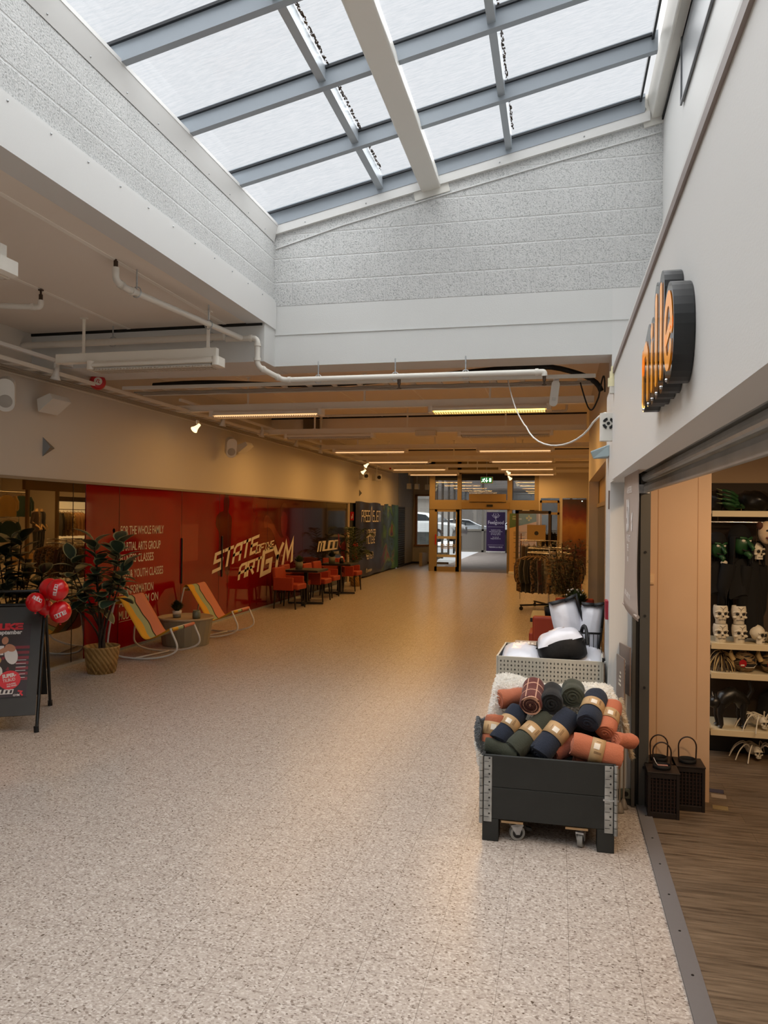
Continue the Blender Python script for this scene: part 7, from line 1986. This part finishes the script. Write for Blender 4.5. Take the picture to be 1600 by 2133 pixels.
# hanging witches
BCL = mat('black_ragged_cloth', '#080707', 0.9)
def face_b(b, mi=0):
    def f(p): return 1+0.28*max(0, -p.y)**10*math.exp(-((p.z+0.05)/0.22)**2*1.0)+0.14*max(0, -p.z)**2*max(0, -p.y)
    b.ell((0, 0, 0), (0.062, 0.06, 0.085), 26, 18, mi, None, f)
def witch(loc, rz, label, s=1.0, collar=False):
    t = thing('witch_figure', label, 'figure', loc, (0, 0, rz), 'hanging Halloween figures')
    t.scale = (s, s, s)
    b = B(); face_b(b); b.tube([(0, -0.055, 0.01), (0, -0.095, -0.02), (0, -0.115, -0.04), (0.0, -0.10, -0.05)], [0.014, 0.016, 0.011, 0.006], 10)
    b.tube([(0, -0.05, -0.07), (0, -0.085, -0.09), (0.0, -0.075, -0.105)], [0.022, 0.018, 0.010], 10)
    b.tube([(-0.05, -0.045, 0.035), (-0.02, -0.066, 0.03), (0.0, -0.06, 0.022)], [0.008, 0.010, 0.006], 8); b.tube([(0.05, -0.045, 0.035), (0.02, -0.066, 0.03), (0.0, -0.06, 0.022)], [0.008, 0.010, 0.006], 8)
    b.build('face', GRN, t)
    for sx in (-1, 1): B().ell((sx*0.026, -0.052, 0.014), (0.015, 0.011, 0.012), 14, 10).build('eye', EYE, t)
    B().tube(bez((-0.035, -0.052, -0.045), (-0.015, -0.07, -0.06), (0.015, -0.07, -0.06), (0.035, -0.05, -0.042), 8), 0.006, 6).build('mouth', BONED, t)
    b = B(); rnd = random.Random(3)
    for k in range(60):
        a = rnd.uniform(0.1, PI-0.1) if k % 3 else rnd.choice((rnd.uniform(-0.3, 0.2), rnd.uniform(PI-0.2, PI+0.3))); x, y = 0.064*math.cos(a), 0.06*math.sin(a)
        b.tube([(x*0.5, y*0.5, 0.085), (x*1.1, y*1.1, 0.03), (x*1.25, y*1.2, -0.10-rnd.random()*0.1)], [0.012, 0.011, 0.003], 5)
    b.build('hair', BCL, t)
    B().lathe([(0.0, 0.125), (0.03, 0.12), (0.06, 0.095), (0.072, 0.06), (0.078, 0.03), (0.07, 0.03), (0, 0.075)], 20, 0, (0, 0.012, 0)).build('hood', BCL, t)
    b = garment_b(0.22, 0.26, 0.06, int(s*10)); b.v = [v+Vector((0, 0.01, -0.08)) for v in b.v]; b.build('robe', BCL, t)
    B().cyl((0, 0, 0.2), (0, 0, 0.26), 0.003, n=6).build('loop', mat('string_tan', '#8a744c', 0.6), t)
    if collar: B().ell((0.02, -0.06, -0.12), (0.03, 0.012, 0.018), 16, 10).build('brooch', BONE, t)
    return t
witch((1.185, 6.24, 1.60), 0.35, 'smaller green faced witch figure hanging at the left of the shelf', 0.95, True)
witch((1.345, 6.22, 1.64), 0.55, 'larger green faced witch figure hanging beside the hooded skull', 1.1)
def skull_b(b, bd, M=None, cup=False):
    def f(p):
        k = 1.0
        if p.z < -0.25: k -= 0.22*min(1, (-p.z-0.25)*1.6)*(0.4+0.6*abs(p.x))
        return k
    b.ell((0, 0.005, 0.02), (0.050, 0.056, 0.058), 26, 18, 0, M, f)
    b.rbox((0, -0.024, -0.035), (0.056, 0.05, 0.04), 0.018, 5, 0, M)
    for sx in (-1, 1):
        b.ell((sx*0.034, -0.032, -0.012), (0.016, 0.016, 0.012), 12, 8, 0, M)
        b.tube([(sx*0.005, -0.050, 0.024), (sx*0.028, -0.050, 0.028), (sx*0.046, -0.032, 0.018)], [0.006, 0.008, 0.006], 8, 0, False, True, M)
        bd.ell((sx*0.021, -0.047, 0.008), (0.0145, 0.009, 0.012), 16, 10, 0, M)
    bd.add([(0, -0.0555, -0.004), (-0.007, -0.0545, -0.022), (0.007, -0.0545, -0.022)], [(0, 1, 2)], 0, False, M)
    bd.add([(0, -0.058, -0.003), (-0.007, -0.058, -0.021), (0.007, -0.058, -0.021)], [(0, 1, 2)], 0, False, M)
    for q in range(-3, 4): bd.box(q*0.0075-0.0006, q*0.0075+0.0006, -0.0502, -0.0492, -0.046, -0.034, 0, M)
    bd.box(-0.026, 0.026, -0.0502, -0.0492, -0.041, -0.0395, 0, M)
    bd.tube([(0.0, -0.052, 0.045), (0.004, -0.0515, 0.055), (-0.006, -0.049, 0.062), (-0.018, -0.044, 0.068)], 0.0014, 5, 0, False, True, M); bd.tube([(0.004, -0.0515, 0.055), (0.016, -0.047, 0.064), (0.026, -0.040, 0.068)], 0.0014, 5, 0, False, True, M)
def skull_cup(loc, rz, label):
    t = thing('skull_cup', label, 'cup', loc, (0, 0, rz), 'white skull cups stacked on the shelf')
    b = B(); bd = B(); n = 26
    rings = []
    for z, rx, ry, dy in ((0.0, 0.034, 0.032, -0.004), (0.006, 0.038, 0.036, -0.004), (0.03, 0.037, 0.038, -0.006), (0.055, 0.047, 0.045, 0.0), (0.08, 0.052, 0.049, 0.0), (0.11, 0.053, 0.051, 0.0), (0.135, 0.050, 0.049, 0.0), (0.140, 0.047, 0.046, 0.0), (0.137, 0.044, 0.043, 0.0), (0.09, 0.044, 0.042, 0)):
        rings.append([(rx*math.cos(2*PI*k/n), dy+ry*math.sin(2*PI*k/n), z) for k in range(n)])
    b.ring_loft(rings)
    for sx in (-1, 1): b.tube([(sx*0.004, -0.047, 0.093), (sx*0.026, -0.046, 0.10), (sx*0.046, -0.028, 0.09)], [0.007, 0.009, 0.006], 8); b.ell((sx*0.036, -0.030, 0.056), (0.017, 0.016, 0.011), 12, 8)
    b.tube([(0, -0.047, 0.085), (0, -0.053, 0.066)], [0.006, 0.009], 8)
    b.build('cup', BONE, t)
    for sx in (-1, 1): bd.ell((sx*0.021, -0.044, 0.080), (0.0135, 0.007, 0.0105), 16, 10)
    bd.add([(0, -0.0635, 0.072), (-0.007, -0.0615, 0.056), (0.007, -0.0615, 0.056)], [(0, 1, 2)])
    for q in range(-3, 4): bd.tube([(q*0.0078, -0.0445+abs(q)*0.0012, 0.028), (q*0.0078, -0.0445+abs(q)*0.0012, 0.040)], 0.0012, 5)
    bd.tube([(q*0.0078, -0.0450+abs(q)*0.0013, 0.034+0.002*math.cos(q)) for q in range(-3, 4)], 0.0012, 5)
    bd.tube([(0.0, -0.0525, 0.103), (0.003, -0.052, 0.113), (-0.006, -0.0515, 0.122), (-0.018, -0.047, 0.130)], 0.0015, 5); bd.tube([(0.003, -0.052, 0.113), (0.016, -0.049, 0.125), (0.026, -0.043, 0.130)], 0.0015, 5)
    bd.build('painted_face', BONED, t)
    return t
for (x, z, lab, rz) in ((1.195, 0.885, 'lower left skull cup of the two stacks on the shelf', 0.1), (1.195, 1.026, 'upper left skull cup of the two stacks on the shelf', 0.15), (1.325, 0.885, 'lower right skull cup of the two stacks on the shelf', 0.25), (1.322, 1.026, 'upper right skull cup of the two stacks on the shelf', 0.1)): skull_cup((x, 6.17, z), rz, lab)
def skull(loc, rot, s, label, hair=False):
    t = thing('skull', label, 'skull', loc, rot, None); t.scale = (s, s, s)
    b = B(); bd = B(); skull_b(b, bd); b.build('bone', BONE, t); bd.build('cavities', BONED, t)
    if hair:
        h = B(); rnd = random.Random(4)
        for k in range(46):
            a = rnd.uniform(0.2, PI-0.2) if k % 2 else rnd.choice((rnd.uniform(-0.5, 0.2), rnd.uniform(PI-0.2, PI+0.5)))
            h.tube([(0.02*math.cos(a), 0.02*math.sin(a), 0.08), (0.056*math.cos(a), 0.062*math.sin(a), 0.04), (0.062*math.cos(a), 0.06*math.sin(a), -0.06-rnd.random()*0.06)], [0.010, 0.010, 0.003], 5)
        h.build('hair', BCL, t)
        g = garment_b(0.16, 0.60, 0.05, 5); g.v = [v+Vector((0, 0.03, -0.04)) for v in g.v]; g.build('robe', BCL, t)
        B().cyl((0, 0, 0.08), (0, 0, 0.2), 0.002, n=6).build('loop', mat('string', '#8a744c', 0.6), t)
    return t
skull((1.45, 6.2, 1.57), (0, 0, 0.5), 0.95, 'hanging hooded skull figure with long black robe', True)
skull((1.455, 6.18, 0.945), (0, 0.1, 0.9), 1.05, 'white loose skull lying right of the stacked skull cups')
tag(B().ell((0, 0, 0), (0.05, 0.05, 0.05), 20, 14).build('white_ball', mat('bone_ball', '#c2b393', 0.5), None, (1.57, 6.2, 0.937)), 'pale round prop beside the loose skull at the photo edge', 'prop')
t = thing('pale_mask', 'pale grinning mask hanging at the right photo edge', 'mask', (1.50, 6.11, 1.72), (0, 0, 0.3))
b = B(); face_b(b); b.build('face', mat('pale_skin', '#d1b898', 0.45), t)
for sx in (-1, 1): B().ell((sx*0.026, -0.053, 0.014), (0.012, 0.009, 0.008), 12, 8).build('eye', BONED, t)
B().tube(bez((-0.035, -0.050, -0.035), (-0.015, -0.07, -0.06), (0.015, -0.07, -0.06), (0.035, -0.05, -0.03), 8), 0.007, 6).build('mouth', mat('dark_red_lip', '#5a0f10', 0.5), t)
b = B()
for sx in (-1, 1): b.ell((sx*0.058, 0.0, 0.05), (0.022, 0.03, 0.03), 12, 8)
b.build('hair_tuft', mat('rust_hair', '#4d2a1a', 0.8), t)
B().cyl((0, 0, 0.08), (0, 0, 0.13), 0.002, n=6).build('loop', BLK, t)
# rattan goods
RAT = mat('rattan', '#8a714e', 0.6, var=0.3, vscale=30); RATL = mat('pale_rattan', '#bca06c', 0.6)
t = thing('twig_bundle', 'bundle of arching pale and dark twigs at the left of the rattan shelf', 'bundle', (1.215, 6.22, 0.667))
for mi, m in ((0, RATL), (1, mat('dark_twig', '#3a2a1a', 0.7))):
    b = B(); rnd = random.Random(20+mi)
    for k in range(26):
        a = rnd.uniform(0, 2*PI); x, y = 0.10*math.cos(a), 0.10*math.sin(a); h = rnd.uniform(0.10, 0.19)
        b.tube(bez((x, y, 0.004), (x*0.8, y*0.8, h), (-x*0.2, -y*0.2, h*1.1), (-x*0.9+rnd.uniform(-.05, .05), -y*0.9, 0.01), 8), 0.0035, 5)
    b.build('twig', m, t)
def pumpkin(x, label):
    t = thing('rattan_pumpkin', label, 'decoration', (x, 6.2, 0.667), (0, 0, 0.25), 'rattan devil pumpkins')
    r = 0.082
    B().ell((0, 0, r*0.93), (r*0.93, r*0.93, r*0.88), 24, 16).build('core', BONED, t)
    b = B(); rnd = random.Random(int(x*100))
    for k in range(34):
        ax = Vector((rnd.uniform(-0.35, 0.35), rnd.uniform(-0.35, 0.35), 1)).normalized(); zc = rnd.uniform(-0.95, 0.95); q = math.sqrt(1-zc*zc); u = ax.orthogonal().normalized(); v = ax.cross(u)
        b.tube([(ax*zc+(u*math.cos(2*PI*i/22)+v*math.sin(2*PI*i/22))*q)*r*0.96+Vector((0, 0, r*0.93)) for i in range(22)], 0.0042, 5, closed=True)
    b.build('rattan_wrap', RAT, t)
    b = B()
    for sx in (-1, 1): b.prism([(sx*0.018, 0.10), (sx*0.042, 0.118), (sx*0.045, 0.088)][::sx], 0, 0.004, 0, aff((0, -r*0.90, 0), (1, 0, 0), (0, 0, 1), (0, -1, 0)))
    b.prism([(-0.055, 0.072), (0.055, 0.072), (0.03, 0.048), (-0.03, 0.048)], 0, 0.004, 0, aff((0, -r*0.95, 0), (1, 0, 0), (0, 0, 1), (0, -1, 0)))
    b.build('carved_face', BONED, t)
    B().tube([(-0.055, -r*0.93, 0.073), (-0.03, -r*1.0, 0.046), (0.03, -r*1.0, 0.046), (0.055, -r*0.93, 0.073)], 0.003, 6).build('smile_wire', BONE, t)
    for sx in (-1, 1):
        B().tube([(sx*0.085, 0, 0.09), (sx*0.105, 0, 0.13), (sx*0.10, 0, 0.17)], [0.02, 0.018, 0.003], 10).build('ear', RATL, t)
        B().tube([(sx*0.02, 0, r*1.75), (sx*0.035, 0, r*2.35), (sx*0.06, 0, r*1.75)], 0.002, 5).build('wire_horn', BLK, t)
    B().cyl((-0.06, -0.095, 0.08), (-0.06, -0.099, 0.08), 0.028, n=18).build('price_sticker', mat('red_sticker', '#a0131c', 0.4), t)
    B().box(-0.078, -0.05, -0.1005, -0.0995, 0.062, 0.072).build('sticker_label', LETTERW, t)
pumpkin(1.372, 'rattan devil pumpkin with a red price sticker on the lower shelf')
pumpkin(1.565, 'rattan devil pumpkin cut by the right photo edge')
# glittery black cat
GLT = mat('black_glitter', '#060606', 0.35, spec=0.6)
q = NB(GLT); vv = q.n('ShaderNodeTexVoronoi'); vv.inputs['Scale'].default_value = 260; q.l(q.tc.outputs['Object'], vv.inputs['Vector'])
q.l(q.ramp(vv.outputs['Distance'], [(0.0, (0.9, 0.9, 0.9, 1)), (0.07, (0.9, 0.9, 0.9, 1)), (0.09, (0.004, 0.004, 0.004, 1)), (1, (0.004, 0.004, 0.004, 1))]), q.b.inputs['Base Color'])
t = thing('glitter_cat', 'black glitter cat figure with arched back on the bottom shelf', 'figure', (1.285, 6.2, 0.242), (0, 0, 0.2))
b = B().tube([(-0.10, 0, 0.16), (-0.06, 0, 0.22), (0.0, 0, 0.25), (0.06, 0, 0.22), (0.09, 0, 0.17)], [0.045, 0.062, 0.06, 0.055, 0.05], 16)
for x in (-0.09, 0.08):
    for s in (-1, 1): b.tube([(x, s*0.03, 0.19), (x-0.012, s*0.035, 0.10), (x, s*0.035, 0.03), (x-0.015, s*0.035, 0.008)], [0.032, 0.022, 0.016, 0.02], 10)
b.ell((-0.13, -0.01, 0.19), (0.05, 0.045, 0.045), 18, 12); b.tube([(0.10, 0, 0.20), (0.15, 0, 0.28), (0.13, 0, 0.36)], [0.02, 0.018, 0.012], 10)
for s in (-1, 1): b.tube([(-0.13, s*0.025, 0.22), (-0.135, s*0.032, 0.265)], [0.02, 0.002], 8)
b.build('body', GLT, t)
tag(B().tube([(-0.06, 0, 0.05), (-0.03, 0, 0.20), (0.02, 0, 0.26), (0.08, 0, 0.19), (0.10, 0, 0.06)], [0.05, 0.06, 0.06, 0.055, 0.05], 14).build('black_figure', BCL, None, (1.60, 6.35, 0.242)), 'dark cloth figure at the back of the bottom shelf', 'figure')
def spider(loc, rot, label):
    t = thing('skeleton_spider', label, 'decoration', loc, rot, 'pale skeleton spiders')
    b = B(); bd = B(); skull_b(b, bd, Matrix.Translation((0, -0.03, 0.055)) @ Matrix.Scale(0.62, 4)); b.ell((0, 0.06, 0.06), (0.045, 0.06, 0.04), 18, 12)
    b.build('body', BONE, t); bd.build('cavities', BONED, t)
    for s in (-1, 1):
        for q in range(4):
            a = 0.9-q*0.55; ex, ey = s*0.17*math.cos(a), -0.17*math.sin(a)+0.02
            B().tube(arcs([(s*0.03, 0.01, 0.06), (ex*0.45, ey*0.45, 0.13), (ex*0.85, ey*0.85, 0.08), (ex*1.05, ey*1.05, 0.002)], 0.04, 3), [0.006]*2+[0.005]*10+[0.003] if False else 0.0045, 6).build('leg', BONE, t)
    b = B()
    for q in range(5): b.tube([(0.046*math.cos(k*PI/8), 0.02+q*0.022, 0.06+0.045*math.sin(k*PI/8)) for k in range(9)], 0.003, 5)
    b.build('rib', BONE, t)
    return t
spider((1.49, 6.19, 0.242), (0, 0, 0.3), 'pale skeleton spider standing on the bottom shelf')
spider((1.46, 6.22, 0.01), (0, 0, 0.2), 'pale skeleton spider on the floor under the bottom shelf')
# price tickets lying on the floor
for k, (x, y, c, lab) in enumerate(((1.035, 5.43, '#3b3746', 'dark blue floor ticket beside the partition'), (1.03, 5.33, '#9a8a78', 'pale floor ticket beside the partition'), (1.0, 5.12, '#8d7a55', 'pale green floor ticket at the partition corner'))):
    tag(B().box(-0.045, 0.045, -0.035, 0.035, 0, 0.0025).build('floor_ticket', mat('ticket%d' % k, c, 0.5), None, (x, y, 0.004), (0, 0, -0.15)), lab, 'ticket')
area('shop_light', (1.9, 3.6, 2.4), 1.6, 2.6, SHOPR, (1.0, 0.74, 0.48))
spot('partition_spot', (1.2, 3.2, 2.35), (0.75, 5.2, 0.9), 55*SHOPR/40, (1.0, 0.66, 0.38), 75, 0.8, 0.05)
spot('shelf_spot', (1.7, 4.6, 2.35), (1.5, 6.3, 1.0), 30*SHOPR/40, (1.0, 0.68, 0.38), 80, 0.8, 0.05)
